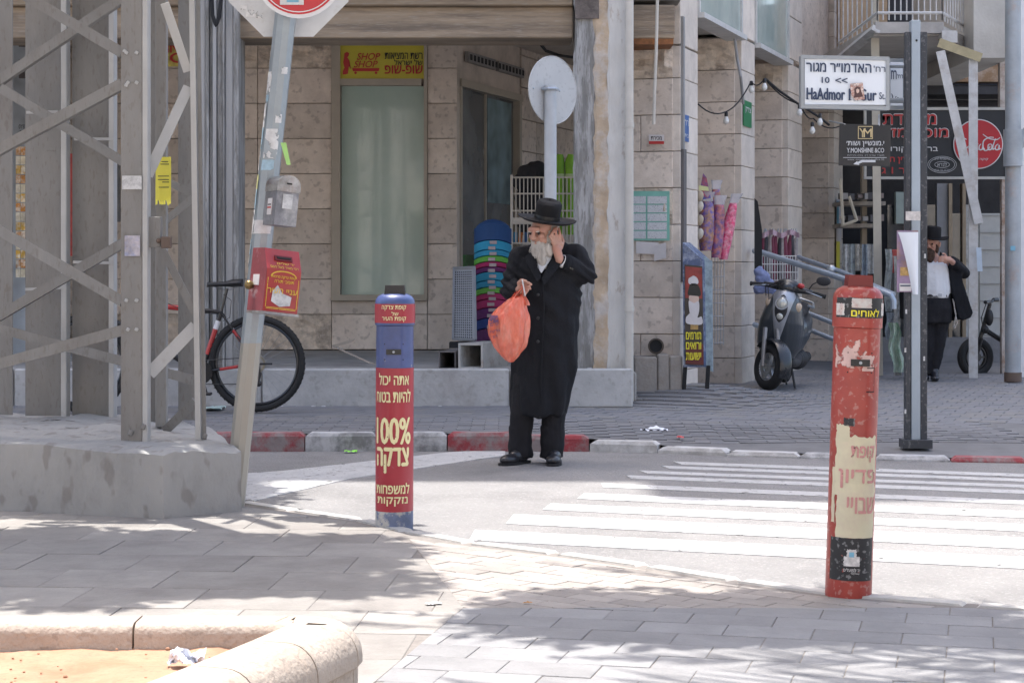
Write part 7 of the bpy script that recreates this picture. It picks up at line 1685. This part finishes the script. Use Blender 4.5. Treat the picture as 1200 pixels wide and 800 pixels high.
def nose(x, z, off=0.0):
    hw, yf, yb = npar(z); u = min(1, abs(x)/hw); return Vector((x, yf+(yb-yf)*.75*(1-(1-u**2.1)**.5)-off, z))
rg = []
for z, hw, yf, yb in NP:
    r_ = []
    for i in range(17): x = hw*math.sin(-PI/2+PI*i/16); p = nose(x*.999, z); r_.append(tuple(p))
    for i in range(7): t = i/6; r_.append((hw*(1-2*t)*.96, yb+.03*math.sin(PI*t), z))
    rg.append(r_)
mb = MB(); mb.rings(rg); fuse(mb, 'front_shield', M('blue_grey_scooter_paint', (.055,.066,.08), .3, .2, var=.1, coat=.5), scr_, .008, 4)
def npanel(hwf, z0, z1, off, nm, mt, n=14, m=22, par=None):
    mb = MB(); f_ = []
    for side in (0, 1):
        pass
    mb.grid(lambda u, v: nose(hwf(v)*(2*u-1), z0+(z1-z0)*v, off*(1-.9*abs(2*u-1)**4)+.003), n, m); return mb.build(nm, mt, par or scr_, False, True)
npanel(lambda v: .016+.100*v**.9 if v < .93 else .106*(1-(v-.93)*3), .46, .955, .014, 'nose_panel', slv)
npanel(lambda v: .070*math.sin(PI*min(.999, max(.001, v)))**.55, .655, .925, .022, 'lamp_recess', blkd)
mb = MB(); mb.caps((-.09,.14,.29), (.09,.14,.29), .07, .07); mb.build('lower_fairing', blkd, scr_, False, True)
lens = M('lamp_glass', (.55,.55,.50), .08, var=.2, scale=30, coat=.8, metal=.3); amb = M('indicator_lens', (.55,.42,.30), .15, coat=.6)
mb = MB(); mb.ball(nose(0,.84,.014),(.053,.030,.058), rot=(-.15,0,0), n=20, m=12); hl = mb.build('headlight', lens, scr_, False, True)
mb = MB(); mb.torus(.058,.006,30,6, Matrix.Translation(nose(0,.84,.024)) @ Matrix.Rotation(-.15,4,'X')); mb.build('lamp_rim', slv, hl, False, True)
mb = MB(); mb.ball(nose(0,.715,.016),(.033,.022,.036), n=16, m=10); mb.build('headlight', lens, scr_, False, True)
for sx in (-1,1): mb = MB(); mb.ball(nose(sx*.145,.82,-.008),(.040,.030,.048), rot=(0,sx*.35,sx*.9)); mb.build('indicator', amb, scr_, False, True)
MB().ball(nose(0,.555,.016), .008).build('nose_screw', black_m, scr_)
# handlebar cover, bars, grips, levers, mirror
fshell([('b',(0,.06,1.00),(.125,.075,.075)), ('b',(0,.0,.985),(.075,.05,.055)), ('c',(-.10,.06,.985),(-.22,.08,.985),.035,.026), ('c',(.10,.06,.985),(.22,.08,.985),.035,.026)], 'handlebar_cover', blk, .007, 3)
for sx in (-1,1):
    mb = MB(); mb.tube([(sx*.20,.08,.985),(sx*.36,.12,.965)], .019, 12); mb.tube([(sx*.36,.12,.965),(sx*.368,.122,.964)], .023, 12); mb.build('grip', rubber, scr_, False, True)
    mb = MB(); mb.tube([(sx*.18,.05,.985),(sx*.24,.02,.975),(sx*.34,.06,.955)], [.006,.006,.005], 6); mb.build('brake_lever', pole_g, scr_, False, True)
mb = MB(); mb.tube([(.20,.07,1.0),(.23,.06,1.06),(.27,.05,1.09)], .006, 6); mb.ball((.33,.05,1.11),(.070,.018,.045), rot=(0,-.1,0)); mb.build('mirror', blkd, scr_, False, True)
mb = MB(); mb.ball((.13,.02,1.03),(.035,.03,.025)); mb.build('red_switch', M('bike_red', ()), scr_, False, True)
mb = MB(); mb.tube([(-.1,.0,1.0),(-.17,-.05,.96),(-.14,-.05,.85)], .005, 6); mb.tube([(-.12,.02,1.02),(-.20,-.03,.98),(-.18,-.02,.88)], .005, 6); mb.build('brake_cables', black_p, scr_, False, True)
# floor, body, seat, tail
def yloft(secs, nm, mt, sm=4, vox=.011, p=.75):
    rg = []
    for y, hw, hz, zc in secs: rg.append([(hw*math.copysign(abs(math.cos(t))**p, math.cos(t)), y, zc+hz*math.copysign(abs(math.sin(t))**p, math.sin(t))) for t in [2*PI*i/28 for i in range(28)]])
    mb = MB(); mb.rings(rg); return fuse(mb, nm, mt, scr_, vox, sm)
yloft(((.12,.17,.07,.30),(.25,.19,.06,.27),(.5,.20,.06,.26),(.68,.19,.09,.30)), 'footboard', blkd)
yloft(((.95,.05,.02,.62),(1.1,.08,.05,.50),(1.22,.09,.06,.42),(1.30,.07,.04,.36)), 'rear_mudguard', blkd)
yloft(((.52,.12,.16,.46),(.58,.17,.20,.48),(.72,.195,.20,.52),(.92,.20,.16,.57),(1.12,.175,.12,.63),(1.28,.12,.08,.69),(1.36,.05,.04,.73)), 'rear_body', gphs)
yloft(((.44,.06,.03,.70),(.50,.11,.055,.715),(.62,.135,.06,.73),(.78,.14,.055,.74),(.86,.135,.07,.775),(1.05,.13,.06,.79),(1.20,.10,.04,.79),(1.26,.05,.02,.78)), 'seat', black_m)
fshell([('b',(.12,.80,.28),(.10,.28,.10)), ('c',(.15,.70,.24),(.17,1.15,.30),.05,.045)], 'engine_block', blkd, .012, 2, lambda c: .008*math.sin(c.y*90))
mb = MB(); mb.tube([(.13,.9,.82),(.16,1.1,.80),(.13,1.26,.84),(0,1.30,.86),(-.13,1.26,.84),(-.16,1.1,.80),(-.13,.9,.82)], .012, 8); mb.build('grab_rail', pole_g, scr_, False, True)
mb = MB(); mb.tube([(.12,.45,.22),(.20,.40,.02)], .012, 8); mb.tube([(.20,.36,.005),(.21,.44,.005)], .010, 6); mb.tube([(.0,.55,.20),(.10,.52,.03)], .010, 6); mb.build('side_stand', black_p, scr_, False, True)

# ================================================================ SMALL E-BIKES at the right
def ebike(px, py, Y, label, flip=1):
    s = Y/F; o = thing('electric_bike', P(px, py, Y), label, 'electric bike'); 
    w = empty_part('wheel', o, (0,0,.235)); w.rotation_euler = (0,0,.35); MB().torus(.19,.048,36,10).build('tyre', rubber, w, False, True); mb = MB(); mb.torus(.13,.012,30,6,flat=2.2)
    for k in range(5): a = 2*PI*k/5; mb.bar((0,0,0), (.13*math.cos(a),0,.13*math.sin(a)), .022, .03)
    mb.tube([(0,-.05,0),(0,.05,0)], .05, 14); mb.build('rim', fr_b, w, False, True)
    mb = MB(); f_ = flip
    for y in (-.07,.07): mb.tube([(0,y,.235),(.06*f_,y,.46)], .017, 8)
    mb.tube([(.06*f_,0,.46),(.17*f_,0,.86)], .024, 10); mb.build('fork', fr_b, o, False, True)
    mb = MB(); mb.tube([(.12*f_,0,.55),(.30*f_,.05,.44),(.50*f_,.1,.36),(.62*f_,.12,.38)], .030, 10); mb.tube([(.62*f_,.12,.38),(.74*f_,.14,.72)], .018, 8); mb.build('frame', fr_b, o, False, True)
    mb = MB(); mb.tube([(.10*f_,-.22,.88),(.17*f_,0,.87),(.26*f_,.20,.90)], .016, 8); mb.tube([(.26*f_,.20,.90),(.33*f_,.26,.90)], .022, 10); mb.tube([(.10*f_,-.22,.88),(.04*f_,-.30,.88)], .022, 10); mb.build('handlebar', fr_b, o, False, True)
    mb = MB(); mb.ball((.15*f_,-.04,.70),(.05,.05,.10)); mb.ball((.10*f_,-.05,.56),(.045,.045,.05)); mb.tube([(.1*f_,-.1,.86),(.04*f_,-.12,.7),(.08*f_,-.08,.5)], .006, 6); mb.build('bag_and_cables', black_p, o, False, True)
    mb = MB(); mb.ball((.74*f_,.14,.74),(.12,.07,.035)); mb.build('saddle', black_m, o, False, True)
    w2_ = empty_part('wheel', o, (.80*f_,.16,.235)); MB().torus(.19,.048,36,10).build('tyre', rubber, w2_, False, True); return o
ebike(1143, 442, 21.8, 'black folding electric bike with fat tyres parked behind the balcony post')
